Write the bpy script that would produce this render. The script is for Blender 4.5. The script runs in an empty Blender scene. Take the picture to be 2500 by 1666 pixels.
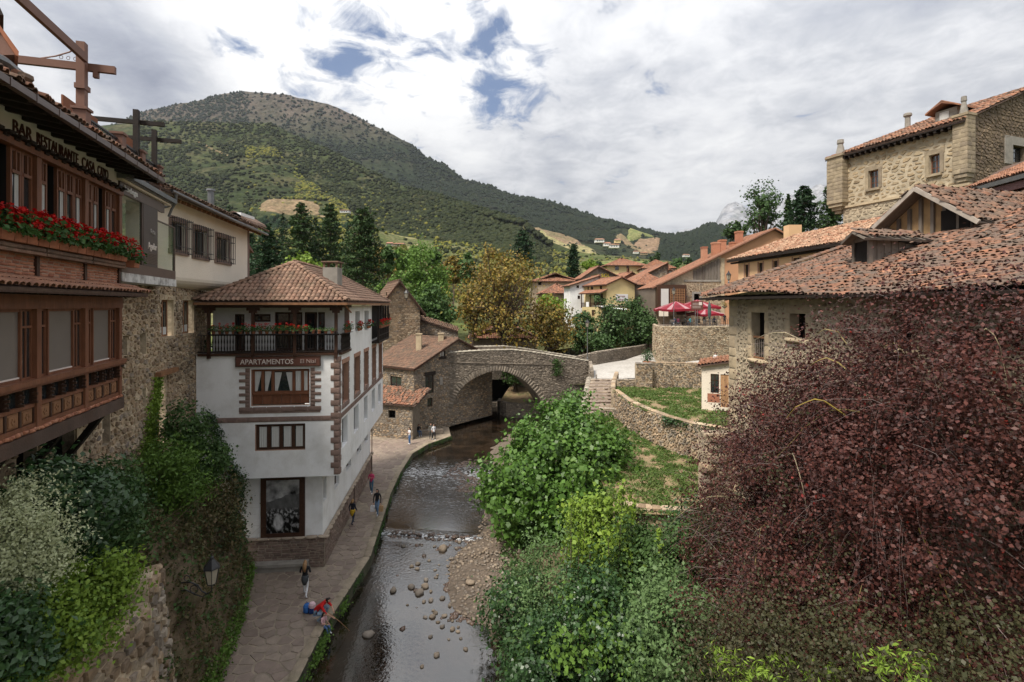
import bpy, bmesh, math, random
import numpy as np
from mathutils import Vector, Matrix, noise as mnoise

random.seed(7); np.random.seed(7)
RNG = np.random.default_rng(11)
S = bpy.context.scene
COL = S.collection
CH = 13.5          # eye height above the riverside path
FP = 1250.0        # focal length in photograph pixels
HV = 744.0         # row of the horizon

# ---------------------------------------------------------------- camera
cam_d = bpy.data.cameras.new('camera'); cam = bpy.data.objects.new('camera', cam_d)
COL.objects.link(cam); S.camera = cam
cam.location = (0, 0, CH); cam.rotation_euler = (math.radians(90), 0, 0)
cam_d.sensor_width = 36; cam_d.lens = 18.0; cam_d.shift_y = -(833 - HV) / 2500.0
cam_d.clip_start = 0.1; cam_d.clip_end = 40000

# ---------------------------------------------------------------- light
S.view_settings.view_transform = 'Standard'; S.view_settings.look = 'None'
S.view_settings.exposure = 0.95; S.view_settings.gamma = 1.0
S.view_settings.use_curve_mapping = False
SUN_EL, SUN_AZ = math.radians(57), math.radians(226)    # azimuth clockwise from +Y
world = bpy.data.worlds.new('World'); S.world = world; world.use_nodes = True

def build_world():
    nt = world.node_tree; N = nt.nodes; L = nt.links; N.clear()
    def nd(t, **k):
        n = N.new(t)
        for a, b in k.items(): setattr(n, a, b)
        return n
    def val(x):
        n = nd('ShaderNodeValue'); n.outputs[0].default_value = x; return n.outputs[0]
    def m(op, a, b=None, c=None, clamp=False):
        n = nd('ShaderNodeMath', operation=op, use_clamp=clamp)
        for i, x in enumerate((a, b, c)):
            if x is None: continue
            if isinstance(x, (int, float)): n.inputs[i].default_value = x
            else: L.new(x, n.inputs[i])
        return n.outputs[0]
    def vm(op, a, b=None):
        n = nd('ShaderNodeVectorMath', operation=op)
        for i, x in enumerate((a, b)):
            if x is None: continue
            if isinstance(x, (tuple, list)): n.inputs[i].default_value = x
            else: L.new(x, n.inputs[i])
        return n.outputs[1] if op in ('DOT_PRODUCT', 'LENGTH', 'DISTANCE') else n.outputs[0]
    def noise(vec, scale, det=6, rough=.55, dist=0.0):
        n = nd('ShaderNodeTexNoise'); L.new(vec, n.inputs['Vector'])
        n.inputs['Scale'].default_value = scale; n.inputs['Detail'].default_value = det
        n.inputs['Roughness'].default_value = rough; n.inputs['Distortion'].default_value = dist
        return n.outputs['Fac']
    def ramp(f, stops):
        r = nd('ShaderNodeValToRGB'); L.new(f, r.inputs[0]); e = r.color_ramp.elements
        while len(e) < len(stops): e.new(.5)
        for k, (p, c) in zip(e, stops):
            k.position = p; k.color = (*c, 1) if len(c) == 3 else c
        return r.outputs[0]
    def mix(f, a, b):
        n = nd('ShaderNodeMix', data_type='RGBA')
        if isinstance(f, (int, float)): n.inputs[0].default_value = f
        else: L.new(f, n.inputs[0])
        for i, x in ((6, a), (7, b)):
            if isinstance(x, (tuple, list)): n.inputs[i].default_value = (*x, 1)
            else: L.new(x, n.inputs[i])
        return n.outputs[2]
    tc = nd('ShaderNodeTexCoord')
    d = vm('NORMALIZE', tc.outputs['Generated'])
    sep = nd('ShaderNodeSeparateXYZ'); L.new(d, sep.inputs[0])
    x, y, z = sep.outputs
    h = m('ADD', m('MAXIMUM', z, 0.0), 0.16)
    px, py = m('DIVIDE', x, h), m('DIVIDE', y, h)
    cmb = nd('ShaderNodeCombineXYZ'); L.new(px, cmb.inputs[0]); L.new(py, cmb.inputs[1])
    p = cmb.outputs[0]
    def blob(u, v, r):          # soft patch of sky round one direction
        c = Vector(((u - 1250) / 1250, 1, (HV - v) / 1250)).normalized()
        dd = vm('DISTANCE', d, tuple(c))
        return m('SUBTRACT', 1.0, m('DIVIDE', dd, r), clamp=True)
    n1 = noise(p, 1.15, 7, .55, .35)
    n2 = noise(p, 3.1, 8, .6, .25)
    n3 = noise(vm('MULTIPLY', p, (1.15, 1.0, 1.0)), 6.0, 6, .62, .7)
    sky = nd('ShaderNodeTexSky', sky_type='NISHITA', sun_disc=False)
    sky.sun_elevation = SUN_EL; sky.sun_rotation = SUN_AZ
    sky.altitude = 400; sky.air_density = 1.0; sky.dust_density = .6; sky.ozone_density = 1.5
    # thickness of the cloud deck: thin where the blue breaks through
    hole = m('ADD', m('MULTIPLY', blob(880, 120, .26), 1.0), m('MULTIPLY', blob(1270, 225, .15), .95))
    hole = m('ADD', hole, m('MULTIPLY', blob(1190, 120, .13), .9))
    hole = m('ADD', hole, m('MULTIPLY', blob(590, 110, .045), 1.0))
    hole = m('ADD', hole, m('MULTIPLY', blob(1590, 225, .05), .6))
    thick = m('ADD', m('MULTIPLY', m('SUBTRACT', n2, .5), 3.0), m('MULTIPLY', m('SUBTRACT', n3, .5), 4.2))
    hm = m('SUBTRACT', m('MULTIPLY', hole, 1.0), m('ADD', thick, .78))
    gap = m('MULTIPLY', m('MULTIPLY', hm, 1.15, clamp=True), .92)
    # brightness of the deck
    b = m('ADD', m('MULTIPLY', n1, .34), m('ADD', m('MULTIPLY', n2, .42), m('MULTIPLY', n3, .24)))
    b = m('SUBTRACT', b, m('MULTIPLY', blob(1330, 430, .36), .10))
    b = m('SUBTRACT', b, m('MULTIPLY', blob(380, 200, .12), .34))
    b = m('SUBTRACT', b, m('MULTIPLY', blob(150, 10, .12), .16))
    b = m('ADD', b, m('MULTIPLY', blob(640, 90, .45), .20))
    b = m('ADD', b, m('MULTIPLY', blob(1120, 270, .22), .13))
    b = m('ADD', b, m('MULTIPLY', blob(1600, 480, .2), .16))
    b = m('ADD', b, m('MULTIPLY', blob(1500, 60, .4), .08))
    cl = ramp(b, [(.24, (1.7, 1.85, 2.3)), (.38, (2.75, 2.9, 3.3)), (.47, (3.7, 3.8, 4.05)), (.54, (4.7, 4.75, 4.9)), (.65, (5.8, 5.8, 5.8))])
    cie = m('DIVIDE', m('ADD', 1.0, m('MULTIPLY', m('MAXIMUM', z, 0.0), 2.0)), 1.8)      # overcast sky: three times brighter overhead than at the horizon
    sc_ = nd('ShaderNodeVectorMath', operation='SCALE'); L.new(cl, sc_.inputs[0]); L.new(cie, sc_.inputs['Scale']); cl = sc_.outputs[0]
    blue = mix(.6, sky.outputs[0], (.28, .62, 1.45))
    c = mix(gap, cl, blue)
    # below the horizon the deck carries on as dim ground light
    c = mix(m('MULTIPLY', m('MULTIPLY', z, -12.0, clamp=True), 1.0), c, (.9, .95, .85))
    bg = nd('ShaderNodeBackground'); bg.inputs[1].default_value = 0.1
    L.new(c, bg.inputs[0])
    out = nd('ShaderNodeOutputWorld'); L.new(bg.outputs[0], out.inputs[0])
build_world()

sun_d = bpy.data.lights.new('sun', 'SUN'); sun = bpy.data.objects.new('sun', sun_d); COL.objects.link(sun)
sun_d.energy = 3.1; sun_d.angle = math.radians(16); sun_d.color = (1.0, .92, .81)
sv = Vector((math.sin(SUN_AZ) * math.cos(SUN_EL), math.cos(SUN_AZ) * math.cos(SUN_EL), math.sin(SUN_EL)))
sun.rotation_euler = (-sv).to_track_quat('-Z', 'Y').to_euler(); sun.location = (0, 0, 200)

# ---------------------------------------------------------------- materials
def mat(name, cols, rough=.85, noise=2.0, namt=.25, dark=(.03, .025, .02), dirt=0.0, dscale=.5,
        bump=.0, bscale=20.0, spec=.3, metal=0.0, var=0.0, transl=0.0, grain=None, alpha=None, ior=None):
    """procedural material: colour picked per piece from cols, mottled by noise, stained by a second noise"""
    m = bpy.data.materials.new(name); m.use_nodes = True
    nt = m.node_tree; N = nt.nodes; L = nt.links
    bs = N['Principled BSDF']; out = N['Material Output']
    geo = N.new('ShaderNodeNewGeometry'); oi = N.new('ShaderNodeObjectInfo')
    def mth(op, a, b, clamp=False):
        n = N.new('ShaderNodeMath'); n.operation = op; n.use_clamp = clamp
        for i, x in enumerate((a, b)):
            if isinstance(x, (int, float)): n.inputs[i].default_value = x
            else: L.new(x, n.inputs[i])
        return n.outputs[0]
    r = mth('FRACT', mth('ADD', oi.outputs['Random'], mth('MULTIPLY', geo.outputs['Random Per Island'], 7.13)), 0)
    ramp = N.new('ShaderNodeValToRGB'); e = ramp.color_ramp.elements
    n = len(cols)
    while len(e) < n: e.new(.5)
    if n == 1:
        e[0].color = (*cols[0], 1); e[1].color = (*cols[0], 1)
    else:
        for i, c in enumerate(cols):
            e[i].position = i / (n - 1); e[i].color = (*c, 1)
    pos = geo.outputs['Position']
    if grain:
        vm = N.new('ShaderNodeVectorMath'); vm.operation = 'MULTIPLY'; vm.inputs[1].default_value = grain
        L.new(pos, vm.inputs[0]); npos = vm.outputs[0]
    else: npos = pos
    nz = N.new('ShaderNodeTexNoise'); L.new(npos, nz.inputs['Vector'])
    nz.inputs['Scale'].default_value = noise; nz.inputs['Detail'].default_value = 5
    if var > 0:      # the pick also follows place, so colours come in drifts
        nv = N.new('ShaderNodeTexNoise'); L.new(pos, nv.inputs['Vector']); nv.inputs['Scale'].default_value = dscale
        nv.inputs['Detail'].default_value = 3
        f = mth('ADD', mth('MULTIPLY', r, 1 - var), mth('MULTIPLY', mth('MULTIPLY', mth('SUBTRACT', nv.outputs[0], .3), 2.5, True), var))
    else: f = r
    L.new(f, ramp.inputs[0])
    # mottling
    k = mth('ADD', mth('MULTIPLY', mth('SUBTRACT', nz.outputs[0], .5), 2 * namt * 1.6), 1.0)
    mul = N.new('ShaderNodeVectorMath'); mul.operation = 'SCALE'
    L.new(ramp.outputs[0], mul.inputs[0]); L.new(k, mul.inputs['Scale'])
    colr = mul.outputs[0]
    if dirt > 0:
        nd_ = N.new('ShaderNodeTexNoise'); L.new(pos, nd_.inputs['Vector']); nd_.inputs['Scale'].default_value = dscale
        nd_.inputs['Detail'].default_value = 6; nd_.inputs['Roughness'].default_value = .65
        df = mth('MULTIPLY', mth('MULTIPLY', mth('SUBTRACT', nd_.outputs[0], .47), 5.0, True), dirt)
        mx = N.new('ShaderNodeMix'); mx.data_type = 'RGBA'; L.new(df, mx.inputs[0])
        L.new(colr, mx.inputs[6]); mx.inputs[7].default_value = (*dark, 1); colr = mx.outputs[2]
    L.new(colr, bs.inputs['Base Color'])
    bs.inputs['Roughness'].default_value = rough; bs.inputs['Metallic'].default_value = metal
    bs.inputs['Specular IOR Level'].default_value = spec
    if ior: bs.inputs['IOR'].default_value = ior
    if bump > 0:
        nb = N.new('ShaderNodeTexNoise'); L.new(npos, nb.inputs['Vector']); nb.inputs['Scale'].default_value = bscale
        nb.inputs['Detail'].default_value = 4
        bp = N.new('ShaderNodeBump'); bp.inputs['Strength'].default_value = bump; bp.inputs['Distance'].default_value = .05
        L.new(nb.outputs[0], bp.inputs['Height']); L.new(bp.outputs[0], bs.inputs['Normal'])
    if transl > 0:
        tr = N.new('ShaderNodeBsdfTranslucent'); L.new(colr, tr.inputs[0])
        ms = N.new('ShaderNodeMixShader'); ms.inputs[0].default_value = transl
        L.new(bs.outputs[0], ms.inputs[1]); L.new(tr.outputs[0], ms.inputs[2]); L.new(ms.outputs[0], out.inputs[0])
    if alpha is not None:
        tp = N.new('ShaderNodeBsdfTransparent'); ms = N.new('ShaderNodeMixShader'); ms.inputs[0].default_value = alpha
        L.new(tp.outputs[0], ms.inputs[1]); L.new(bs.outputs[0], ms.inputs[2]); L.new(ms.outputs[0], out.inputs[0])
    return m

# stone and plaster
M_STONE = mat('tan_rubble_stone', [(.17,.12,.08),(.34,.245,.155),(.40,.30,.20),(.26,.19,.13),(.46,.37,.26),(.20,.165,.14)], noise=6, namt=.35, dirt=.55, dscale=.55, bump=.6, bscale=14)
M_MORTAR = mat('tan_mortar', [(.47,.38,.27)], noise=3, namt=.35, dirt=.6, dscale=.6, bump=.7, bscale=9)
M_STONE_G = mat('grey_bridge_stone', [(.13,.11,.09),(.22,.19,.155),(.29,.245,.195),(.18,.15,.12),(.34,.29,.23)], noise=5, namt=.35, dirt=.5, dscale=.35, bump=.6, bscale=12, dark=(.045,.04,.03))
M_MORTAR_G = mat('grey_mortar', [(.19,.16,.125)], noise=3, namt=.35, dirt=.6, dscale=.4, bump=.7, bscale=9)
M_STONE_Y = mat('ochre_palace_stone', [(0.293,0.220,0.131),(0.399,0.310,0.193),(0.345,0.256,0.153),(0.453,0.365,0.240),(0.233,0.174,0.108)], noise=3, namt=.3, dirt=.3, dscale=.3, bump=.4, bscale=8)
M_MORTAR_Y = mat('pale_ochre_mortar', [(0.421,0.358,0.259)], noise=1.5, namt=.3, dirt=.45, dscale=.35, bump=.5, bscale=6, dark=(.22,.16,.09))
M_QUOIN_Y = mat('ochre_quoin_stone', [(0.286,0.233,0.156),(0.330,0.269,0.185),(0.226,0.184,0.134)], noise=3, namt=.35, dirt=.5, dscale=.8, bump=.3, dark=(.14,.11,.08))
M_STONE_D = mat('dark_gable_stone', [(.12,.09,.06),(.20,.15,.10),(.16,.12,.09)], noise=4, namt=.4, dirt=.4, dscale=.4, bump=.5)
M_ASHLAR = mat('pale_ashlar', [(.40,.32,.21),(.46,.37,.25),(.34,.27,.19)], noise=2.5, namt=.25, dirt=.35, dscale=.7, bump=.3, dark=(.16,.12,.08))
M_RUBBLE_P = mat('pale_rubble', [(.34,.28,.20),(.42,.35,.25),(.26,.21,.15),(.48,.41,.30)], noise=4, namt=.3, dirt=.45, dscale=.8, bump=.6, bscale=10, dark=(.13,.10,.07))
M_MORTAR_P = mat('pale_mortar', [(.42,.35,.25)], noise=2.5, namt=.3, dirt=.5, dscale=.7, bump=.7, bscale=8, dark=(.18,.14,.10))
M_WHITE = mat('white_render', [(.78,.78,.78)], noise=1.2, namt=.07, dirt=.5, dscale=.7, grain=(1.6,1.6,.25), dark=(.5,.48,.44), bump=.12, bscale=25, rough=.9)
M_CREAM = mat('cream_render', [(.74,.67,.56)], noise=1.0, namt=.12, dirt=.25, dscale=.5, dark=(.42,.35,.27), bump=.25, bscale=12)
M_YELLOW = mat('yellow_render', [(.66,.53,.27)], noise=.8, namt=.1, dirt=.15, dscale=.3, dark=(.4,.32,.18), bump=.1)
M_PEACH = mat('peach_render', [(.68,.44,.25)], noise=.8, namt=.1, dirt=.15, dscale=.3, dark=(.45,.3,.18), bump=.1)
M_ORANGE = mat('orange_render', [(.46,.25,.14)], noise=.6, namt=.1, dirt=.15, dscale=.3, dark=(.35,.22,.14), bump=.1)
M_QUOIN = mat('purple_grey_quoin', [(.16,.105,.085),(.22,.15,.125),(.19,.13,.11),(.26,.175,.145)], noise=4, namt=.25, bump=.3, dirt=.2, dscale=1.5)
M_QBAND = mat('purple_stone_band', [(.21,.15,.125),(.24,.17,.14)], noise=4, namt=.25, bump=.3, dirt=.3, dscale=1.2)
M_SLABW = mat('purple_wall_stone', [(.12,.085,.07),(.20,.14,.115),(.16,.11,.09),(.24,.175,.14),(.17,.13,.11)], noise=5, namt=.25, bump=.4, dirt=.3, dscale=.8)
M_PINKST = mat('pink_reveal_stone', [(.34,.19,.13),(.38,.22,.155)], noise=3, namt=.2, bump=.2)
M_COPING = mat('coping_stone', [(.32,.26,.20),(.38,.31,.24),(.27,.22,.17)], noise=3, namt=.25, dirt=.4, dscale=1.2, bump=.4, dark=(.12,.10,.07))
M_PAVE = mat('paving_stone', [(.21,.165,.135),(.25,.20,.16),(.18,.14,.115),(.23,.175,.145)], noise=3, namt=.2, dirt=.45, dscale=.5, bump=.35, bscale=12, dark=(.13,.095,.075), rough=.75)
M_JOINT = mat('paving_joint', [(.25,.205,.155)], noise=3, namt=.4, dirt=.6, dscale=.6, bump=.3, dark=(.10,.085,.06))
M_KERB = mat('kerb_stone', [(.25,.205,.15),(.30,.245,.18),(.21,.17,.125)], noise=4, namt=.25, dirt=.35, dscale=1.5, bump=.4, dark=(.10,.10,.05))
M_MOSSWALL = mat('mossy_river_wall', [(.07,.065,.045)], noise=3, namt=.6, dirt=.75, dscale=2.2, bump=.8, dark=(.05,.08,.018))
M_CONCRETE = mat('weathered_concrete', [(.27,.25,.22)], noise=2, namt=.2, dirt=.4, dscale=1.6, bump=.3, dark=(.10,.09,.08))
# brick, tile
M_BRICK = mat('red_brick', [(.36,.15,.085),(.44,.20,.12),(.30,.12,.075),(.48,.25,.16)], noise=8, namt=.2, bump=.3, dirt=.2, dscale=2)
M_BRICKM = mat('brick_mortar', [(.34,.24,.18)], noise=4, namt=.3, bump=.3)
M_TILE = mat('weathered_tile', [(0.148,0.090,0.062),(0.203,0.121,0.082),(0.117,0.078,0.058),(0.234,0.136,0.094),(0.101,0.074,0.058)], noise=7, namt=.35, dirt=.6, dscale=1.0, bump=.4, dark=(.11,.095,.07), var=.4)
M_TILE_O = mat('old_broken_tile', [(0.095,0.067,0.053),(0.153,0.093,0.069),(0.225,0.112,0.070),(0.124,0.089,0.072),(0.189,0.115,0.084),(0.095,0.078,0.064)], noise=6, namt=.4, dirt=.65, dscale=.9, bump=.5, dark=(.12,.10,.08), var=.7)
M_TILE_R = mat('orange_red_tile', [(0.299,0.132,0.075),(0.352,0.176,0.106),(0.238,0.110,0.070),(0.317,0.176,0.114)], noise=6, namt=.3, dirt=.5, dscale=1.2, bump=.4, dark=(.14,.08,.06))
M_TILE_F = mat('far_tile', [(.28,.13,.08),(.38,.18,.11),(.22,.11,.075),(.34,.19,.13)], noise=2, namt=.3, dirt=.45, dscale=.4, bump=.2, dark=(.13,.09,.07))
M_ROOFBASE = mat('roof_underlay', [(.10,.065,.05)], noise=5, namt=.4, bump=.3)
# wood, metal
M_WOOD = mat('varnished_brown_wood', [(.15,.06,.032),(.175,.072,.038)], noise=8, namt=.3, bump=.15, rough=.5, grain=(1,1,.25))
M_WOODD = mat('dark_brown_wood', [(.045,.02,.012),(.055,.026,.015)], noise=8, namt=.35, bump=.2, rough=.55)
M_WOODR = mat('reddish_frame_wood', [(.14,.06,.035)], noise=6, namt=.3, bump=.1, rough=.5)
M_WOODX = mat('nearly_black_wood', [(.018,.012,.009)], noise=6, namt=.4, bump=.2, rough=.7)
M_WOODP = mat('painted_pergola_wood', [(.17,.085,.06)], noise=3, namt=.15, bump=.05, rough=.6)
M_WOODG = mat('grey_weathered_board', [(.14,.12,.10),(.18,.155,.13),(.11,.09,.075)], noise=5, namt=.3, bump=.4, grain=(1,1,.2))
M_WOODN = mat('natural_door_wood', [(.36,.20,.10),(.42,.25,.13),(.30,.16,.08)], noise=6, namt=.25, bump=.2, grain=(1,1,.2))
M_WOODT = mat('tan_lintel_wood', [(.22,.11,.055)], noise=6, namt=.3, bump=.2, grain=(1,1,.2))
M_GUTTER = mat('brown_gutter_metal', [(.095,.065,.055)], noise=3, namt=.2, rough=.4, spec=.5)
M_IRON = mat('black_iron', [(.018,.018,.02)], noise=8, namt=.2, rough=.45, spec=.5)
M_ZINC = mat('grey_zinc', [(.16,.165,.17)], noise=3, namt=.2, rough=.4, metal=.5)
M_STEEL = mat('steel_pipe', [(.35,.35,.36)], noise=3, namt=.15, rough=.3, metal=.8)
M_POTS = mat('terracotta_pot', [(.30,.115,.06),(.36,.14,.075)], noise=5, namt=.2, bump=.1, dirt=.2, dscale=4)
M_GLASS = mat('window_glass', [(.02,.025,.028)], noise=1, namt=.1, rough=.05, spec=.9, ior=1.7)
M_GLASSB = mat('green_reflection_balcony_glass', [(.03,.05,.035)], noise=1, namt=.1, rough=.02, spec=1.0, ior=1.9, alpha=.6)  # green of the mirrored hillside is painted into the glass colour
M_GLASSC = mat('green_reflection_clear_glass', [(.10,.17,.10)], noise=1, namt=.1, rough=.03, spec=1.0, ior=1.8, alpha=.4)  # clear pane; hillside reflection put into its colour as green
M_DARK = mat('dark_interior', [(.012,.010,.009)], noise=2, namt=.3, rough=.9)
M_BLIND = mat('grey_roller_blind', [(.16,.14,.125)], noise=2, namt=.08, rough=.35, spec=.6)
M_CURT = mat('white_curtain', [(.62,.62,.60)], noise=6, namt=.06, rough=.9, transl=.2)
M_SIGNW = mat('sign_lettering_white', [(.62,.55,.50)], noise=3, namt=.1)
M_LETTER = mat('dark_red_letters', [(.06,.018,.014)], noise=3, namt=.2, rough=.5)
M_PLAINW = mat('white_paint', [(.75,.75,.75)], noise=3, namt=.05)
M_LAMPG = mat('frosted_lamp_glass', [(.55,.50,.40)], noise=2, namt=.1, rough=.3, transl=.4)
M_SKIN = mat('skin', [(.45,.26,.18)], noise=8, namt=.08, rough=.6)

# ---------------------------------------------------------------- geometry helpers
def at(u, v, Y): return Vector(((u - 1250) / FP * Y, Y, CH - (v - HV) / FP * Y))
def gnd(u, v, z=0.0):
    Y = (CH - z) * FP / (v - HV); return Vector(((u - 1250) / FP * Y, Y, z))

class Geo:
    def __init__(s): s.v = []; s.f = []; s.m = []
    def add(s, vs, fs, m=0):
        n = len(s.v); s.v.extend([tuple(p) for p in vs])
        for f in fs: s.f.append([n + i for i in f]); s.m.append(m)
        return s
    def quad(s, a, b, c, d, m=0): return s.add([a, b, c, d], [(0, 1, 2, 3)], m)
    def poly(s, pts, m=0): return s.add(pts, [tuple(range(len(pts)))], m)
    def box(s, c, hx, hy, hz, m=0):
        """box from centre and three half-axis vectors"""
        c = Vector(c); hx = Vector(hx); hy = Vector(hy); hz = Vector(hz); v = []
        for k in (-1, 1):
            for j in (-1, 1):
                for i in (-1, 1): v.append(c + i * hx + j * hy + k * hz)
        return s.add(v, [(0,2,3,1),(4,5,7,6),(0,1,5,4),(2,6,7,3),(0,4,6,2),(1,3,7,5)], m)
    def bar(s, a, b, w, h, m=0, up=(0, 0, 1)):
        """square beam from a to b"""
        a = Vector(a); b = Vector(b); d = b - a; L = d.length; d = d / L
        x = d.cross(Vector(up))
        if x.length < 1e-4: x = d.cross(Vector((1, 0, 0)))
        x.normalize(); y = x.cross(d)
        return s.box((a + b) / 2, d * L / 2, x * w / 2, y * h / 2, m)
    def tube(s, pts, rad, n=6, m=0, cap=True):
        pts = [Vector(p) for p in pts]
        if isinstance(rad, (int, float)): rad = [rad] * len(pts)
        base = len(s.v); prev = None
        for i, p in enumerate(pts):
            d = (pts[min(i + 1, len(pts) - 1)] - pts[max(i - 1, 0)]).normalized()
            if prev is None:
                x = d.cross(Vector((.3, .2, 1))); x = x.normalized() if x.length > 1e-3 else Vector((1, 0, 0))
            else:
                x = prev - d * prev.dot(d); x = x.normalized() if x.length > 1e-4 else prev
            prev = x; y = d.cross(x)
            for k in range(n):
                a = 2 * math.pi * k / n
                s.v.append(tuple(p + (x * math.cos(a) + y * math.sin(a)) * rad[i]))
        for i in range(len(pts) - 1):
            for k in range(n):
                a = base + i * n + k; b = base + i * n + (k + 1) % n
                s.f.append([a, b, b + n, a + n]); s.m.append(m)
        if cap:
            s.f.append([base + k for k in range(n)][::-1]); s.m.append(m)
            e = base + (len(pts) - 1) * n; s.f.append([e + k for k in range(n)]); s.m.append(m)
        return s
    def lathe(s, c, prof, n=12, m=0, axis=None):
        """profile [(r,z)] turned about the vertical through c"""
        c = Vector(c); base = len(s.v)
        for r, z in prof:
            for k in range(n):
                a = 2 * math.pi * k / n; s.v.append((c.x + r * math.cos(a), c.y + r * math.sin(a), c.z + z))
        for i in range(len(prof) - 1):
            for k in range(n):
                a = base + i * n + k; b = base + i * n + (k + 1) % n
                s.f.append([a, b, b + n, a + n]); s.m.append(m)
        s.f.append([base + k for k in range(n)][::-1]); s.m.append(m)
        e = base + (len(prof) - 1) * n; s.f.append([e + k for k in range(n)]); s.m.append(m)
        return s
    def prism(s, pts, off, m=0):
        """polygon pts thickened by off"""
        pts = [Vector(p) for p in pts]; off = Vector(off); n = len(pts)
        v = pts + [p + off for p in pts]
        f = [tuple(range(n))[::-1], tuple(range(n, 2 * n))]
        for i in range(n): j = (i + 1) % n; f.append((i, j, j + n, i + n))
        return s.add(v, f, m)

LOC = {}
def link(o, parent=None):
    COL.objects.link(o)
    if parent is not None: o.parent = parent
    return o
def tag(o, label=None, cat=None, group=None, kind=None):
    if label: o['label'] = label
    if cat: o['category'] = cat
    if group: o['group'] = group
    if kind: o['kind'] = kind
    return o
def thing(name, label, cat, loc=(0, 0, 0), group=None):
    o = bpy.data.objects.new(name, None); o.location = loc; o.empty_display_size = .2
    link(o); tag(o, label, cat, group); LOC[o.name] = Vector(loc); return o
def root_loc(p): return LOC[p.name] if p is not None else Vector((0, 0, 0))
def mesh_np(name, V, F, mats, mi=None, smooth=False):
    """V (n,3) array, F (m,k) array of equal-sided faces"""
    me = bpy.data.meshes.new(name); k = F.shape[1]
    me.vertices.add(len(V)); me.vertices.foreach_set('co', np.ascontiguousarray(V, dtype=np.float32).ravel())
    me.loops.add(F.size); me.loops.foreach_set('vertex_index', np.ascontiguousarray(F, dtype=np.int32).ravel())
    me.polygons.add(len(F)); me.polygons.foreach_set('loop_start', np.arange(0, F.size, k, dtype=np.int32))
    me.polygons.foreach_set('loop_total', np.full(len(F), k, dtype=np.int32))
    if mi is not None: me.polygons.foreach_set('material_index', np.asarray(mi, dtype=np.int32))
    if smooth: me.polygons.foreach_set('use_smooth', np.ones(len(F), dtype=bool))
    for m in mats: me.materials.append(m)
    me.update(calc_edges=True); return me
def build(g, name, mats, parent=None, label=None, kind=None, smooth=False, cat=None, group=None, loc=None):
    """link the collected shapes as ONE mesh object"""
    if not isinstance(mats, (list, tuple)): mats = [mats]
    o0 = root_loc(parent) if parent is not None else (Vector(loc) if loc is not None else Vector((0, 0, 0)))
    me = bpy.data.meshes.new(name)
    me.from_pydata([(a - o0.x, b - o0.y, c - o0.z) for a, b, c in g.v], [], g.f)
    for m in mats: me.materials.append(m)
    if len(mats) > 1: me.polygons.foreach_set('material_index', g.m)
    if smooth: me.polygons.foreach_set('use_smooth', [True] * len(g.f))
    me.update()
    o = bpy.data.objects.new(name, me); link(o, parent)
    if parent is None: o.location = o0
    LOC[o.name] = o0
    tag(o, label, cat, group, kind); return o
def build_np(name, V, F, mats, parent=None, mi=None, smooth=False, loc=(0, 0, 0), **k):
    o0 = root_loc(parent) if parent is not None else Vector(loc)
    me = mesh_np(name, np.asarray(V) - np.array(o0), F, mats if isinstance(mats, (list, tuple)) else [mats], mi, smooth)
    o = bpy.data.objects.new(name, me); link(o, parent)
    if parent is None: o.location = o0
    LOC[o.name] = o0; tag(o, **k); return o

def px_size(P, size):
    """size in photograph pixels of pieces at P, 0 when out of view"""
    Y = np.maximum(P[:, 1], .1); u = 1250 + P[:, 0] / Y * FP; v = HV - (P[:, 2] - CH) / Y * FP
    ok = (P[:, 1] > .5) & (u > -10) & (u < 2510) & (v > -10) & (v < 1676)
    return np.where(ok, size * FP / Y, 0)

def pieces(parent, name, protos, T, pid, mats, mid=None, size=None, limit=300, joined=None, minpx=10, o0=None):
    """protos: list of (verts, quads); T (n,4,4) world matrices; the largest in view become objects, the rest one mesh"""
    n = len(T)
    if n == 0: return
    T = np.asarray(T, dtype=float); pid = np.asarray(pid); mid = np.zeros(n, int) if mid is None else np.asarray(mid)
    if size is None:
        ext = np.array([np.ptp(np.asarray(p[0]), axis=0) for p in protos])
        sc = np.linalg.norm(T[:, :3, :3], axis=1)
        size = (sc * ext[pid]).max(axis=1)
    px = px_size(T[:, :3, 3], size)
    order = np.argsort(-px); solo = [i for i in order[:limit] if px[i] >= minpx]
    o0 = root_loc(parent) if o0 is None else o0
    cache = {}
    for i in solo:
        key = (int(pid[i]), int(mid[i]))
        if key not in cache:
            V, F = protos[key[0]]
            cache[key] = mesh_np(name, np.asarray(V, float), np.asarray(F), [mats[key[1]]])
        o = bpy.data.objects.new(name, cache[key]); o.parent = parent
        M = Matrix(T[i].tolist()); M.translation = M.translation - o0
        o.matrix_local = M; COL.objects.link(o)
    rest = np.ones(n, bool); rest[solo] = False
    if rest.any():
        Vs, Fs, Ms, off = [], [], [], 0
        for p, (V, F) in enumerate(protos):
            idx = np.where(rest & (pid == p))[0]
            if not len(idx): continue
            V = np.asarray(V, float); F = np.asarray(F)
            W = np.einsum('nij,vj->nvi', T[idx, :3, :3], V) + T[idx, None, :3, 3] - np.array(o0)
            Vs.append(W.reshape(-1, 3))
            Fs.append((F[None] + (np.arange(len(idx)) * len(V))[:, None, None] + off).reshape(-1, F.shape[1]))
            Ms.append(np.repeat(mid[idx], len(F))); off += len(idx) * len(V)
        me = mesh_np(joined or name + 's', np.concatenate(Vs), np.concatenate(Fs), mats, np.concatenate(Ms))
        o = bpy.data.objects.new(joined or name + 's', me); o.parent = parent; COL.objects.link(o); o['kind'] = 'stuff'

def mats4(C, X, Y, Z):
    n = len(C); T = np.zeros((n, 4, 4)); T[:, :3, 0] = X; T[:, :3, 1] = Y; T[:, :3, 2] = Z; T[:, :3, 3] = C; T[:, 3, 3] = 1
    return T

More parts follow.
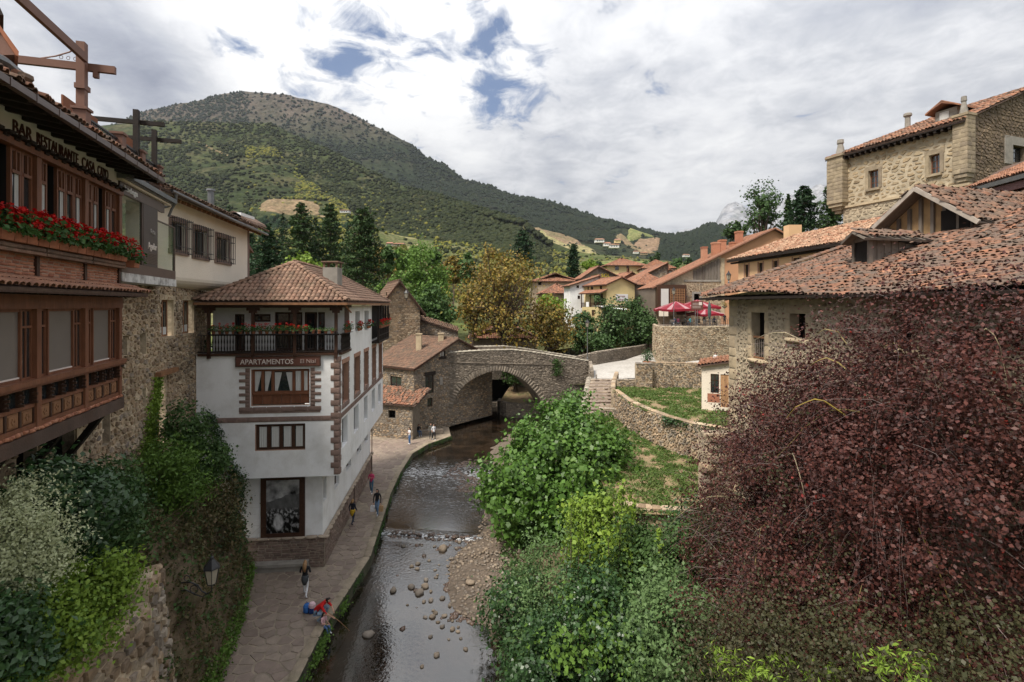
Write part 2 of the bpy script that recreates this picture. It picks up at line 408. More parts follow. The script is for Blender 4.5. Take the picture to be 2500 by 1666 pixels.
# stone prototypes: unit face (x,z in -.5...5), proud along +y, bevelled and uneven
def stone_proto(seed, round_=.18, irr=.10):
    r = np.random.default_rng(seed)
    b = np.array([(-.5,-.5),(.5,-.5),(.5,.5),(-.5,.5)]) * (1 - irr * r.random((4, 2)))
    def oct_(q, k):
        out = []
        for i in range(4):
            p, a, c = q[i], q[i - 1], q[(i + 1) % 4]
            out += [p + (a - p) * k * r.uniform(.6, 1.4), p + (c - p) * k * r.uniform(.6, 1.4)]
        return np.array(out)
    base = oct_(b, round_); top = base * .86 + r.normal(0, .012, base.shape)
    V = [(x, -.3, z) for x, z in base] + [(x, .5 + r.uniform(-.18, .18), z) for x, z in top] 
    V.append((0, .75 + r.uniform(-.1, .2), 0)); c = 16
    F = [(i, (i + 1) % 8, 8 + (i + 1) % 8, 8 + i) for i in range(8)]
    F += [(8 + i, 8 + (i + 1) % 8, 8 + (i + 2) % 8, c) for i in range(0, 8, 2)]
    return np.array(V), np.array(F)
STONES = [stone_proto(i) for i in range(8)]
BLOCKS = [stone_proto(50 + i, .06, .03) for i in range(4)]
BRICKP = [stone_proto(80 + i, .04, .02) for i in range(3)]

class Frame:
    """vertical plane through P0 and P1; s runs along it, z is height, d stands out towards the viewer's side"""
    def __init__(s, P0, P1, flip=False):
        s.p = Vector((P0[0], P0[1], 0)); q = Vector((P1[0], P1[1], 0)); s.L = (q - s.p).length
        s.d = (q - s.p) / s.L; s.n = Vector((s.d.y, -s.d.x, 0))
        mid = (s.p + q) / 2
        if s.n.dot(-mid) < 0: s.n = -s.n
        if flip: s.n = -s.n
    def pt(s, a, z, d=0.0): return s.p + s.d * a + s.n * d + Vector((0, 0, z))
    def px(s, u, v, d=0.0):
        k = (u - 1250) / FP; P = s.p + s.n * d     # (P + d*a).x = k*(P + d*a).y
        a = (k * P.y - P.x) / (s.d.x - k * s.d.y); w = P + s.d * a
        return a, CH - (v - HV) / FP * w.y
    def box(s, g, a0, a1, z0, z1, d0, d1, m=0):
        return g.box(s.pt((a0 + a1) / 2, (z0 + z1) / 2, (d0 + d1) / 2), s.d * (a1 - a0) / 2, s.n * (d1 - d0) / 2, Vector((0, 0, (z1 - z0) / 2)), m)
    def off(s, d): 
        f = Frame.__new__(Frame); f.p = s.p + s.n * d; f.d = s.d; f.n = s.n; f.L = s.L; return f

def clip_under(poly, a, za, b, zb):
    """keep the part of a (s,z) polygon under the line (a,za)-(b,zb)"""
    def h(p): return za + (zb - za) * (p[0] - a) / (b - a) - p[1]
    out = []
    for i in range(len(poly)):
        p, q = poly[i], poly[(i + 1) % len(poly)]; hp, hq = h(p), h(q)
        if hp >= 0: out.append(p)
        if (hp > 0) != (hq > 0) and abs(hp - hq) > 1e-9:
            t = hp / (hp - hq); out.append((p[0] + (q[0] - p[0]) * t, p[1] + (q[1] - p[1]) * t))
    return out

def wall(fr, s0, s1, z0, z1, mt, parent, holes=(), top=None, rev=.22, name='wall', d=0.0, revmat=None):
    """sheet wall with real openings and reveals; top = [(s,z),...] roofline for gables"""
    g = Geo(); ss = {s0, s1}; zz = {z0, z1}
    for h in holes: ss |= {h[0], h[1]}; zz |= {h[2], h[3]}
    if top: ss |= {p[0] for p in top if s0 < p[0] < s1}
    ss = sorted(x for x in ss if s0 <= x <= s1); zz = sorted(x for x in zz if z0 <= x <= z1)
    for a, b in zip(ss, ss[1:]):
        for c, e in zip(zz, zz[1:]):
            ms, mz = (a + b) / 2, (c + e) / 2
            if any(h[0] < ms < h[1] and h[2] < mz < h[3] for h in holes): continue
            poly = [(a, c), (b, c), (b, e), (a, e)]
            if top:
                for (ta, tza), (tb, tzb) in zip(top, top[1:]):
                    if ta <= ms <= tb: poly = clip_under(poly, ta, tza, tb, tzb)
            if len(poly) >= 3: g.poly([fr.pt(p[0], p[1], d) for p in poly])
    for h in holes:
        a, b, c, e = h[:4]; P = lambda s, z, k: fr.pt(s, z, d - k)
        m = 1 if revmat else 0
        g.quad(P(a,c,0), P(a,e,0), P(a,e,rev), P(a,c,rev), m); g.quad(P(b,c,0), P(b,e,0), P(b,e,rev), P(b,c,rev), m)
        g.quad(P(a,c,0), P(b,c,0), P(b,c,rev), P(a,c,rev), m); g.quad(P(a,e,0), P(b,e,0), P(b,e,rev), P(a,e,rev), m)
    return build(g, name, [mt, revmat] if revmat else mt, parent)

def voronoi_cells(pts, lim):
    from mathutils.geometry import delaunay_2d_cdt
    vs, _, fs, *_r = delaunay_2d_cdt([Vector(p) for p in pts], [], [], 0, 1e-5)
    cen = []; inc = {i: [] for i in range(len(vs))}
    for k, f in enumerate(fs):
        a, b, c = [vs[i] for i in f]; D = 2 * (a.x*(b.y-c.y)+b.x*(c.y-a.y)+c.x*(a.y-b.y))
        if abs(D) < 1e-9: cen.append((a+b+c)/3)
        else:
            ux = ((a.length_squared)*(b.y-c.y)+(b.length_squared)*(c.y-a.y)+(c.length_squared)*(a.y-b.y))/D
            uy = ((a.length_squared)*(c.x-b.x)+(b.length_squared)*(a.x-c.x)+(c.length_squared)*(b.x-a.x))/D
            cen.append(Vector((ux, uy)))
        for i in f: inc[i].append(k)
    for i, ks in inc.items():
        if len(ks) < 4: continue
        p = vs[i]; q = sorted((cen[k] for k in ks), key=lambda c: math.atan2(c.y-p.y, c.x-p.x))
        if max((c-p).length for c in q) > lim: continue
        yield p, q

def rubble(fr, s0, s1, z0, z1, w, h, mats, parent, holes, top, depth, name, limit, gap, r, mask, warp, d, minpx):
    pts = []; ny = int((z1 - z0) / h) + 3
    for j in range(ny):
        s = s0 / w - 1 + r.random()
        while s < s1 / w + 1:
            pts.append((s, z0 / h + j - 1 + r.uniform(-.38, .38))); s += r.uniform(.45, 1.55)
    tp = list(zip(*top)) if top else None; cells = []
    for p, q in voronoi_cells(pts, 1.9):
        cs, cz = p.x * w, p.y * h
        if not (s0 < cs < s1 and z0 < cz < z1): continue
        if tp and cz > np.interp(cs, *tp) - .04: continue
        if any(H[0] < cs < H[1] and H[2] < cz < H[3] for H in holes): continue
        if mask and not mask(cs, cz): continue
        near = [H for H in holes if H[0] - w < cs < H[1] + w and H[2] - h < cz < H[3] + h]
        poly = []
        for c in q:
            a, b = min(max(c.x * w, s0), s1), min(max(c.y * h, z0), z1)
            if tp: b = min(b, float(np.interp(a, *tp)))
            for H in near:
                if H[0] < a < H[1] and H[2] < b < H[3]:
                    if cs <= H[0]: a = H[0]
                    elif cs >= H[1]: a = H[1]
                    elif cz <= H[2]: b = H[2]
                    else: b = H[3]
            poly.append((a, b))
        poly = [a for i, a in enumerate(poly) if math.dist(a, poly[i - 1]) > .02]
        if len(poly) >= 3: cells.append((cs, cz, poly))
    if not cells: return
    f = warp or (lambda s, z: (fr.pt(s, z, d), fr.d, fr.n))
    info = [f(c[0], c[1]) for c in cells]; P = np.array([i[0] for i in info])
    sz = np.array([max(max(p[0] for p in c[2]) - min(p[0] for p in c[2]), max(p[1] for p in c[2]) - min(p[1] for p in c[2])) for c in cells])
    px = px_size(P, sz); solo = set(int(i) for i in np.argsort(-px)[:limit] if px[int(i)] >= minpx); rest = Geo(); o0 = root_loc(parent)
    for k, (cs, cz, poly) in enumerate(cells):
        C, dx, dn = info[k]; m = int(r.integers(len(mats))); g = Geo() if k in solo else rest; n = len(poly)
        mx = sum(p[0] for p in poly) / n; mz = sum(p[1] for p in poly) / n; dp = depth * r.uniform(.35, 1.15)
        sh = [max(.25, 1 - gap * r.uniform(.7, 2.0) / max(math.dist(p, (mx, mz)), .05)) for p in poly]
        base = [C + dx * ((mx - cs) + (p[0] - mx) * q) + Vector((0, 0, (mz - cz) + (p[1] - mz) * q)) - dn * .03 for p, q in zip(poly, sh)]
        front = [C + dx * ((mx - cs) + (p[0] - mx) * q * .84) + Vector((0, 0, (mz - cz) + (p[1] - mz) * q * .84)) + dn * (dp * r.uniform(.8, 1.1)) for p, q in zip(poly, sh)]
        g.add(base + front, [tuple(range(n, 2 * n))] + [(i, (i + 1) % n, n + (i + 1) % n, n + i) for i in range(n)], m)
        if k in solo:
            me = bpy.data.meshes.new(name); c0 = C - o0
            me.from_pydata([(a - C.x, b - C.y, e - C.z) for a, b, e in g.v], [], g.f); me.materials.append(mats[m])
            o = bpy.data.objects.new(name, me); o.parent = parent; o.location = c0; COL.objects.link(o)
    if rest.v: build(rest, name + 's', list(mats), parent, kind='stuff')

def masonry(fr, s0, s1, z0, z1, w, h, mats, parent, holes=(), top=None, depth=.05, protos=None, name='stone', limit=300,
            jw=.45, jh=.25, gap=.03, seed=0, mask=None, warp=None, d=0.0, minpx=10):
    """stones laid over a wall: uneven rubble, or courses of blocks when protos are given"""
    r = np.random.default_rng(seed + 100)
    if protos is None: return rubble(fr, s0, s1, z0, z1, w, h, mats, parent, holes, top, depth, name, limit, gap, r, mask, warp, d, minpx)
    C, X, Y, Z, pid = [], [], [], [], []
    z = z0; dx = np.array(fr.d); dn = np.array(fr.n)
    while z < z1 - .04:
        hh = h * (1 + jh * r.uniform(-1, 1)); hh = min(hh, z1 - z)
        s = s0 - r.random() * w * .6
        while s < s1 - .02:
            ww = w * (1 + jw * r.uniform(-1, 1)); a, b = max(s, s0), min(s + ww, s1); s += ww
            if b - a < .05: continue
            if top:
                zt = min(np.interp(a, [p[0] for p in top], [p[1] for p in top]), np.interp(b, [p[0] for p in top], [p[1] for p in top]))
                if z + hh * .9 > zt: continue
            bad = False
            for q in holes:
                if a < q[1] - .03 and b > q[0] + .03 and z < q[3] - .03 and z + hh > q[2] + .03:
                    # trim sideways
                    if a < q[0] - .08: b = min(b, q[0])
                    elif b > q[1] + .08: a = max(a, q[1])
                    else: bad = True; break
            if bad or b - a < .05: continue
            cs, cz = (a + b) / 2, z + hh / 2
            if mask and not mask(cs, cz): continue
            jit = r.normal(0, .015); lift = r.uniform(-.012, .012)
            ang = 0; vs = 1
            W_, H_ = (b - a - gap) , (hh - gap) * vs
            if warp: P = warp(cs, cz); 
            else: P = (fr.pt(cs, cz + jit * .5, d + lift), dx, dn)
            ddx = np.array(P[1]); ddn = np.array(P[2]); up = np.array((0, 0, 1.0))
            xx = ddx * math.cos(ang) + up * math.sin(ang); zz_ = up * math.cos(ang) - ddx * math.sin(ang)
            C.append(np.array(P[0])); X.append(xx * W_ * (1 if r.random() > .5 else -1)); Y.append(ddn * depth * r.uniform(.6, 1.3)); Z.append(zz_ * H_); pid.append(r.integers(len(protos)))
        z += hh
    if not C: return
    T = mats4(np.array(C), np.array(X), np.array(Y), np.array(Z))
    pieces(parent, name, protos, T, pid, mats, mid=r.integers(0, len(mats), len(C)), size=np.maximum(np.linalg.norm(X, axis=1), np.linalg.norm(Z, axis=1)), limit=limit, minpx=minpx)

# barrel tile: x across, y up the slope, z out of the roof; lower end at y=0
def tile_proto(seg=4, taper=.82, h=.42, thick=.07):
    V, F = [], []
    for y, k, l in ((0, 1.0, .10), (1.12, taper, 0)):
        for i in range(seg + 1):
            a = math.pi * i / seg; V.append((-.5 * k * math.cos(a), y, h * k * math.sin(a) + l))
    n = seg + 1
    for i in range(seg): F.append((i, i + 1, n + i + 1, n + i))
    b = len(V)           # lip that gives the lower end its thickness
    for i in range(n):
        a = math.pi * i / seg; V.append((-.5 * (1 - 2 * thick) * math.cos(a), 0.0, h * (1 - 2 * thick) * math.sin(a) + .10 - thick * .3))
    for i in range(seg): F.append((i + 1, i, b + i, b + i + 1))
    return np.array(V), np.array(F)
TILE4, TILE3 = tile_proto(4), tile_proto(3)

def tiles(parent, O, E, U, inside, smax, tmax, mats, w=.22, e=.36, mess=0.0, proto=TILE4, limit=300, name='roof_tile', seed=0, miss=0.0, sag=None, drop=0.0, minpx=10, weights=None):
    """O lower corner, E unit along the eave, U unit up the slope, inside(s,t) says where the roof is"""
    r = np.random.default_rng(seed + 5); O, E, U = np.array(O, float), np.array(E, float), np.array(U, float)
    Nn = np.cross(E, U); Nn *= np.sign(Nn[2]); 
    S_, T_ = [], []
    ns, ntt = int(smax / w) + 1, int(tmax / e) + 1
    a, b = np.meshgrid((np.arange(ns) + .5) * w, np.arange(ntt) * e - drop)
    a, b = a.ravel(), b.ravel()
    keep = np.array([inside(x, y + e * .5) for x, y in zip(a, b)]) & (r.random(len(a)) >= miss)
    a, b = a[keep], b[keep]; n = len(a)
    a = a + r.normal(0, 1, n) * w * .25 * mess + (w * .12 * np.sin(b * 1.7 + a * .2) * mess); b = b + r.normal(0, 1, n) * e * .14 * mess
    ang = r.normal(0, .16 * mess + .008, n)
    lift = np.abs(r.normal(0, .025 * mess, n))
    if sag is not None: lift = lift + sag(a, b)
    C = O + a[:, None] * E + b[:, None] * U + lift[:, None] * Nn
    ca, sa = np.cos(ang)[:, None], np.sin(ang)[:, None]
    X = (E * ca + U * sa) * (w * 1.02); Yv = (U * ca - E * sa) * e; tl = (r.normal(0, .12 * mess, n))[:, None]; Yv = Yv + Nn * e * tl * .5
    Z = np.repeat(Nn[None] * w, n, 0)
    if np.dot(np.cross(E, U), Nn) < 0: X = -X
    mid = r.choice(len(mats), n, p=weights)
    pieces(parent, name, [proto], mats4(C, X, Yv, Z), np.zeros(n, int), mats, mid=mid, size=np.full(n, max(w, e)), limit=limit, minpx=minpx)

def ridge_tiles(parent, pts, mats, w=.26, l=.36, name='ridge_tile', lift=.06, mess=0.3, seed=0, limit=60):
    r = np.random.default_rng(seed); C, X, Y, Z = [], [], [], []
    for a, b in zip(pts, pts[1:]):
        a, b = np.array(a), np.array(b); L = np.linalg.norm(b - a); d = (b - a) / L
        x = np.cross(d, (0, 0, 1.0)); x /= np.linalg.norm(x); z = np.cross(x, d)
        for k in range(max(1, int(L / l))):
            an = r.normal(0, .07 * mess); dd = d * math.cos(an) + x * math.sin(an)
            C.append(a + d * (k * l) + z * lift); X.append(np.cross(dd, z) * w); Y.append(dd * l); Z.append(z * w)
    n = len(C)
    pieces(parent, name, [TILE4], mats4(np.array(C), np.array(X), np.array(Y), np.array(Z)), np.zeros(n, int), mats, mid=r.integers(0, len(mats), n), limit=limit, size=np.full(n, l))

def text(body, fr, s, z, size, mt, parent, d=.01, depth=.01, name='lettering', shear=0.0, align='LEFT', sx=1.0, label=None):
    """flat or raised lettering standing on a Frame"""
    cu = bpy.data.curves.new(name, 'FONT'); cu.body = body; cu.size = size; cu.extrude = depth; cu.shear = shear; cu.align_x = align
    cu.resolution_u = 3
    o = bpy.data.objects.new(name, cu); COL.objects.link(o)
    dg = bpy.context.evaluated_depsgraph_get(); me = bpy.data.meshes.new_from_object(o.evaluated_get(dg))
    bpy.data.objects.remove(o); me.materials.clear(); me.materials.append(mt)
    right = Vector((0, 0, 1)).cross(fr.n)      # reading direction seen from outside
    p = fr.pt(s, z, d) - root_loc(parent)
    M = Matrix(((right.x * sx, 0, fr.n.x, p.x), (right.y * sx, 0, fr.n.y, p.y), (0, 1, 0, p.z), (0, 0, 0, 1)))
    me.transform(M); me.name = name
    o = bpy.data.objects.new(name, me); link(o, parent); tag(o, label); return o
# ================================================================ far landscape
def fbm(x, y, sc, seed=0.0, octv=4):
    return mnoise.fractal(Vector((x * sc + seed, y * sc - seed, seed * .7)), 1.0, 2.1, octv)

class Ridge:
    """hillside between a foot line and a crest line, each given by bearing (photo column) and height angle (photo row)"""
    def __init__(s, crest, Dc, foot, Df, p=1.0, amp=20, sc=.004, seed=0.0):
        s.c, s.Dc, s.ft, s.Df, s.p, s.amp, s.sc, s.seed = crest, Dc, foot, Df, p, amp, sc, seed
    def ip(s, L, u): return float(np.interp(u, [q[0] for q in L], [q[1] for q in L]))
    def P(s, u, t, lift=0.0):
        Dc = s.ip(s.Dc, u) if isinstance(s.Dc, list) else s.Dc
        Df = s.ip(s.Df, u) if isinstance(s.Df, list) else s.Df
        if t <= 1:
            Y = Df + (Dc - Df) * t; v = s.ip(s.ft, u) + (s.ip(s.c, u) - s.ip(s.ft, u)) * t ** s.p
            X = (u - 1250) / FP * Y; Z = CH - (v - HV) / FP * Y
        else:
            Y = Dc * (1 + (t - 1) * .8); X = (u - 1250) / FP * Y; Z = CH - (s.ip(s.c, u) - HV) / FP * Dc - (t - 1) * Dc * .55
        w = min(1, t * 4) * (1 if t < 1 else 1)
        k = (.35 if s.amp < 30 else .6) if t > .93 and s.amp < 100 else 1
        return Vector((X, Y, Z + s.amp * k * w * fbm(X, Y, s.sc, s.seed) + lift))
    def mesh(s, name, m, us, ts):
        V = np.array([s.P(u, t) for t in ts for u in us]); nu = len(us)
        F = [(j * nu + i, j * nu + i + 1, (j + 1) * nu + i + 1, (j + 1) * nu + i) for j in range(len(ts) - 1) for i in range(nu - 1)]
        return build_np(name, V, np.array(F), m, kind='structure', smooth=True)
    def patch(s, name, m, pts, lift, label=None, n=10):
        """piece of land lying on the hillside, corner points as (u,t)"""
        a, b, c, d = [np.array(q, float) for q in pts]; V = []
        for j in range(n + 1):
            for i in range(n + 1):
                q = (a * (1 - i / n) + b * i / n) * (1 - j / n) + (d * (1 - i / n) + c * i / n) * j / n
                e = min(i, j, n - i, n - j) == 0
                V.append(s.P(q[0] + (6 * fbm(i * 3, j * 3, .3, 4.2) if e else 0), q[1], lift if not e else lift * .1))
        F = [(j * (n + 1) + i, j * (n + 1) + i + 1, (j + 1) * (n + 1) + i + 1, (j + 1) * (n + 1) + i) for j in range(n) for i in range(n)]
        return build_np(name, np.array(V), np.array(F), m, kind='structure', smooth=True)

def hill_mat(name, a, b, c, rock, sc, rockamt=0.0, zr=(1e6, 1e6), bump=1.0, bs=.05):
    m = bpy.data.materials.new(name); m.use_nodes = True; nt = m.node_tree; N, L = nt.nodes, nt.links
    bs_ = N['Principled BSDF']; geo = N.new('ShaderNodeNewGeometry'); bs_.inputs['Roughness'].default_value = 1; bs_.inputs['Specular IOR Level'].default_value = .05
    def nz(s, d=6, r=.6):
        n = N.new('ShaderNodeTexNoise'); L.new(geo.outputs['Position'], n.inputs['Vector']); n.inputs['Scale'].default_value = s
        n.inputs['Detail'].default_value = d; n.inputs['Roughness'].default_value = r; return n.outputs[0]
    def mr(x, lo, hi):
        n = N.new('ShaderNodeMapRange'); L.new(x, n.inputs[0]); n.inputs[1].default_value = lo; n.inputs[2].default_value = hi; return n.outputs[0]
    def mx(f, x, y):
        n = N.new('ShaderNodeMix'); n.data_type = 'RGBA'; L.new(f, n.inputs[0])
        for i, q in ((6, x), (7, y)):
            if isinstance(q, tuple): n.inputs[i].default_value = (*q, 1)
            else: L.new(q, n.inputs[i])
        return n.outputs[2]
    c1 = mx(mr(nz(sc), .42, .58), a, b); c1 = mx(mr(nz(sc * 2.7, 4), .5, .66), c1, c)
    if rockamt > 0:
        sp = N.new('ShaderNodeSeparateXYZ'); L.new(geo.outputs['Position'], sp.inputs[0])
        md = N.new('ShaderNodeMath'); md.operation = 'MULTIPLY'; L.new(mr(sp.outputs[2], *zr), md.inputs[0]); L.new(mr(nz(sc * 2, 8, .7), .5 - rockamt * .35, .6), md.inputs[1])
        c1 = mx(md.outputs[0], c1, rock)
    fine = nz(bs, 3, .7); mm = N.new('ShaderNodeMix'); mm.data_type = 'RGBA'; mm.blend_type = 'MULTIPLY'; mm.inputs[0].default_value = 1
    L.new(c1, mm.inputs[6]); g = N.new('ShaderNodeMapRange'); L.new(fine, g.inputs[0]); g.inputs[1].default_value = .3; g.inputs[2].default_value = .7; g.inputs[3].default_value = .5; g.inputs[4].default_value = 1.5
    L.new(g.outputs[0], mm.inputs[7]); L.new(mm.outputs[2], bs_.inputs['Base Color'])
    bp = N.new('ShaderNodeBump'); bp.inputs['Strength'].default_value = bump; bp.inputs['Distance'].default_value = 6; L.new(fine, bp.inputs['Height']); L.new(bp.outputs[0], bs_.inputs['Normal'])
    return m

US = list(range(-1500, 4001, 30))
far_peaks = Ridge([(-1500,700),(1500,620),(1600,590),(1640,566),(1665,553),(1690,545),(1705,540),(1722,537),(1735,545),(1745,540),(1765,500),(1790,488),(1812,490),(1840,510),(1880,505),(1910,492),(1935,470),(1945,464),(1965,477),(1985,462),(2003,455),(2025,458),(2045,470),(2100,500),(2300,560),(4000,640)],
                  7500, [(-1500,720),(4000,720)], 5200, amp=120, sc=.0034, seed=3.1, p=.8)
far_peaks.mesh('distant_mountains', hill_mat('haze_blue_limestone', (.13,.15,.18), (.19,.20,.22), (.11,.13,.12), (.25,.25,.26), .0022, .8, (500, 1100), bs=.012), list(range(1400, 2700, 9)), [0,.2,.4,.5,.6,.68,.75,.81,.87,.91,.94,.97,1,1.05,1.15,1.5])  # blue of distance haze is mixed into the rock colours
main_m = Ridge([(-1500,600),(-400,430),(200,335),(345,280),(500,240),(545,231),(600,227),(680,235),(760,243),(800,250),(850,278),(930,318),(1000,352),(1040,385),(1080,401),(1130,440),(1200,460),(1260,477),(1330,488),(1400,508),(1480,530),(1560,556),(1640,572),(1690,566),(1725,555),(1754,560),(1790,578),(1900,600),(2300,620),(4000,560)],
               [(-1500,2400),(600,2600),(1300,2200),(1700,1900),(4000,2000)], [(-1500,700),(900,690),(1300,690),(1800,690),(4000,700)], [(-1500,1000),(900,1100),(1500,800),(4000,900)], amp=34, sc=.0035, seed=1.7, p=.85)
M_HILL = hill_mat('cloud_shaded_mountain', (.018,.026,.014), (.030,.037,.018), (.048,.046,.030), (.080,.066,.053), .0030, .9, (700, 900), bs=.035)  # cloud shadow over the mountain is put into these darker colours
main_m.mesh('mountain', M_HILL, list(range(-1500, 0, 60)) + list(range(0, 2000, 10)) + list(range(2000, 4001, 60)), [0,.1,.2,.3,.4,.48,.55,.62,.68,.74,.79,.84,.88,.92,.95,.975,1,1.1,1.4])
spur = Ridge([(-1500,420),(0,330),(372,296),(470,298),(570,303),(663,302),(711,326),(776,352),(857,390),(921,426),(986,455),(1099,484),(1190,512),(1275,530),(1310,560),(1345,585),(1420,615),(1600,660),(2000,700),(4000,700)],
             [(-1500,1300),(700,1350),(1100,1000),(1300,760),(4000,700)], [(-1500,700),(600,700),(1000,705),(1300,710),(2000,725),(4000,725)], [(-1500,380),(900,420),(1300,420),(4000,420)], amp=14, sc=.006, seed=5.3, p=.9)
M_SPUR = hill_mat('scrubby_green_hill', (.028,.038,.016), (.043,.053,.022), (.064,.062,.031), (.2,.16,.1), .006, 0, bs=.07)
spur.mesh('hill', M_SPUR, list(range(-1500, 200, 60)) + list(range(200, 1700, 11)) + list(range(1700, 4001, 80)), [0,.08,.16,.24,.32,.4,.48,.56,.64,.72,.8,.87,.93,.97,1,1.1,1.3])
# valley floor and lower slopes behind the village
val = Ridge([(-1500,560),(600,560),(900,556),(1000,585),(1200,600),(1330,612),(1420,618),(1500,625),(1640,640),(1800,650),(2300,650),(4000,640)], [(-1500,500),(900,560),(1300,700),(1700,800),(4000,700)],
            [(-1500,880),(900,880),(1250,870),(1600,820),(4000,820)], 84, amp=3, sc=.012, seed=2.2, p=.40)
M_PAST = hill_mat('rough_pasture', (.075,.095,.032), (.13,.125,.06), (.055,.07,.025), (.2,.16,.1), .02, 0, bs=.25, bump=.5)
val.mesh('hillside', M_PAST, US, [0,.01,.02,.035,.05,.075,.1,.15,.2,.27,.35,.45,.55,.65,.75,.85,.93,1,1.15])
big = Geo(); big.quad((-12000,-3000,-6),(12000,-3000,-6),(12000,12000,-6),(-12000,12000,-6))
build(big, 'ground', M_PAST, kind='structure')

def fieldm(name, a, b, sc, rows=None):
    return hill_mat(name, a, b, tuple(x * .8 for x in a), a, sc, 0, bs=sc * 6, bump=.3)
M_F1 = fieldm('dry_meadow', (.20,.19,.085), (.26,.22,.12), .02)
M_F2 = fieldm('tan_clearing', (.20,.145,.09), (.13,.11,.06), .02)
M_F3 = fieldm('ploughed_field', (.21,.145,.095), (.17,.12,.075), .02)
M_F4 = fieldm('green_meadow', (.12,.15,.05), (.17,.17,.07), .02)
def uv_t(R, u, v):
    c, f = R.ip(R.c, u), R.ip(R.ft, u); return (u, max(0.0, min(1, (f - v) / (f - c))) ** (1 / R.p))
def fld(R, name, m, pts, lift=2.5): R.patch(name, m, [uv_t(R, *p) for p in pts], lift)
fld(spur, 'meadow', M_F2, [(628,504),(800,520),(770,490),(640,486)], 4)
fld(spur, 'track', M_F2, [(558,380),(480,345),(481,343),(560,378)], 3)
fld(spur, 'pasture', M_F1, [(925,610),(1075,612),(1050,590),(935,573)], 3)
fld(spur, 'vineyard', M_F1, [(1290,618),(1330,622),(1300,575),(1275,560)], 3)
fld(main_m, 'vineyard', M_F1, [(1300,612),(1470,625),(1440,606),(1310,566)], 6)
fld(main_m, 'ploughed_field', M_F2, [(1330,590),(1440,612),(1420,596),(1300,562)], 8)
fld(main_m, 'green_meadow', M_F4, [(1530,590),(1600,588),(1585,574),(1535,576)], 6)
fld(main_m, 'ploughed_field', M_F3, [(1545,596),(1605,614),(1612,596),(1560,590)], 7)
fld(main_m, 'meadow', M_F2, [(1505,582),(1560,612),(1600,618),(1510,576)], 6)
fld(val, 'green_meadow', M_F4, [(1420,668),(1640,672),(1600,640),(1440,636)], 1.0)
fld(val, 'pasture', M_F1, [(930,640),(1030,640),(1020,600),(940,598)], 1.0)

# crowns of the woods: low-poly lumps joined per hillside
def lump(seed, sub=1):
    bm = bmesh.new(); bmesh.ops.create_icosphere(bm, subdivisions=sub, radius=1); r = np.random.default_rng(seed)
    V = np.array([v.co for v in bm.verts]); V *= (1 + r.uniform(-.28, .28, (len(V), 1))); V[:, 2] *= .9
    F = np.array([[v.index for v in f.verts] for f in bm.faces]); bm.free(); return V, F
def scatter_lumps(name, V, F, C, R, m, kind='stuff', stretch=1.0):
    n = len(C); a = RNG.uniform(0, 6.28, n); ca, sa = np.cos(a), np.sin(a)
    W = np.repeat(V[None], n, 0) * R[:, None, None]; x = W[..., 0] * ca[:, None] - W[..., 1] * sa[:, None]; y = W[..., 0] * sa[:, None] + W[..., 1] * ca[:, None]
    W = np.stack([x, y, W[..., 2] * stretch], -1) + C[:, None]
    Fa = (F[None] + (np.arange(n) * len(V))[:, None, None]).reshape(-1, 3)
    return build_np(name, W.reshape(-1, 3), Fa, m, kind=kind)
FOREST = mat('forest_crowns', [(.018,.026,.013),(.026,.034,.016),(.036,.042,.019),(.022,.030,.017),(.046,.046,.023)], noise=.15, namt=.3, rough=1, spec=.05, var=.5, dscale=.012)
FORESTM = mat('mountain_crowns', [(.010,.016,.010),(.014,.021,.012),(.019,.025,.014),(.012,.018,.012),(.025,.027,.016)], noise=.1, namt=.3, rough=1, spec=.05, var=.5, dscale=.01)  # shaded copy of the forest colours, cloud shadow painted in
FORESTY = mat('yellowing_crowns', [(.055,.070,.020),(.10,.11,.026),(.15,.14,.032),(.05,.06,.025),(.09,.075,.04)], noise=.15, namt=.3, rough=1, spec=.05, var=.4, dscale=.03)
FORESTD = mat('dark_conifer_crowns', [(.014,.026,.014),(.020,.034,.017)], noise=.2, namt=.3, rough=1, spec=.05)
def wood_on(R, n, u0, u1, t0, t1, r0, r1, name, m, dens=None, sink=.5, stretch=1.0, seed=0):
    rr = np.random.default_rng(seed + 40); C = []; Q = []
    while len(C) < n:
        u, t = rr.uniform(u0, u1), rr.uniform(t0, t1) ** .8
        if dens and rr.random() > dens(u, t): continue
        r = rr.uniform(r0, r1); p = R.P(u, t); p.z += r * (stretch * .8 - sink); C.append(p); Q.append(r)
    V, F = lump(seed, 1); C, Q = np.array(C), np.array(Q)
    if r1 > 5:       # far enough away for eight-sided lumps
        V = np.array([(1,0,0),(0,1,0),(-1,0,0),(0,-1,0),(0,0,1.1),(.6,.6,.55)]) ; F = np.array([(0,5,4),(5,1,4),(0,1,5),(1,2,4),(2,3,4),(3,0,4)])
    scatter_lumps(name, V, F, C, Q, m, stretch=stretch)
def inside_clear(u, t, lst):
    return any(a < u < b and c < t < d for a, b, c, d in lst)
def dens_main(u, t):
    v = main_m.ip(main_m.ft, u) + (main_m.ip(main_m.c, u) - main_m.ip(main_m.ft, u)) * t ** main_m.p
    if 1280 < u < 1480 and v > 560 + (u - 1280) * .22: return .04
    if 1500 < u < 1610 and v > 572: return .05
    if 880 < u < 1010 and 390 < v < 430: return .1
    if 600 < u < 1000 and v < 300 + (u - 600) * .2: return .25
    return 1.0
wood_on(main_m, 24000, 200, 1850, .12, 1.0, 4.5, 9, 'forest', FORESTM, dens_main, seed=1)
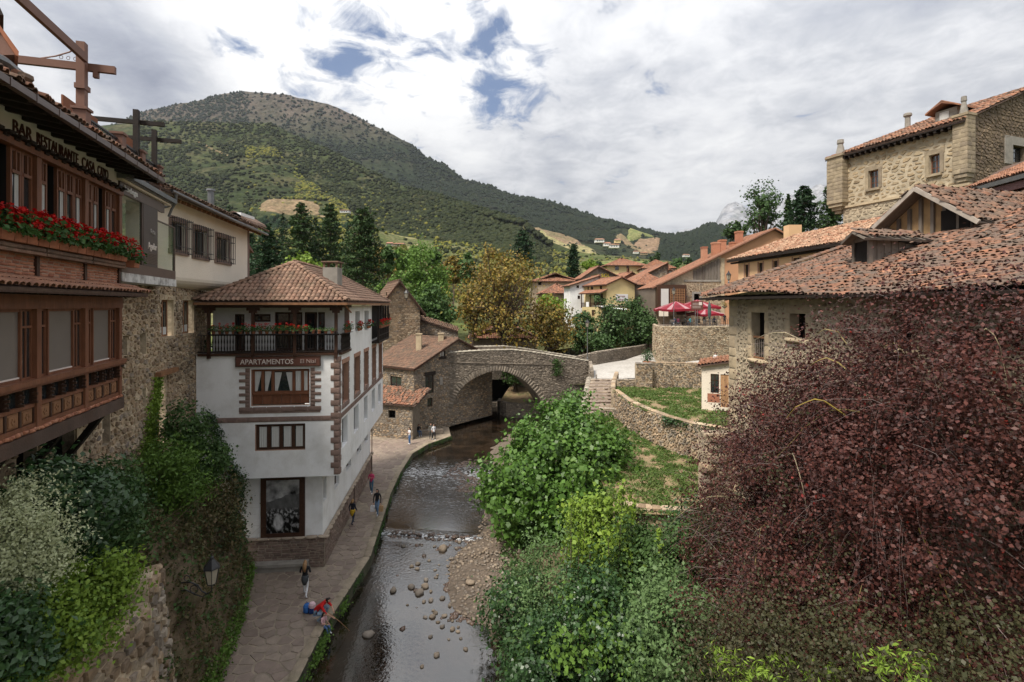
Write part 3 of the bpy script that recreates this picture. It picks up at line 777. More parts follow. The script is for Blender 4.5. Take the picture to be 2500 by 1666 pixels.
def dens_spur(u, t):
    v = spur.ip(spur.ft, u) + (spur.ip(spur.c, u) - spur.ip(spur.ft, u)) * t ** spur.p
    if 920 < u < 1080 and 570 < v < 615: return .02
    if 625 < u < 805 and 484 < v < 522: return .03
    if 560 < u < 720 and 390 < v < 480: return .25
    return 1.0 if fbm(u, v, .02, 9.1) > -.25 else .35
wood_on(spur, 11000, 340, 1345, .03, 1.0, 2.8, 5.0, 'woodland', FOREST, dens_spur, seed=2)
wood_on(spur, 3200, 600, 1080, .08, .8, 2.2, 4.4, 'woodland', FORESTY, lambda u, t: 1.0 if abs(t - (.78 - (u - 600) / 760)) < .13 and dens_spur(u, t) > .3 else 0.03, seed=3)
wood_on(spur, 700, 560, 950, .02, .34, 3.0, 4.6, 'conifer_belt', FORESTD, lambda u, t: 1.0 if dens_spur(u, t) > .1 else 0, stretch=2.0, seed=5)
def dens_val(u, t):
    if 925 < u < 1060 and t > .1: return .03
    if 1400 < u < 1700: return .22
    return 1.0 if u > 1000 else .9
wood_on(val, 2200, 620, 1800, .12, 1.0, 1.0, 2.6, 'hillside_scrub', FORESTY, dens_val, seed=6)
wood_on(val, 1500, 620, 1800, .12, 1.0, 1.2, 3.0, 'hillside_scrub', FOREST, dens_val, seed=7)

# haze over the whole valley
hz = Geo(); hz.box((0, 3300, 700), (11000, 0, 0), (0, 5400, 0), (0, 0, 707.5))
hm = bpy.data.materials.new('haze_air'); hm.use_nodes = True; hn = hm.node_tree; hn.nodes.clear()
ho = hn.nodes.new('ShaderNodeOutputMaterial'); hv = hn.nodes.new('ShaderNodeVolumePrincipled')
hv.inputs['Color'].default_value = (.80, .87, 1.0, 1); hv.inputs['Density'].default_value = 3.6e-5; hv.inputs['Anisotropy'].default_value = .2
hn.links.new(hv.outputs[0], ho.inputs['Volume'])
haze = build(hz, 'haze', hm, kind='stuff')

# ================================================================ river and banks
WZ = -.55
def poly_x(L, y): return float(np.interp(y, [p[1] for p in L], [p[0] for p in L]))
KERB = [(-9.9,5.0)] + [tuple(gnd(u, v, .0))[:2] for u, v in ((720,1666),(789,1530),(848,1441),(901,1360),(930,1273),(952,1204),(975,1155),(1005,1108),(1045,1084),(1100,1065))]
BANK = [(3.6,4),(3.0,10),(1.4,15),(.61,19.05),(.23,20.66),(-1.07,22.3),(-2.74,23.6),(-3.5,28.05),(-2.4,30.7),(-2.3,34.7),(-2.5,49.3),(-.9,55.6),(4.3,60.4),(5.4,75),(6,110)]

def water_mat():
    m = bpy.data.materials.new('river_water'); m.use_nodes = True; nt = m.node_tree; N, L = nt.nodes, nt.links
    b = N['Principled BSDF']; geo = N.new('ShaderNodeNewGeometry'); pos = geo.outputs['Position']
    def nz(s, d, mul=(1,1,1), dist=0.0):
        vm = N.new('ShaderNodeVectorMath'); vm.operation = 'MULTIPLY'; vm.inputs[1].default_value = mul; L.new(pos, vm.inputs[0])
        n = N.new('ShaderNodeTexNoise'); L.new(vm.outputs[0], n.inputs['Vector']); n.inputs['Scale'].default_value = s; n.inputs['Detail'].default_value = d
        n.inputs['Distortion'].default_value = dist; return n.outputs[0]
    def mth(op, a, c, clamp=False):
        n = N.new('ShaderNodeMath'); n.operation = op; n.use_clamp = clamp
        for i, x in enumerate((a, c)):
            if isinstance(x, (int, float)): n.inputs[i].default_value = x
            else: L.new(x, n.inputs[i])
        return n.outputs[0]
    sp = N.new('ShaderNodeSeparateXYZ'); L.new(pos, sp.inputs[0])
    def band(c, w):     # rough water across the stream at distance c
        return mth('SUBTRACT', 1.0, mth('DIVIDE', mth('ABSOLUTE', mth('SUBTRACT', mth('ADD', sp.outputs[1], mth('MULTIPLY', sp.outputs[0], .15)), c), 0), w), True)
    rough = mth('ADD', mth('ADD', band(41.5, 5.0), band(30.1, .8), True), mth('MULTIPLY', band(35.5, 4.5), .45), True)
    rough = mth('ADD', rough, mth('MULTIPLY', band(26.5, 3.5), .25), True)
    bed = N.new('ShaderNodeMix'); bed.data_type = 'RGBA'; L.new(mth('MULTIPLY', mth('SUBTRACT', nz(.9, 6), .40), 3.5, True), bed.inputs[0])
    bed.inputs[6].default_value = (.007,.005,.003,1); bed.inputs[7].default_value = (.032,.020,.012,1)
    foam = mth('MULTIPLY', mth('MULTIPLY', mth('SUBTRACT', mth('ADD', nz(5, 8, (.55,1.6,1), 1.5), mth('MULTIPLY', rough, .14)), .61), 9, True), rough)
    fm = N.new('ShaderNodeMix'); fm.data_type = 'RGBA'; L.new(foam, fm.inputs[0]); L.new(bed.outputs[2], fm.inputs[6]); fm.inputs[7].default_value = (.55,.57,.58,1)
    L.new(fm.outputs[2], b.inputs['Base Color']); b.inputs['IOR'].default_value = 2.35
    L.new(mth('ADD', .035, mth('MULTIPLY', foam, .5)), b.inputs['Roughness'])
    h = mth('ADD', mth('MULTIPLY', nz(7, 3, (1, 1.1, 1), .6), mth('ADD', .16, mth('MULTIPLY', rough, 1.7))), mth('MULTIPLY', nz(1.6, 3, (1,1,1), .4), .12))
    bp = N.new('ShaderNodeBump'); bp.inputs['Distance'].default_value = .05; bp.inputs['Strength'].default_value = .55
    L.new(h, bp.inputs['Height']); L.new(bp.outputs[0], b.inputs['Normal'])
    return m
M_WATER = water_mat()
g = Geo(); q = [(-13, 32.2), (16, 27.85)]; g.quad((-13, 3, WZ), (16, 3, WZ), (16, 27.6, WZ), (-13, 31.95, WZ)); g.quad((-13, 31.95, WZ), (16, 27.6, WZ), (16, 27.85, WZ+.13), (-13, 32.2, WZ+.13)); g.quad((-13, 32.2, WZ+.13), (16, 27.85, WZ+.13), (16, 130, WZ+.13), (-13, 130, WZ+.13)); build(g, 'river', M_WATER, kind='structure')
M_BED = mat('river_gravel', [(.14,.11,.085)], noise=6, namt=.7, dirt=.5, dscale=3, bump=.8, bscale=25, dark=(.06,.045,.03))
M_SOIL = mat('bank_soil', [(.10,.075,.045)], noise=2, namt=.5, dirt=.6, dscale=1, bump=.6, dark=(.04,.05,.02))
M_GRASSY = mat('dry_grass_ground', [(.24,.17,.10)], noise=3, namt=.35, dirt=.8, dscale=.8, bump=.6, bscale=15, dark=(.085,.12,.03))
# right bank: gravel bar rising to the terrace
ys = np.arange(3, 62, .6); offs = [-1.2, -.3, 0, .6, 1.4, 2.4, 3.4, 4.6, 6, 8, 11, 15]; hs = [-1.1, -.7, -.54, -.42, -.34, -.22, -.02, .5, 1.3, 2.6, 3.2, 3.3]
V = []; BOFF, BHS = offs, hs
for y in ys:
    for o, h in zip(offs, hs):
        wx = poly_x(BANK, y) + .5 * fbm(y, 1, .35, 2.0); x = wx + o
        V.append((x, y, h + (.10 if h > -.5 else .02) * fbm(x, y, 1.1, 6)))
nu = len(offs); F = [(j*nu+i, j*nu+i+1, (j+1)*nu+i+1, (j+1)*nu+i) for j in range(len(ys)-1) for i in range(nu-1)]
mi = [0 if (f[0] % nu) < 6 else 1 for f in F]
build_np('river_bank', np.array(V), np.array(F), [M_BED, M_SOIL], mi=mi, kind='structure', smooth=True)
# far river ground beyond the bridge
g = Geo(); g.quad((5.0,61,.3),(40,66,3.5),(60,90,4),(6.0,90,.3)); g.quad((-7.6,60,.4),(-7.6,90,.6),(-60,90,3.5),(-60,58,3.5))
build(g, 'riverside_ground', M_SOIL, kind='structure')

# left path: sheet, kerb, river wall, crazy paving
PL = [(-9.6,5),(-9.9,14),(-10.5,18.3),(-11.6,22),(-13.2,25.7)]
g = Geo(); L_ = [(-16,5)] + [(-16.5,56)]; rim = [(x - .02, y) for x, y in KERB]
prev = None
for x, y in KERB + [(-7.0,56.5)]:
    if prev: g.quad((-19, prev[1], 0), (prev[0] + .02, prev[1], 0), (x + .02, y, 0), (-19, y, 0))
    prev = (x, y)
build(g, 'riverside_path', M_JOINT, kind='structure'); PATH = bpy.data.objects['riverside_path']
g = Geo()
for (x0, y0), (x1, y1) in zip(KERB, KERB[1:]): g.quad((x0+.06,y0,.03),(x1+.06,y1,.03),(x1+.14,y1,-1.2),(x0+.14,y0,-1.2))
g.quad((KERB[-1][0]+.1,KERB[-1][1],.03),(-7.2,57.5,.03),(-7.2,57.5,-1.2),(KERB[-1][0]+.1,KERB[-1][1],-1.2))
build(g, 'river_wall', M_MOSSWALL, kind='structure')

def paving(parent, ok, x0, x1, y0, y1, cell, mats_, z=0.0, name='paving_stone', seed=0, inset=.028, stretch=1.0, zfn=None, limit=300):
    r = np.random.default_rng(seed); pts = []
    ny = int((y1 - y0) / cell); nx = int((x1 - x0) / (cell * stretch))
    for j in range(ny):
        for i in range(nx):
            pts.append((x0 + (i + .5 * (j % 2) + r.uniform(.12, .88)) * cell * stretch, y0 + (j + r.uniform(.12, .88)) * cell))
    cells = []
    for p, q in voronoi_cells(pts, cell * 1.6 * max(1, stretch)):
        if not ok(p.x, p.y): continue
        c = sum(q, Vector((0, 0))) / len(q); zz = zfn(c.x, c.y) if zfn else z
        s = float(px_size(np.array([[c.x, c.y, zz]]), np.array([cell]))[0])
        if s > 0: cells.append((s, c, q, zz))
    cells.sort(key=lambda t: -t[0])
    rest = Geo(); o0 = root_loc(parent)
    for k, (s, c, q, zz) in enumerate(cells):
        hgt = r.uniform(.012, .03); g = rest if (k >= limit or s < 10) else Geo()
        big = [Vector((c.x + (a.x-c.x)*(1-inset/(max((a-c).length,.05))), c.y + (a.y-c.y)*(1-inset/(max((a-c).length,.05))), zz-.02)) for a in q]
        sm = [Vector((c.x + (a.x-c.x)*.90, c.y+(a.y-c.y)*.90, zz+hgt+r.normal(0,.003))) for a in big]; n = len(q)
        f = [tuple(range(n, 2*n))] + [(i, (i+1) % n, n+(i+1) % n, n+i) for i in range(n)]
        g.add(big + sm, f)
        if g is not rest:
            o = build(g, name, mats_[int(r.integers(len(mats_)))], parent)
    if rest.v: build(rest, name + 's', mats_[0], parent, kind='stuff')
def on_path(x, y):
    if x > poly_x(KERB, y) - .42: return False
    if y < 25.9: return x > poly_x(PL, y) - .3
    return x > -9.6 - .109 * (y - 26.5) or y > 42
paving(PATH, on_path, -14, -4, 12, 34, .52, [M_PAVE], seed=3)
paving(PATH, on_path, -16, -3.5, 34, 52, .75, [M_PAVE], seed=4)
# kerb stones
C, X, Y, Z = [], [], [], []
rr = np.random.default_rng(5)
for (x0, y0), (x1, y1) in zip(KERB, KERB[1:]):
    a, b = np.array((x0, y0, 0.)), np.array((x1, y1, 0.)); L_ = np.linalg.norm(b-a); d = (b-a)/L_; nrm = np.array((d[1], -d[0], 0)); s = 0
    while s < L_:
        w = min(rr.uniform(.7, 1.3), L_ - s); 
        if w > .1: C.append(a + d*(s+w/2) - nrm*.12 + (0,0,.035)); X.append(d*(w-.025)); Y.append(np.array((0,0,.09))); Z.append(nrm*.40)
        s += w
pieces(PATH, 'kerb_stone', BLOCKS, mats4(np.array(C), np.array(X), np.array(Y), np.array(Z)), rr.integers(0, 4, len(C)), [M_KERB], size=np.full(len(C), .9))

# rocks
def rock_mesh(seed, flat=.6):
    bm = bmesh.new(); bmesh.ops.create_icosphere(bm, subdivisions=2, radius=1); r = np.random.default_rng(seed); off = Vector(r.uniform(-9, 9, 3))
    for v in bm.verts:
        p = v.co.copy(); k = 1 + .35 * mnoise.noise(p * 1.1 + off) + .1 * mnoise.noise(p * 3 + off); v.co = Vector((p.x * k, p.y * k * .8, p.z * k * flat))
    V = np.array([v.co for v in bm.verts]); F = np.array([[v.index for v in f.verts] for f in bm.faces]); bm.free(); return V, F
M_ROCK = mat('river_rock', [(.22,.17,.12),(.30,.24,.18),(.16,.135,.11),(.26,.22,.18)], noise=3, namt=.35, dirt=.4, dscale=2.5, bump=.3, dark=(.08,.065,.05), rough=.7)
ROCKM = [mesh_np('rock', *rock_mesh(i, .5 + .1 * (i % 3)), [M_ROCK], smooth=True) for i in range(6)]
def rock(u, v, r, label, group=None, z=WZ, k=None):
    p = gnd(u, v, z); o = bpy.data.objects.new('river_rock', ROCKM[(k if k is not None else int(u * 7 + v)) % 6]); COL.objects.link(o)
    o.location = (p.x, p.y, z + r * .12); r *= .78; o.scale = (r, r, r); o.rotation_euler = (0, 0, (u * 1.3) % 6.28); tag(o, label, 'rock', group)
    return o
rock(1081, 1342, .40, 'big square-topped boulder standing in the river below the weir', k=2)
rock(1025, 1448, .33, 'round pale boulder in midstream, largest of the pair by the gravel', k=1)
rock(1038, 1433, .26, 'smaller pale boulder touching the round one in midstream', k=4)
rock(901, 1551, .34, 'brown rock in dark water beside the long fishing stick', k=3)
rock(1147, 1424, .33, 'low pale boulder lying on the gravel bar', z=-.3, k=0)
rock(1212, 1557, .40, 'long pale boulder at the edge of the gravel under the bushes', z=-.4, k=5)
rock(1228, 1537, .34, 'rounded brown rock just above the long pale one by the bushes', z=-.4, k=2)
rock(1004, 1434, .28, 'flat pale stone in midstream left of the round boulder', k=3)
rock(960, 1443, .26, 'flat low stone in the river nearest the kerb below the walkers', k=5)
RG = 'small rocks scattered in the shallow river'; RL = 'small wet rock breaking the surface of the shallow river'
sm = [(1030,1333),(1061,1335),(1122,1325),(1150,1322),(1165,1330),(1005,1384),(1019,1390),(1063,1393),(1068,1405),(1065,1411),(1040,1417),(1052,1445),(995,1478),(1035,1470),(1052,1467),(1118,1493),(1105,1517),(1080,1531),(1105,1537),(1118,1543),(1119,1532),(1038,1508),(1056,1507),(1051,1556),(1096,1562),(1137,1586),(1066,1601),(1030,1629),(1058,1492),(1063,1498),(1085,1505),(1110,1484),(1136,1500),(1145,1520),(1020,1378),(1048,1370),(1072,1380),(1090,1440),(1080,1462),(1070,1520),(1125,1560),(1098,1480),(1115,1340),(1130,1350),(1060,1270),(1118,1252),(985,1335),(1210,1580),(1240,1560),(1225,1600),(1250,1620),(1200,1520),(1190,1505)]
for i, (u, v) in enumerate(sm): rock(u, v, (.10, .15, .19, .13)[i % 4], RL, RG, k=i)
r_ = np.random.default_rng(9)
for i in range(34):     # line of stones across the stream
    u = 930 + i * 7.2; rock(u, 1291 + (i / 33) ** 1.3 * 26 + r_.uniform(-4, 5), r_.uniform(.10, .26), 'wet stone in the line of stones damming the river', 'stones of the low weir across the river', k=i)
def pebbles(n, test, r0, r1, name, m, seed=0, x=(-5, 6), y=(14, 60)):
    rr = np.random.default_rng(seed); V, F = rock_mesh(3); bmv = lump(4, 1); V, F = bmv; C, R = [], []
    while len(C) < n:
        a, b = rr.uniform(*x), rr.uniform(*y); z = test(a, b)
        if z is None: continue
        C.append((a, b, z)); R.append(rr.uniform(r0, r1) * rr.uniform(.5, 1))
    scatter_lumps(name, V * np.array((1, .8, .6)), F, np.array(C), np.array(R), m)
def bank_z(x, y):
    o = x - poly_x(BANK, y); 
    if not -.6 < o < 4.2: return None
    return float(np.interp(o, offs, hs)) + .02
pebbles(2600, bank_z, .04, .15, 'gravel', M_ROCK, 1, y=(17, 36))
def riffle_z(x, y):
    if not (poly_x(KERB, min(y, 50)) + .5 < x < poly_x(BANK, y) + .3): return None
    q = abs(y + x * .15 - 41.5) < 4 and fbm(x, y, .5, 3) > -.05 and x > -6.5 + (y - 38) * .25 or abs(y + .15 * x - 30.1) < .3 or (fbm(x, y, .8, 1) > .35 and 22 < y < 30 and x > -6)
    return (WZ - .01 if y + .15*x < 30.1 else WZ + .11) if q else None
pebbles(800, riffle_z, .06, .2, 'riffle_stones', mat('wet_red_brown_stone', [(.10,.065,.05),(.14,.09,.065),(.09,.07,.055)], noise=4, namt=.3, rough=.3, spec=.5), 2, x=(-8, 2), y=(22, 48))
# ================================================================ building helpers
def window(parent, fr, a0, a1, z0, z1, d=-.16, nx=2, ny=2, fw=.06, bw=.035, fm=None, gm=None, curtain=None, name='window', th=.05, label=None):
    g = Geo(); fm = fm or M_WOODR
    fr.box(g, a0, a0+fw, z0, z1, d-th, d); fr.box(g, a1-fw, a1, z0, z1, d-th, d)
    fr.box(g, a0+fw, a1-fw, z0, z0+fw, d-th, d-.002); fr.box(g, a0+fw, a1-fw, z1-fw, z1, d-th, d-.002)
    for i in range(1, nx):
        c = a0 + (a1-a0)*i/nx; fr.box(g, c-bw, c+bw, z0+fw, z1-fw, d-th, d-.004)
    for j in range(1, ny):
        c = z0 + (z1-z0)*j/ny; fr.box(g, a0+fw, a1-fw, c-bw*.6, c+bw*.6, d-th, d-.008)
    w = build(g, name, fm, parent, label=label)
    g = Geo(); e = d-th*.6; g.quad(fr.pt(a0+fw*.5,z0+fw*.5,e), fr.pt(a1-fw*.5,z0+fw*.5,e), fr.pt(a1-fw*.5,z1-fw*.5,e), fr.pt(a0+fw*.5,z1-fw*.5,e))
    build(g, 'pane', gm or M_GLASS, w)
    if curtain:
        g = Geo(); 
        for (c0, c1, cz0, cz1, taper) in curtain:
            n = 9; top = []; bot = []
            for i in range(n+1):
                k = i/n; q = e+.012+.012*math.sin(i*2.6)
                top.append(fr.pt(c0+(c1-c0)*k, cz1, q)); kb = k if taper == 0 else (k*.35 if taper < 0 else 1-(1-k)*.35); bot.append(fr.pt(c0+(c1-c0)*kb, cz0, q))
            for i in range(n): g.quad(bot[i], bot[i+1], top[i+1], top[i])
        build(g, 'curtain', M_CURT, w)
    return w
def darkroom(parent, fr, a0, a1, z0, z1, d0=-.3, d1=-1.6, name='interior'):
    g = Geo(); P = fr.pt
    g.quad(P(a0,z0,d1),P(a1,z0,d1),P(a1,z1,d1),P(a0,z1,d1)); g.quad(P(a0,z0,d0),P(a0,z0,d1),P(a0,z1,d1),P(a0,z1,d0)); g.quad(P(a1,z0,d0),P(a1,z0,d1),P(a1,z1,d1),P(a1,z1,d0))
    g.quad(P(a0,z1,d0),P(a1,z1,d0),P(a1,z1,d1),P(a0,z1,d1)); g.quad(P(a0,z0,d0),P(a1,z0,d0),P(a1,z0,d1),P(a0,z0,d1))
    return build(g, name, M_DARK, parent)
def roof_plane(parent, pts, m=None, name='roof', th=.08):
    g = Geo(); pts = [Vector(p) for p in pts]; n = (pts[1]-pts[0]).cross(pts[2]-pts[0]).normalized()
    if n.z < 0: n = -n
    g.prism(pts, -n*th); return build(g, name, m or M_ROOFBASE, parent)
def tile_quad(parent, a, b, c, d, mats, w=.22, e=.36, **k):
    """tiles over the quad a-b (eave), c-d (top, c above b); either top corner may slide for hips"""
    a, b, c, d = [Vector(p) for p in (a, b, c, d)]; E = (b-a).normalized(); up = (d-a) - E*(d-a).dot(E); 
    tmax = up.length; U = up/tmax; ss = (d-a).dot(E); se = (c-a).dot(E); L = (b-a).length
    def ins(s, t): q = t/tmax; return q <= 1 and ss*q-.02 <= s <= L+(se-L)*q+.02
    tiles(parent, a, E, U, ins, L, tmax, mats, w, e, **k)
def planter(fr, a, z, d, n, label, w=.38, group=None, seed=0, flowers=1.0, spread=.3, hgt=.34, box=True, lsize=.05, cat='flower pot'):
    """terracotta pot with a geranium in it"""
    loc = fr.pt(a, z, d); t = thing('flower_pot', label, cat, loc, group); g = Geo()
    if box:
        x, y = fr.d*w/2, fr.n*.11; h = .2
        v = [loc + x*i*(1+k*.08) + y*j*(1+k*.15) + Vector((0,0,k*h)) for k in (0,1) for j in (-1,1) for i in (-1,1)]
        g.add(v, [(0,1,3,2),(4,5,7,6),(0,1,5,4),(2,3,7,6),(0,2,6,4),(1,3,7,5)]); g.box(loc+Vector((0,0,h-.01)), x*1.13, y*1.2, (0,0,.02))
    else: g.lathe(loc, [(.07,0),(.10,.15),(.115,.15),(.115,.18)], 8); h = .18
    build(g, 'pot', M_POTS, t)
    r = np.random.default_rng(seed)
    N = int(n); c = np.array(loc) + np.array(fr.d)*r.normal(0, w*.42, N)[:,None] + np.array(fr.n)*r.normal(.05, spread*.42, N)[:,None]; c[:,2] += h + hgt*r.beta(1.3,1.5,N) - .06
    leaves_obj('leaves', c, lsize, M_GERL, t, seed=seed, outward=np.array(loc)+np.array((0,0,.1)))
    if flowers > 0:
        k = int(n*.022*flowers)+1; pc, ps = [], []
        for i in range(k):
            q = np.array(loc) + np.array(fr.d)*r.uniform(-.55,.55)*w + np.array(fr.n)*r.uniform(-.05,spread*.75)+np.array((0,0,h+hgt*r.uniform(.3,1.15)))
            m_ = 22; dv = r.normal(0,1,(m_,3)); dv /= np.linalg.norm(dv,axis=1)[:,None]; pc.append(q+dv*.042*(lsize/.05)**.5)
        leaves_obj('blooms', np.concatenate(pc), lsize*.62, M_GERF, t, seed=seed+1, outward=np.array(loc))
    return t
def leaves_obj(name, C, size, m, parent, seed=0, outward=None, kind='stuff', upbias=.35, aspect=.75, fold=.25, loc=None, szvar=.6, **k):
    """leaf-sized bent quads round the given centres"""
    r = np.random.default_rng(seed); n = len(C); nv = r.normal(0, 1, (n,3))
    if outward is not None:
        o = C - outward; o /= (np.linalg.norm(o,axis=1)[:,None]+1e-6); nv = nv*.75 + o*.9
    nv[:,2] += upbias; nv /= np.linalg.norm(nv,axis=1)[:,None]
    a = r.normal(0,1,(n,3)); a -= nv*(a*nv).sum(1)[:,None]; a /= np.linalg.norm(a,axis=1)[:,None]; b = np.cross(nv,a)
    s = size*(1+szvar*r.uniform(-1,1,n)) if np.isscalar(size) else size; s = s[:,None] if np.ndim(s) else s
    V = np.stack([C - a*s*.5, C - b*s*.5*aspect + nv*s*fold*.4, C + a*s*.5, C + b*s*.5*aspect + nv*s*fold*.4], 1).reshape(-1,3)
    F = np.arange(4*n).reshape(-1,4)
    return build_np(name, V, F, m, parent, kind=kind, loc=loc or (0,0,0), **k)
def leafmat(name, cols0, rough=.55, transl=.25, spec=.25, dscale=.8, var=.35, **k):
    cols = [tuple(min(.6, x*1.3) for x in q) for q in cols0]
    return mat(name, cols, noise=1.3, namt=.22, rough=rough, spec=spec, transl=transl, var=var, dscale=dscale, **k)
M_GERL = leafmat('geranium_leaf', [(.03,.075,.018),(.05,.11,.028),(.025,.055,.015)])
M_GERF = mat('geranium_bloom', [(.52,.008,.008),(.62,.018,.012),(.42,.005,.008)], noise=4, namt=.1, rough=.6, transl=.15)

# ================================================================ restaurant with two timber galleries
RF = Frame((-9.95,8.9), (-12,15.6))
rest = thing('restaurant_building', 'timber and brick restaurant building with two glazed galleries and red geraniums, nearest on the left', 'building', RF.pt(7,0,-1))
POSTS = [-1.45,.68,2.84,5.0,7.06]
g = Geo()
for a in POSTS:
    RF.box(g, a-.09, a+.09, 10.66, 13.45, -.16, .05); RF.box(g, a-.09, a+.09, 14.86, 16.85, -.16, .05)
RF.box(g, -1.6, 7.16, 13.4, 13.72, -.2, .07); RF.box(g, -1.6, 7.16, 16.84, 17.0, -.18, .09)
RF.box(g, -1.6, 7.2, 11.72, 11.84, -.14, .16); RF.box(g, -1.6, 7.2, 11.66, 11.72, -.12, .10)
RF.box(g, -1.6, 7.16, 10.74, 10.84, -.14, .03); RF.box(g, -1.6, 7.16, 11.20, 11.28, -.12, .01)
RF.box(g, -1.6, 7.16, 14.8, 14.87, -.18, .04)
build(g, 'timber_frame', M_WOOD, rest)
g = Geo(); RF.box(g, -1.7, 7.22, 10.32, 10.64, -.2, .08); build(g, 'bressummer_beam', mat('dull_brown_beam', [(.075,.05,.04)], noise=1.5, namt=.5, bump=.2, dirt=.4, dscale=1, dark=(.09,.045,.03), rough=.6), rest)
masonry(RF, -1.6, 7.15, 10.65, 10.75, .075, .1, [M_BRICK], rest, protos=BRICKP, depth=.16, gap=.008, jw=.02, jh=0, name='brick', limit=120, d=-.03, minpx=6)
g = Geo(); RF.box(g, -1.6, 7.1, 10.64, 10.74, -.3, -.02); build(g, 'brick_bed', M_BRICKM, rest)
def brackets_under():
    for a in np.arange(-1.2, 7.2, .43):
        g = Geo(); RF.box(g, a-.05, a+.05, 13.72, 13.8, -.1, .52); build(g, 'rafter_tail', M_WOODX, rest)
brackets_under()
# casements, blinds and carved panels of the lower gallery
for k, (a, b) in enumerate(zip(POSTS, POSTS[1:])):
    a += .09; b -= .09; w = b-a; c0, c1 = a+.40, b-.50
    window(rest, RF, a, c0-.05, 11.84, 13.4, -.04, 1, 1, .05, fm=M_WOOD); window(rest, RF, c1+.06, b, 11.84, 13.4, -.04, 2, 1, .05, .02, fm=M_WOOD)
    g = Geo(); RF.box(g, a+.03, c0-.08, 12.98, 13.03, -.06, -.03); RF.box(g, c1+.09, b-.03, 12.98, 13.03, -.06, -.03); build(g, 'transom', M_WOOD, rest)
    g = Geo(); RF.box(g, c0-.05, c0, 11.84, 13.4, -.1, 0); RF.box(g, c1, c1+.06, 11.84, 13.4, -.1, 0); RF.box(g, c0, c1, 13.34, 13.4, -.1, -.01); RF.box(g, c0, c1, 11.84, 11.9, -.1, -.01); build(g, 'window_frame', M_WOOD, rest)
    g = Geo(); g.quad(RF.pt(c0,11.9,-.05),RF.pt(c1,11.9,-.05),RF.pt(c1,13.34,-.05),RF.pt(c0,13.34,-.05)); build(g, 'blind', M_BLIND, rest)
    g = Geo(); RF.box(g, c0, c1, 11.9, 11.93, -.045, -.02); build(g, 'blind_rail', M_SIGNW, rest)
    n = 4
    for i in range(n):
        x0 = a + w*i/n; x1 = a + w*(i+1)/n
        g = Geo(); RF.box(g, x1-.035, x1+.035 if i < n-1 else x1, 10.84, 11.66, -.1, 0)
        for q in range(4): RF.box(g, x1-.05-.02*(q%2), x1-.03, 11.62-q*.09-.06, 11.62-q*.09, -.02, .07+.02*(q%2))
        build(g, 'muntin', M_WOODD, rest)
        g = Geo(); RF.box(g, x0+.05, x1-.05, 10.86, 11.18, -.06, -.02); RF.box(g, x0+.09, x1-.09, 10.9, 11.14, -.02, 0)
        c = RF.pt((x0+x1)/2, 11.02, .002)
        for q in range(6):
            an = q*math.pi/3; g.box(c + RF.d*.055*math.cos(an)+Vector((0,0,.055*math.sin(an))), RF.d*.024, RF.n*.012, Vector((0,0,.024)))
        build(g, 'carved_panel', M_WOODT, rest)
        g = Geo(); g.quad(RF.pt(x0,11.28,-.08),RF.pt(x1,11.28,-.08),RF.pt(x1,11.66,-.08),RF.pt(x0,11.66,-.08)); build(g, 'pane', M_GLASS, rest)
# upper gallery
for k, (a, b) in enumerate(zip(POSTS, POSTS[1:])):
    a += .09; b -= .09; w = (b-a)/5
    for i, op in enumerate((0,1,0,0,0) if k % 2 == 0 else (0,0,1,0,0)):
        x0, x1 = a+w*i, a+w*(i+1)
        if op:
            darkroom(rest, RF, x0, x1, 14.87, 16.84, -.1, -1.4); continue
        window(rest, RF, x0+.01, x1-.01, 14.87, 16.84, -.03, 1, 1, .06, fm=M_WOOD, th=.07,
               curtain=[(x0+.2, x1-.05, 14.9, 16.3, 0)] if (i+k) % 2 == 0 else None)
        g = Geo(); RF.box(g, x0+.05, x1-.05, 16.3, 16.37, -.08, -.015); RF.box(g, (x0+x1)/2-.02, (x0+x1)/2+.02, 16.37, 16.8, -.08, -.02); build(g, 'glazing_bar', M_WOOD, rest)
g = Geo()
for a in np.arange(-1.4, 7.15, .36):       # carved corbels under the lettered band
    RF.box(g, a, a+.2, 17.0, 17.06, -.05, .22); RF.box(g, a+.02, a+.16, 16.95, 17.0, -.05, .13)
build(g, 'dentil_course', M_WOODX, rest, kind='stuff')
g = Geo(); RF.box(g, -1.7, 7.35, 17.06, 17.65, -.3, -.04); build(g, 'white_band', M_PLAINW, rest)
# lettering runs away from the viewer: placed word by word along the band
def word(w, a0, a1, z, size, m, parent, fr, d):
    o = text(w, fr, 0, 0, size, m, parent, d=0, depth=.02); me = o.data; co = np.array([v.co[:] for v in me.vertices]) + np.array(root_loc(parent))
    dd = np.array(fr.d); p0 = np.array(fr.pt(0,0,0)); s = (co-p0)@dd; zz = co[:,2]; nn = (co-p0)@np.array(fr.n)
    lo, hi = s.min(), s.max(); rd = np.dot(np.array(Vector((0,0,1)).cross(fr.n)), dd) > 0
    s2 = a0 + (s-lo)/(hi-lo)*(a1-a0)
    new = p0 + np.outer(s2, dd) + np.outer(nn + d, np.array(fr.n)) + np.outer(zz+z, (0,0,1)) - np.array(root_loc(parent))
    me.vertices.foreach_set('co', new.astype(np.float32).ravel()); me.update(); return o
for w_, a0, a1 in (('BAR',2.05,2.72),('RESTAURANTE',2.9,4.72),('CASA',4.92,5.62),('CAYO',5.78,6.42)):
    word(w_, a0, a1, 17.16, .40, M_LETTER, rest, RF, -.035)
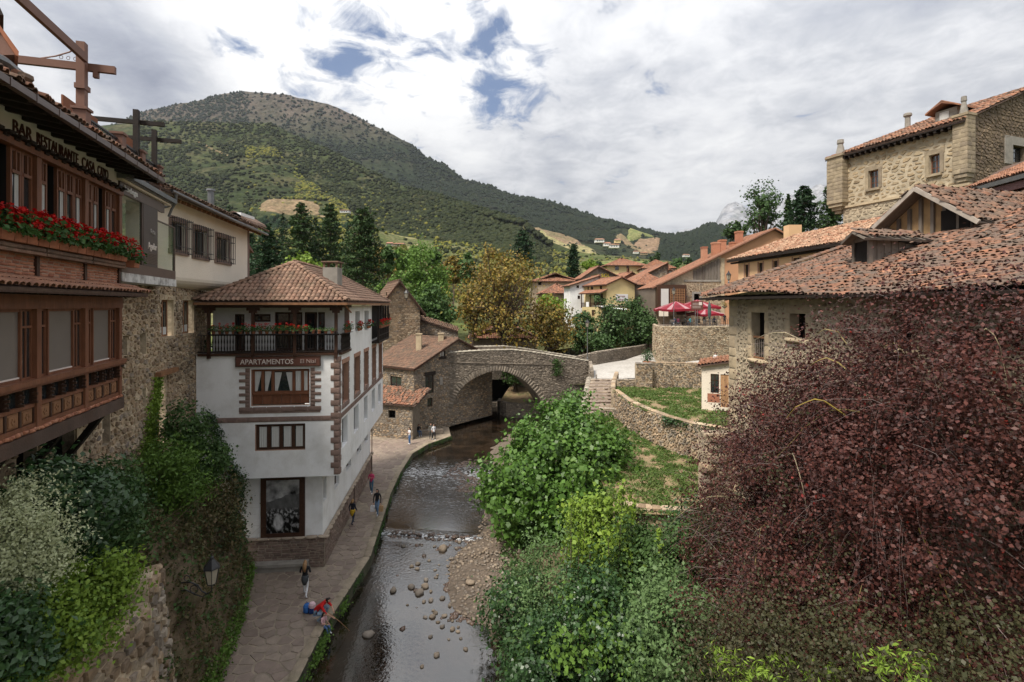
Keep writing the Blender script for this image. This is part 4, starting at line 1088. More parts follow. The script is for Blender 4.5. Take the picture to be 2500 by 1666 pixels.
# eaves of the main roof
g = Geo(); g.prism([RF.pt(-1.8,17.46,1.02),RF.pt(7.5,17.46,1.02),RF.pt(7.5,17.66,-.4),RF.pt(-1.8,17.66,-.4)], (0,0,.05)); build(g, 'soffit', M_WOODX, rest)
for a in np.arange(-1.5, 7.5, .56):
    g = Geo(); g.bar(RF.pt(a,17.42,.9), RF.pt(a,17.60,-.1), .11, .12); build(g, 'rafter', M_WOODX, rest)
for a in np.arange(-1.8, 7.0, .78):
    g = Geo(); RF.box(g, a, min(a+.765,7.4), 17.36, 17.49, 1.0, 1.12); RF.box(g, a-.01, a+.03, 17.345, 17.505, .99, 1.13); build(g, 'gutter', M_GUTTER, rest)
roof_plane(rest, [RF.pt(-1.8,17.53,1.05),RF.pt(7.45,17.53,1.05),RF.pt(7.45,17.8,.3),RF.pt(-1.8,17.8,.3)])
tile_quad(rest, RF.pt(7.5,17.54,1.08),RF.pt(-1.8,17.54,1.08),RF.pt(-1.8,17.8,.3),RF.pt(7.5,17.8,.3), [M_TILE_R, M_TILE], mess=.5, limit=60, w=.2)
# brick parapet, ledge and the little tiled roof
g = Geo(); RF.box(g, -1.7, 7.12, 13.7, 14.62, -.3, -.03); build(g, 'brick_parapet', M_BRICKM, rest)
masonry(RF, -1.6, 7.1, 14.0, 14.6, .25, .075, [M_BRICK], rest, protos=BRICKP, depth=.03, gap=.018, jw=.03, jh=.02, name='brick', limit=200, d=-.03, minpx=8)
for a in POSTS:
    g = Geo(); RF.box(g, a-.06, a+.06, 13.95, 14.62, -.1, .03); build(g, 'parapet_post', M_WOODD, rest)
for a, b in zip(POSTS, POSTS[1:]):
    g = Geo(); RF.box(g, a+.02, b-.02, 14.6, 14.66, -.1, .20); g.tube([RF.pt(a+.03,14.73,.12), RF.pt((a+b)/2,14.72,.12), RF.pt(b-.03,14.73,.12)], .075, 8); RF.box(g, a+.02, b-.02, 14.66, 14.8, -.1, .10)
    build(g, 'tile_ledge', M_TILE, rest)
roof_plane(rest, [RF.pt(-1.8,13.84,.62),RF.pt(7.5,13.84,.62),RF.pt(7.5,14.05,-.05),RF.pt(-1.8,14.05,-.05)])
tile_quad(rest, RF.pt(7.62,13.86,.66),RF.pt(-1.8,13.86,.66),RF.pt(-1.8,14.08,-.02),RF.pt(7.62,14.08,-.02), [M_TILE_R], w=.21, e=.36, mess=.15, limit=100)
g = Geo(); RF.box(g, -1.8, 7.55, 13.74, 13.84, .5, .6); build(g, 'eaves_board', M_WOODD, rest)
# body behind, end walls, floor of the gallery, corbel, braces
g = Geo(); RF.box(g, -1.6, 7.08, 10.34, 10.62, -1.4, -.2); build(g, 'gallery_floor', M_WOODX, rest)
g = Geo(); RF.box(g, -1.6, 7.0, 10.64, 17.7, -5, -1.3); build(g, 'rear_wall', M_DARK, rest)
g = Geo(); RF.box(g, 6.98, 7.1, 10.64, 17.5, -1.4, -.16); build(g, 'end_wall', M_WOODD, rest)
g = Geo()
for i in range(4): RF.box(g, 7.06, 7.2+.03*(3-i), 11.7-.13*i-.12, 11.7-.13*i, -.5+.08*i, .05-.03*i)
build(g, 'corbel', M_WOODX, rest)
SW = Frame((-13,15.6), (-15.87,26.4))
for a in (6.3,4.1,1.9,-.3):
    g = Geo(); g.bar(RF.pt(a,10.34,-.12), RF.pt(a+.2,9.0,-1.12), .14, .16); RF.box(g, a+.0, a+.35, 8.82, 8.95, -1.3, -.95); RF.box(g, a+.06, a+.28, 8.55, 8.82, -1.3, -1.05); build(g, 'brace', M_WOODX, rest)
# geraniums
GG = 'geranium troughs along the restaurant ledge'
ORD = 'first second third fourth fifth sixth seventh eighth ninth tenth eleventh twelfth thirteenth fourteenth fifteenth sixteenth seventeenth eighteenth nineteenth twentieth'.split()
for i, a in enumerate(np.arange(1.35, 7.1, .415)):
    planter(RF, a, 14.8, .14, 230, f'{ORD[i]} red geranium trough on the restaurant ledge, counted from the left edge', group=GG, seed=i, flowers=3.2, lsize=.10, hgt=.46, spread=.46)
planter(RF, 7.45, 14.66, .22, 200, 'last terracotta trough of geraniums, at the corner beside the glass balcony', group=GG, seed=50, flowers=3.5, lsize=.09, hgt=.42)

# glazed balcony next door
gb = thing('glazed_balcony', 'glass fronted balcony with white slab, menu board and the word bodega above', 'balcony', RF.pt(9.7,14.2,-.5))
g = Geo(); RF.box(g, 7.24, 12.25, 14.22, 14.5, -1.6, .02); build(g, 'slab', mat('stained_white_slab', [(.55,.54,.52)], noise=2, namt=.2, dirt=.9, dscale=2.6, dark=(.10,.09,.08), bump=.3, grain=(3,3,.4)), gb)
g = Geo(); RF.box(g, 7.24, 12.22, 14.5, 14.84, -.1, 0); build(g, 'base_rail', M_GUTTER, gb)
for a in (7.26, 8.9, 10.24, 12.15):
    g = Geo(); RF.box(g, a-.04, a+.04, 14.84, 17.0 if a < 11 else 16.6, -.08, 0); build(g, 'mullion', M_GUTTER, gb)
g = Geo(); g.quad(RF.pt(7.3,14.84,-.04),RF.pt(8.86,14.84,-.04),RF.pt(8.86,16.95,-.04),RF.pt(7.3,16.95,-.04)); build(g, 'glass_panel', M_GLASSB, gb, label='dark reflecting glass panel')
g = Geo(); g.quad(RF.pt(10.28,14.84,-.04),RF.pt(12.11,14.84,-.04),RF.pt(12.11,16.56,-.04),RF.pt(10.28,16.56,-.04)); build(g, 'glass_panel', M_GLASSC, gb, label='clear glass panel without roof')
g = Geo(); RF.box(g, 10.2, 12.2, 16.56, 16.6, -.07, -.01); build(g, 'top_rail', M_GUTTER, gb)
mb = Geo(); RF.box(mb, 8.94, 10.2, 14.84, 17.0, -.08, .01); mb = build(mb, 'menu_board', mat('brown_menu_board', [(.075,.06,.055)], noise=3, namt=.1, rough=.5), gb)
g = Geo()
for i in range(7): RF.box(g, 9.0, 10.15, 14.95+i*.055, 14.975+i*.055, .01, .025)
build(g, 'louvre', M_GUTTER, mb)
word('Arte', 9.5, 9.95, 16.0, .26, mat('faded_chalk', [(.30,.28,.26)], noise=4), gb, RF, .015); word('Aguilar', 9.3, 10.1, 15.45, .34, M_SIGNW, gb, RF, .015)
g = Geo(); g.prism([RF.pt(7.1,16.95,.02),RF.pt(10.9,16.95,.02),RF.pt(10.9,17.3,.02),RF.pt(7.1,17.3,.02)], -RF.n*.1); build(g, 'fascia', M_GUTTER, gb)
word('bodega', 7.35, 8.35, 17.05, .26, M_PLAINW, gb, RF, .03)
g = Geo(); RF.box(g, 7.0, 11.3, 17.3, 17.36, -1.5, .12); build(g, 'cream_trim', M_CREAM, gb)
g = Geo(); RF.box(g, 7.0, 11.4, 17.36, 17.5, -1.5, .2); RF.box(g, 7.0, 11.45, 17.40, 17.56, .2, .28); g.tube([RF.pt(11.4,17.45,.24),RF.pt(11.42,17.2,.1),RF.pt(11.42,16.9,0)], .05); build(g, 'zinc_gutter', M_ZINC, gb)
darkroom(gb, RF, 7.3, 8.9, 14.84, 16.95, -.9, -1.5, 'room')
# roof terrace: pillars, balusters, pergola
rt = thing('roof_terrace', 'roof terrace with brown pillars, black railing and brown wooden pergola posts', 'terrace', RF.pt(8,17.6,-.5))
def pillar(a, z0, z1, d=-.3, w=.3):
    g = Geo(); RF.box(g, a-w/2, a+w/2, z0, z1, d-w/2, d+w/2); RF.box(g, a-w/2-.04, a+w/2+.04, z1, z1+.07, d-w/2-.04, d+w/2+.04); build(g, 'pillar', M_WOODP, rt)
for a, z1 in ((5.55,18.85),(7.85,18.9),(9.45,18.8),(11.1,18.7)): pillar(a, 17.45, z1, -.3)
for a, b in ((5.7,7.7),(8.0,9.3),(9.6,10.95)):
    g = Geo(); RF.box(g, a, b, 18.72, 18.77, -.33, -.27); RF.box(g, a, b, 17.62, 17.65, -.33, -.27)
    for x in np.arange(a+.06, b, .11): RF.box(g, x-.012, x+.012, 17.65, 18.72, -.312, -.288)
    build(g, 'railing', M_IRON, rt)
M_RUST = mat('terracotta_screen', [(.24,.095,.05)], noise=2, namt=.2, dirt=.2, dscale=2)
g = Geo(); RF.box(g, 6.6, 8.7, 17.6, 19.6, -1.25, -1.2); build(g, 'screen_panel', M_RUST, rt); g = Geo(); RF.box(g, 9.6, 10.9, 17.6, 19.5, -.9, -.86); build(g, 'screen_panel', M_RUST, rt)
def post(a, z0, z1, d, w, m, beams):
    g = Geo(); RF.box(g, a-w/2, a+w/2, z0, z1, d-w/2, d+w/2); build(g, 'pergola_post', m, rt)
    for s0, s1, d0, d1, z, h in beams:
        g = Geo(); RF.box(g, s0, s1, z, z+h, d0, d1); build(g, 'pergola_beam', m, rt)
post(5.55, 18.78, 20.72, -.3, .2, M_WOODP, [(5.66,5.78,-5.5,.42,20.02,.2),(-3,5.45,-.22,-.12,20.15,.22)])
g = Geo(); RF.box(g, 5.40, 5.75, 19.42, 19.56, -.42, -.18); RF.box(g, 5.66,5.78,19.85,20.02,-.1,.02); build(g, 'clasp', M_WOODP, rt)
g = Geo(); g.tube([RF.pt(5.6,20.66,-.36),RF.pt(5.64,20.46,-.62),RF.pt(5.68,20.32,-.95),RF.pt(5.7,20.22,-1.3)], .02, 5)
for k in range(3): 
    c = RF.pt(5.66,20.30,-.5-.16*k); g.tube([c+Vector((.05*math.cos(q*.9),0,.05*math.sin(q*.9))) for q in range(8)], .008, 4)
build(g, 'scroll_bracket', M_WOODP, rt)
post(9.22, 18.5, 20.2, -.3, .16, M_WOODX, [(9.3,9.4,-4.5,.5,19.75,.14)])
post(10.88, 18.5, 20.05, -.3, .15, M_WOODX, [(10.95,11.05,-3,.55,19.66,.14)])
# neighbour roofs peeping in at the upper left corner
nb = thing('roof_corner', 'corner of a neighbouring brown eave and tiled roof at the top left edge', 'roof', at(0,200,9.5))
def back(g, pts, k, dz=0.0):    # solid eave seen end-on, running back and outwards
    g.prism(pts, (-1.0*k, 1.0*k, dz))
g = Geo(); back(g, [at(-60,45,9.6),at(0,70,9.6),at(40,134,9.6),at(-60,136,9.6)], 2.5); build(g, 'eave', M_WOODP, nb)
g = Geo(); back(g, [at(-60,18,9.55),at(0,62,9.55),at(46,126,9.55),at(45,138,9.55),at(38,134,9.55),at(-2,74,9.55),at(-60,48,9.55)], 2.6); build(g, 'eave_trim', M_POTS, nb)
g = Geo(); g.tube([at(-30,130,9.0),at(10,150,9.4),at(34,170,9.8),at(58,190,10.0)], .09, 8); g.tube([at(58,190,10.0),at(64,196,10.1),at(50,202,10.2)], .07, 6); build(g, 'gutter', M_ZINC, nb)
for i, (u, v) in enumerate(((-20,176),(4,181),(28,186),(50,184),(66,190))): g = Geo(); g.tube([at(u-14,v-7,9.5),at(u+5,v+3,9.7)], [.07,.09], 7); build(g, 'roof_tile', M_TILE_R if i % 2 else M_TILE, nb)
g = Geo(); back(g, [at(-30,0,10),at(-2,14,10),at(9,38,10),at(-30,30,10)], 1.0); build(g, 'upper_eave', M_WOODX, nb)

# ================================================================ old stone wall building between restaurant and white house
st = thing('stone_building', 'long tan rubble stone building wall with a tall narrow wooden door and two brown windows', 'building', SW.pt(0,5,-1))
HOLES = [(5.64,6.96,12.15,13.7),(8.08,9.5,12.15,13.7),(3.71,4.28,11.6,12.43),(2.34,2.72,11.7,12.4),(5.3,6.2,7.4,10.6),(3.95,4.25,9.6,10.3),(-4.9,-3.9,7.9,10.2),(-3.1,-2.3,7.9,10.2),(-1.6,-.6,7.9,10.2),(1.0,1.5,8.9,10.2)]
wall(SW, -9, 11.6, 3.5, 14.75, M_MORTAR, st, HOLES, rev=.3)
masonry(SW, -9, 11.5, 4.5, 14.7, .27, .19, [M_STONE], st, HOLES + [(-1.2,11.6,14.3,15)], depth=.07, seed=3, minpx=10, gap=.03)
for a, b, c, d in HOLES[:2]:
    window(st, SW, a, b-.25, c, d, -.12, 2, 1, .08, .05, fm=M_WOODT, curtain=[(a+.1,b-.3,c+.06,c+.4,0)])
    g = Geo(); SW.box(g, a-.15, b+.15, d, d+.22, -.05, .04); SW.box(g, a-.1, b+.1, c-.12, c, -.05, .05); SW.box(g, b, b+.25, c, d, -.05, .03); build(g, 'window_surround', M_ASHLAR, st)
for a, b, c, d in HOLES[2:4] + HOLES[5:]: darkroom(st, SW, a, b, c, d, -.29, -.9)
g = Geo()
for a, b in ((-3.9,-3.1),(-2.3,-1.6),(-.6,.0)): g = Geo(); SW.box(g, a+.05, a+.35, 7.6, 10.3, -.05, .05); build(g, 'pier', M_ASHLAR, st)
g = Geo(); SW.box(g, 5.32, 6.05, 7.4, 10.4, -.26, -.2); build(g, 'door', M_WOODN, st); g = Geo(); SW.box(g, 5.0, 6.9, 10.6, 10.78, -.1, .25); build(g, 'lintel', M_WOODT, st)

# ================================================================ cream upper house
CW = Frame((-14.4,22), (-15.36,30))
cr = thing('cream_house', 'cream rendered house with three iron-grilled windows and a curved gutter, above the stone wall', 'house', CW.pt(0,14.7,-1))
CH_ = [(-.45,.7,15.85,17.05),(1.5,2.7,15.8,17.0),(3.75,5.2,15.78,16.95)]
wall(CW, -3.5, 7.93, 14.68, 18.1, M_CREAM, cr, CH_, rev=.2)
g = Geo()      # curved jetty under the cream wall
for i in range(6):
    a, b = i/6, (i+1)/6; f = lambda q: (14.68-.5*math.sin(q*math.pi/2), -.95*(1-math.cos(q*math.pi/2)))
    z0, d0 = f(a); z1, d1 = f(b); g.quad(CW.pt(-3.5,z0,d0),CW.pt(7.93,z0,d0),CW.pt(7.93,z1,d1),CW.pt(-3.5,z1,d1))
build(g, 'jetty', M_CREAM, cr, smooth=True)
g = Geo(); g.quad(CW.pt(7.93,14.4,0),CW.pt(7.93,14.4,-6),CW.pt(7.93,18.1,-6),CW.pt(7.93,18.1,0)); build(g, 'side_wall', M_WHITE, cr)
g = Geo(); CW.box(g, 7.7, 7.96, 14.7, 17.9, -.2, .015); build(g, 'corner_quoin', M_QUOIN, cr)
for k, (a, b, c, d) in enumerate(CH_):
    window(cr, CW, a, b, c, d, -.14, 2, 1, .07, fm=M_WOODD, label=None)
    g = Geo(); CW.box(g, a-.2, a, c-.1, d+.2, -.02, .02); CW.box(g, b, b+.2, c-.1, d+.2, -.02, .02); CW.box(g, a, b, d, d+.22, -.02, .02); CW.box(g, a-.25, b+.25, c-.2, c, -.02, .06); build(g, 'window_surround', M_QBAND, cr)
    g = Geo()
    for x in np.linspace(a-.1, b+.1, 9): g.bar(CW.pt(x,c-.15,.28), CW.pt(x,d+.15,.28), .022, .022, up=CW.n)
    for z in (c-.12, c+.12, d-.2, d+.1): 
        g.bar(CW.pt(a-.1,z,.28), CW.pt(b+.1,z,.28), .022, .022); g.bar(CW.pt(a-.1,z,.0), CW.pt(a-.1,z,.28), .022, .022); g.bar(CW.pt(b+.1,z,.0), CW.pt(b+.1,z,.28), .022, .022)
    for x in (a-.1, b+.1): 
        for q in (.1, .19): g.bar(CW.pt(x,c-.15,q), CW.pt(x,d+.15,q), .018, .018, up=CW.n)
    build(g, 'window_grille', M_IRON, cr)
g = Geo(); g.prism([CW.pt(-3.4,17.86,.75),CW.pt(8.6,17.66,.75),CW.pt(8.6,18.1,-.1),CW.pt(-3.4,18.3,-.1)], (0,0,.05)); build(g, 'soffit', M_WOODD, cr)
for a in np.arange(-1.8, 8.5, .45):
    g = Geo(); g.bar(CW.pt(a,17.74-.015*a,.6), CW.pt(a,18.0-.015*a,-.05), .1, .14); build(g, 'rafter_tail', M_WOODT, cr)
g = Geo(); g.tube([CW.pt(-2.0,17.98,.8),CW.pt(1,17.86,.8),CW.pt(4,17.76,.8),CW.pt(8.6,17.68,.8)], .075, 8); build(g, 'gutter', M_ZINC, cr)
g = Geo(); g.tube([CW.pt(-1.7,17.95,.8),CW.pt(-1.6,17.6,.75),CW.pt(-1.5,17.45,.4),CW.pt(-1.75,17.3,.1)], .06, 8); build(g, 'downpipe', M_ZINC, cr)
roof_plane(cr, [CW.pt(-3.4,17.98,.8),CW.pt(8.7,17.75,.8),CW.pt(8.0,19.6,-4),CW.pt(-3.4,19.8,-4)])
tile_quad(cr, CW.pt(8.75,17.82,.85),CW.pt(-3.4,18.06,.85),CW.pt(-3.4,19.85,-4),CW.pt(7.2,19.65,-4), [M_TILE], limit=60, mess=.3)
g = Geo(); c = CW.pt(5.2,18.4,-.9); g.lathe(c, [(.15,0),(.15,1.1),(.22,1.1),(.2,1.2)], 12); build(g, 'chimney', M_ZINC, cr)
sh = thing('small_dormer_house', 'small white and tile roofed turret behind the cream house roof', 'house', at(570,545,31))
g = Geo(); g.box(at(575,545,31), (.75,0,0), (0,.8,0), (0,0,.5)); build(g, 'wall', M_WHITE, sh)
g = Geo(); g.prism([at(522,545,30.2),at(608,543,30.2),at(604,536,30.2),at(570,515,30.2),at(530,528,30.2)], (0,2.2,0)); build(g, 'roof', M_TILE, sh)
sb = thing('side_balcony', 'little dark wooden balcony on the far corner of the cream house', 'balcony', CW.pt(8.3,15,-.8))
g = Geo(); CW.box(g, 7.95, 8.6, 15.55, 15.7, -1.6, -.2); CW.box(g, 8.4, 8.5, 14.6, 17.4, -.4, -.3); build(g, 'frame', M_WOODD, sb)
g = Geo(); g.prism([CW.pt(7.95,16.9,-.1),CW.pt(8.9,16.6,-.1),CW.pt(8.9,16.7,-.1),CW.pt(7.95,17.2,-.1)], -CW.n*1.8); build(g, 'canopy', M_TILE, sb)

# ================================================================ white apartment building
WF, WS = Frame((-14.8,25.03), (-8.66,25.7)), Frame((-8.66,25.7), (-10.33,41))
LF, LS = Frame((-15,25.95), (-9.8,26.5)), Frame((-9.8,26.5), (-11.4,41.2))
ap = thing('apartment_building', 'white four storey apartment building with brown corner stones and a flowered balcony', 'building', (-12,30,0))
wh = [(1.95,4.72,8.5,10.3),(2.14,4.52,6.27,7.58)]
wall(WF, -.6, 6.14, 4.98, 11.05, M_WHITE, ap, wh, rev=.22, revmat=M_PINKST)
sh_ = [(.75,2.1,8.35,10.45),(3.85,5.35,8.3,10.45),(7.0,8.35,8.25,10.45),(10.1,11.55,8.2,10.45),(13.2,14.6,8.2,10.45),
      (.6,1.95,6.1,7.6),(3.65,5.1,6.05,7.58),(6.85,8.2,6.0,7.55),(9.9,11.3,6.0,7.5),(12.85,14.2,5.95,7.45),(4.1,5.5,11.95,13.1),(7.1,8.7,11.85,13.1)]
wall(WS, 0, 15.3, 4.98, 11.03, M_WHITE, ap, sh_[:10], rev=.3)
wall(WS, 2.4, 9.9, 11.03, 13.45, M_WHITE, ap, sh_[10:], rev=.3)
g = Geo(); g.prism([WF.pt(-.6,4.98,0),WF.pt(6.17,4.98,0),WS.pt(15.3,4.98,0),WS.pt(15.3,4.98,-6)], (0,0,-.06)); build(g, 'overhang_soffit', M_WHITE, ap)
g = Geo(); g.quad(WS.pt(15.3,4.9,0),WS.pt(15.3,4.9,-6),WS.pt(15.3,13.4,-6),WS.pt(15.3,13.4,0)); build(g, 'rear_wall', M_WHITE, ap)
# big window
cur = [(2.16,2.5,9.2,10.18,-1),(2.66,2.98,9.2,10.18,-1),(3.06,3.42,9.15,10.15,-1),(3.60,3.94,9.15,10.15,1),(4.1,4.36,9.2,10.18,0),(4.46,4.66,9.2,10.18,0)]
cur = [(2.08,2.40,9.2,10.18,-1),(2.56,2.88,9.2,10.18,-1),(3.03,3.36,9.12,10.12,-1),(3.56,3.88,9.12,10.12,1),(4.02,4.28,9.2,10.18,0),(4.42,4.68,9.2,10.18,0)]
w = window(ap, WF, 1.98, 4.70, 9.1, 10.28, -.12, 1, 1, .1, fm=M_WOOD, curtain=cur, label='wide six part window with white curtains')
g = Geo()
for x in (2.46,2.94,3.94,4.36): g = Geo(); WF.box(g, x-.07, x+.07, 9.1, 10.2, -.17, -.10); build(g, 'mullion', M_WOOD, ap)
g = Geo(); 
for i in range(6): WF.box(g, 2.0+i*.452, 2.43+i*.452, 8.56, 9.05, -.17, -.12)
build(g, 'wood_panel', M_WOOD, ap); g = Geo(); WF.box(g, 1.98, 4.70, 9.03, 9.13, -.15, -.06); build(g, 'sill_rail', M_WOOD, ap)
window(ap, WF, 2.16, 4.5, 6.3, 7.56, -.1, 4, 1, .12, .09, fm=M_WOODD, curtain=[(2.3+i*.58,2.68+i*.58,6.4,7.46,0) for i in range(4)], label='four part window with white net curtains')
def surround(fr, a, b, c, d, w, m, alt=.16, n=8):
    C, X, Y, Z = [], [], [], []; dx, dn = np.array(fr.d), np.array(fr.n); h = (d-c)/n
    for side in (0, 1):
        for i in range(n):
            ww = w + (alt if i % 2 else 0); x = a-ww/2 if side == 0 else b+ww/2
            C.append(np.array(fr.pt(x, c+h*(i+.5), .0))); X.append(dx*ww); Y.append(dn*.05); Z.append(np.array((0,0,h-.012)))
    k = max(2, int((b-a+2*w)/.5)); L_ = (b-a+2*w+2*alt)/k
    for i in range(k):
        C.append(np.array(fr.pt(a-w-alt+L_*(i+.5), c-.13, .01))); X.append(dx*(L_-.01)); Y.append(dn*.06); Z.append(np.array((0,0,.24)))
    pieces(ap, 'surround_stone', BLOCKS, mats4(np.array(C),np.array(X),np.array(Y),np.array(Z)), np.arange(len(C)) % 4, [m], size=np.full(len(C), .3), minpx=7)
surround(WF, 1.9, 4.77, 8.45, 10.35, .22, M_QUOIN, .32, 11)
for q in sh_[:5]: surround(WS, q[0], q[1], q[2], q[3], .16, M_QUOIN, .07, 7)
for a, b, c, d in sh_[:5]:
    g = Geo(); WS.box(g, a-.2, b+.2, d, d+.22, -.02, .04); build(g, 'lintel', M_PINKST, ap)
    g = Geo(); e = .29; g.quad(WS.pt(a+.002,c,0),WS.pt(a+.002,d,0),WS.pt(a+.002,d,-e),WS.pt(a+.002,c,-e)); g.quad(WS.pt(b-.004,c,.0),WS.pt(b-.004,d,.0),WS.pt(b-.004,d,-e),WS.pt(b-.004,c,-e)); g.quad(WS.pt(a,c+.004,0),WS.pt(b,c+.004,0),WS.pt(b,c+.004,-e),WS.pt(a,c+.004,-e)); build(g, 'reveal', M_PINKST, ap)
for i, (a, b, c, d) in enumerate(sh_):
    window(ap, WS, a+.01, b-.01, c+.01, d-.01, -.24, 2 if i < 5 else 1, 1, .07, fm=M_WOODD if i < 5 or i > 9 else M_IRON)
# corner stones and bands
g = Geo(); WF.box(g, .3, 5.9, 7.69, 7.94, 0, .016); WF.box(g, 5.9, 6.14, 4.98, 10.9, 0, .016); WS.box(g, .0, .24, 4.98, 10.9, 0, .016); WS.box(g, .24, 15.2, 7.72, 7.97, 0, .016)
WF.box(g, 1.68, 1.9, 8.2, 10.35, 0, .016); WF.box(g, 4.77, 4.99, 8.2, 10.35, 0, .016); WF.box(g, 1.4, 5.25, 8.12, 8.4, 0, .02)
for q in sh_[:5]: WS.box(g, q[0]-.17, q[0], q[2]-.2, q[3], 0, .016); WS.box(g, q[1], q[1]+.17, q[2]-.2, q[3], 0, .016); WS.box(g, q[0], q[1], q[2]-.22, q[2], 0, .016)
build(g, 'stone_band', M_QBAND, ap)
C, X, Y, Z = [], [], [], []; rr = np.random.default_rng(2)
for i in range(19):
    z = 4.98 + i*.312; w = .42 if i % 2 else .22; w2 = .2 if i % 2 else .34
    C.append(np.array(WF.pt(6.14-w/2+.03, z+.155, .0))); X.append(np.array(WF.d)*(w+.04)); Y.append(np.array(WF.n)*.06); Z.append(np.array((0,0,.30)))
    C.append(np.array(WS.pt(w2/2-.02, z+.155, .0))); X.append(np.array(WS.d)*(w2)); Y.append(np.array(WS.n)*.06); Z.append(np.array((0,0,.30)))
for fr, L_, z0, m in ((WF, 6.1, 7.69, 0), (WS, 15.2, 7.72, 0)):
    for a in np.arange(.3 if fr is WF else .3, L_-.3, .5):
        C.append(np.array(fr.pt(a+.25, z0+.125, 0))); X.append(np.array(fr.d)*.49); Y.append(np.array(fr.n)*.05); Z.append(np.array((0,0,.24)))
pieces(ap, 'corner_stone', BLOCKS, mats4(np.array(C),np.array(X),np.array(Y),np.array(Z)), np.arange(len(C)) % 4, [M_QUOIN], size=np.full(len(C), .35), minpx=7)
# sign
sg = thing('shop_sign', 'long brown sign reading APARTAMENTOS in pale capitals on the white wall', 'sign', WF.pt(3.2,10.4,.1))
g = Geo(); WF.box(g, 1.28, 5.25, 10.46, 10.93, .04, .1); sbm = build(g, 'board', mat('brown_sign_board', [(.105,.045,.032)], noise=2, namt=.1), sg)
g = Geo(); WF.box(g, 1.25, 5.28, 10.91, 10.95, .03, .12); WF.box(g, 1.25, 5.28, 10.44, 10.475, .03, .12); WF.box(g, 1.25, 1.29, 10.475, 10.91, .03, .12); WF.box(g, 5.24, 5.28, 10.475, 10.91, .03, .12); build(g, 'moulding', M_WOODD, sg)
word('APARTAMENTOS', 1.48, 3.98, 10.56, .36, M_SIGNW, sg, WF, .105); word('El Nial', 4.32, 5.05, 10.6, .28, mat('faint_script', [(.36,.28,.25)], noise=3), sg, WF, .105)
# balcony floor with back wall, doors and railing
g = Geo(); WF.box(g, -.5, 6.1, 10.98, 11.1, -1.6, .12); WS.box(g, 0, 2.4, 10.98, 11.1, -1.6, .12); build(g, 'balcony_floor', M_WOODD, ap)
BKH = [(.55,1.05,11.1,13.0),(2.55,3.95,11.1,13.1),(4.05,5.1,11.1,13.1),(1.35,2.35,12.6,13.0)]
wall(WF.off(-1.5), -.5, 6.1, 11.05, 13.6, M_WHITE, ap, BKH, rev=.2, name='balcony_back_wall')
for a, b, c, d in BKH:
    window(ap, WF.off(-1.5), a, b, c, d, -.1, 2, 1, .09, fm=M_WOODD, name='balcony_door' if c < 12 else 'window')
wall(WS.off(-1.45), 1.4, 2.6, 11.05, 13.6, M_WHITE, ap, name='balcony_back_wall')
g = Geo(); WS.box(g, 2.3, 2.45, 11.05, 13.5, -1.5, .0); build(g, 'partition', M_QBAND, ap)
for a in (2.06,4.04,6.02,.0):
    g = Geo(); WF.box(g, a-.07, a+.07, 10.85, 13.35, -.02, .12); WF.box(g, a-.3, a+.3, 13.2, 13.36, -.0, .1); WF.box(g, a-.18, a+.18, 13.08, 13.2, .0, .1); build(g, 'balcony_post', M_WOODD, ap)
g = Geo(); WF.box(g, -.5, 6.2, 13.34, 13.5, -.05, .14); WS.box(g, 0, 2.4, 13.34, 13.5, -.05, .12); build(g, 'balcony_beam', M_WOODD, ap)
g = Geo(); WF.box(g, -.5, 6.18, 11.97, 12.03, .02, .1); WF.box(g, -.5, 6.18, 11.14, 11.2, .02, .1); WS.box(g, 0, 2.3, 11.97, 12.03, .02, .1); WS.box(g, 0, 2.3, 11.14, 11.2, .02, .1); build(g, 'railing', M_WOODX, ap)
def balusters(fr, a0, a1, z0, z1, d, step, m, parent, prof=((.018,0),(.034,.2),(.016,.42),(.036,.6),(.018,.85),(.022,1))):
    V, F = [], []; n = 5; proto = Geo(); proto.lathe((0,0,0), [(r, z*(z1-z0)) for r, z in prof], n)
    V = np.array(proto.v); F = np.array([f for f in proto.f if len(f) == 4]); C = [np.array(fr.pt(a, z0, d)) for a in np.arange(a0, a1, step)]
    k = len(C); I = np.eye(3); pieces(parent, 'baluster', [(V, F)], mats4(np.array(C), np.tile(I[0],(k,1)), np.tile(I[1],(k,1)), np.tile(I[2],(k,1))), np.zeros(k,int), [m], size=np.full(k, z1-z0), minpx=8)
balusters(WF, -.35, 6.1, 11.2, 11.97, .06, .135, M_WOODX, ap); balusters(WS, .15, 2.3, 11.2, 11.97, .06, .16, M_WOODX, ap)
g = Geo()      # iron pot rack on the railing
for z in (12.06, 12.2): WF.box(g, .1, 6.2, z-.008, z+.008, .36, .376)
WF.box(g, .1, 6.2, 12.04, 12.056, .1, .376)
for a in np.arange(.1, 6.2, .6): WF.box(g, a, a+.015, 12.04, 12.2, .1, .37)
WS.box(g, .1, 1.6, 12.05, 12.065, .1, .37); WS.box(g, .1, 1.6, 12.19, 12.2, .355, .37); build(g, 'pot_rack', M_IRON, ap)
G2 = 'flower pots on the rack of the white building balcony'
for i, a in enumerate(np.arange(.3, 6.1, .31)):
    small = i > 14
    planter(WF, a, 12.065, .24, 40 if small else 110, f'{ORD[i]} flower pot from the left on the front rack of the white balcony', w=.22, group=G2, seed=100+i, flowers=0 if small else 1.6, spread=.22, hgt=.2 if small else .3, box=False, lsize=.07)
for i, a in enumerate((.35,.8,1.25)): planter(WS, a, 12.07, .24, 90, f'{ORD[i]} geranium pot on the short side rack round the corner of the white balcony', w=.24, group=G2, seed=130+i, flowers=1.2, spread=.25, box=False, lsize=.07)
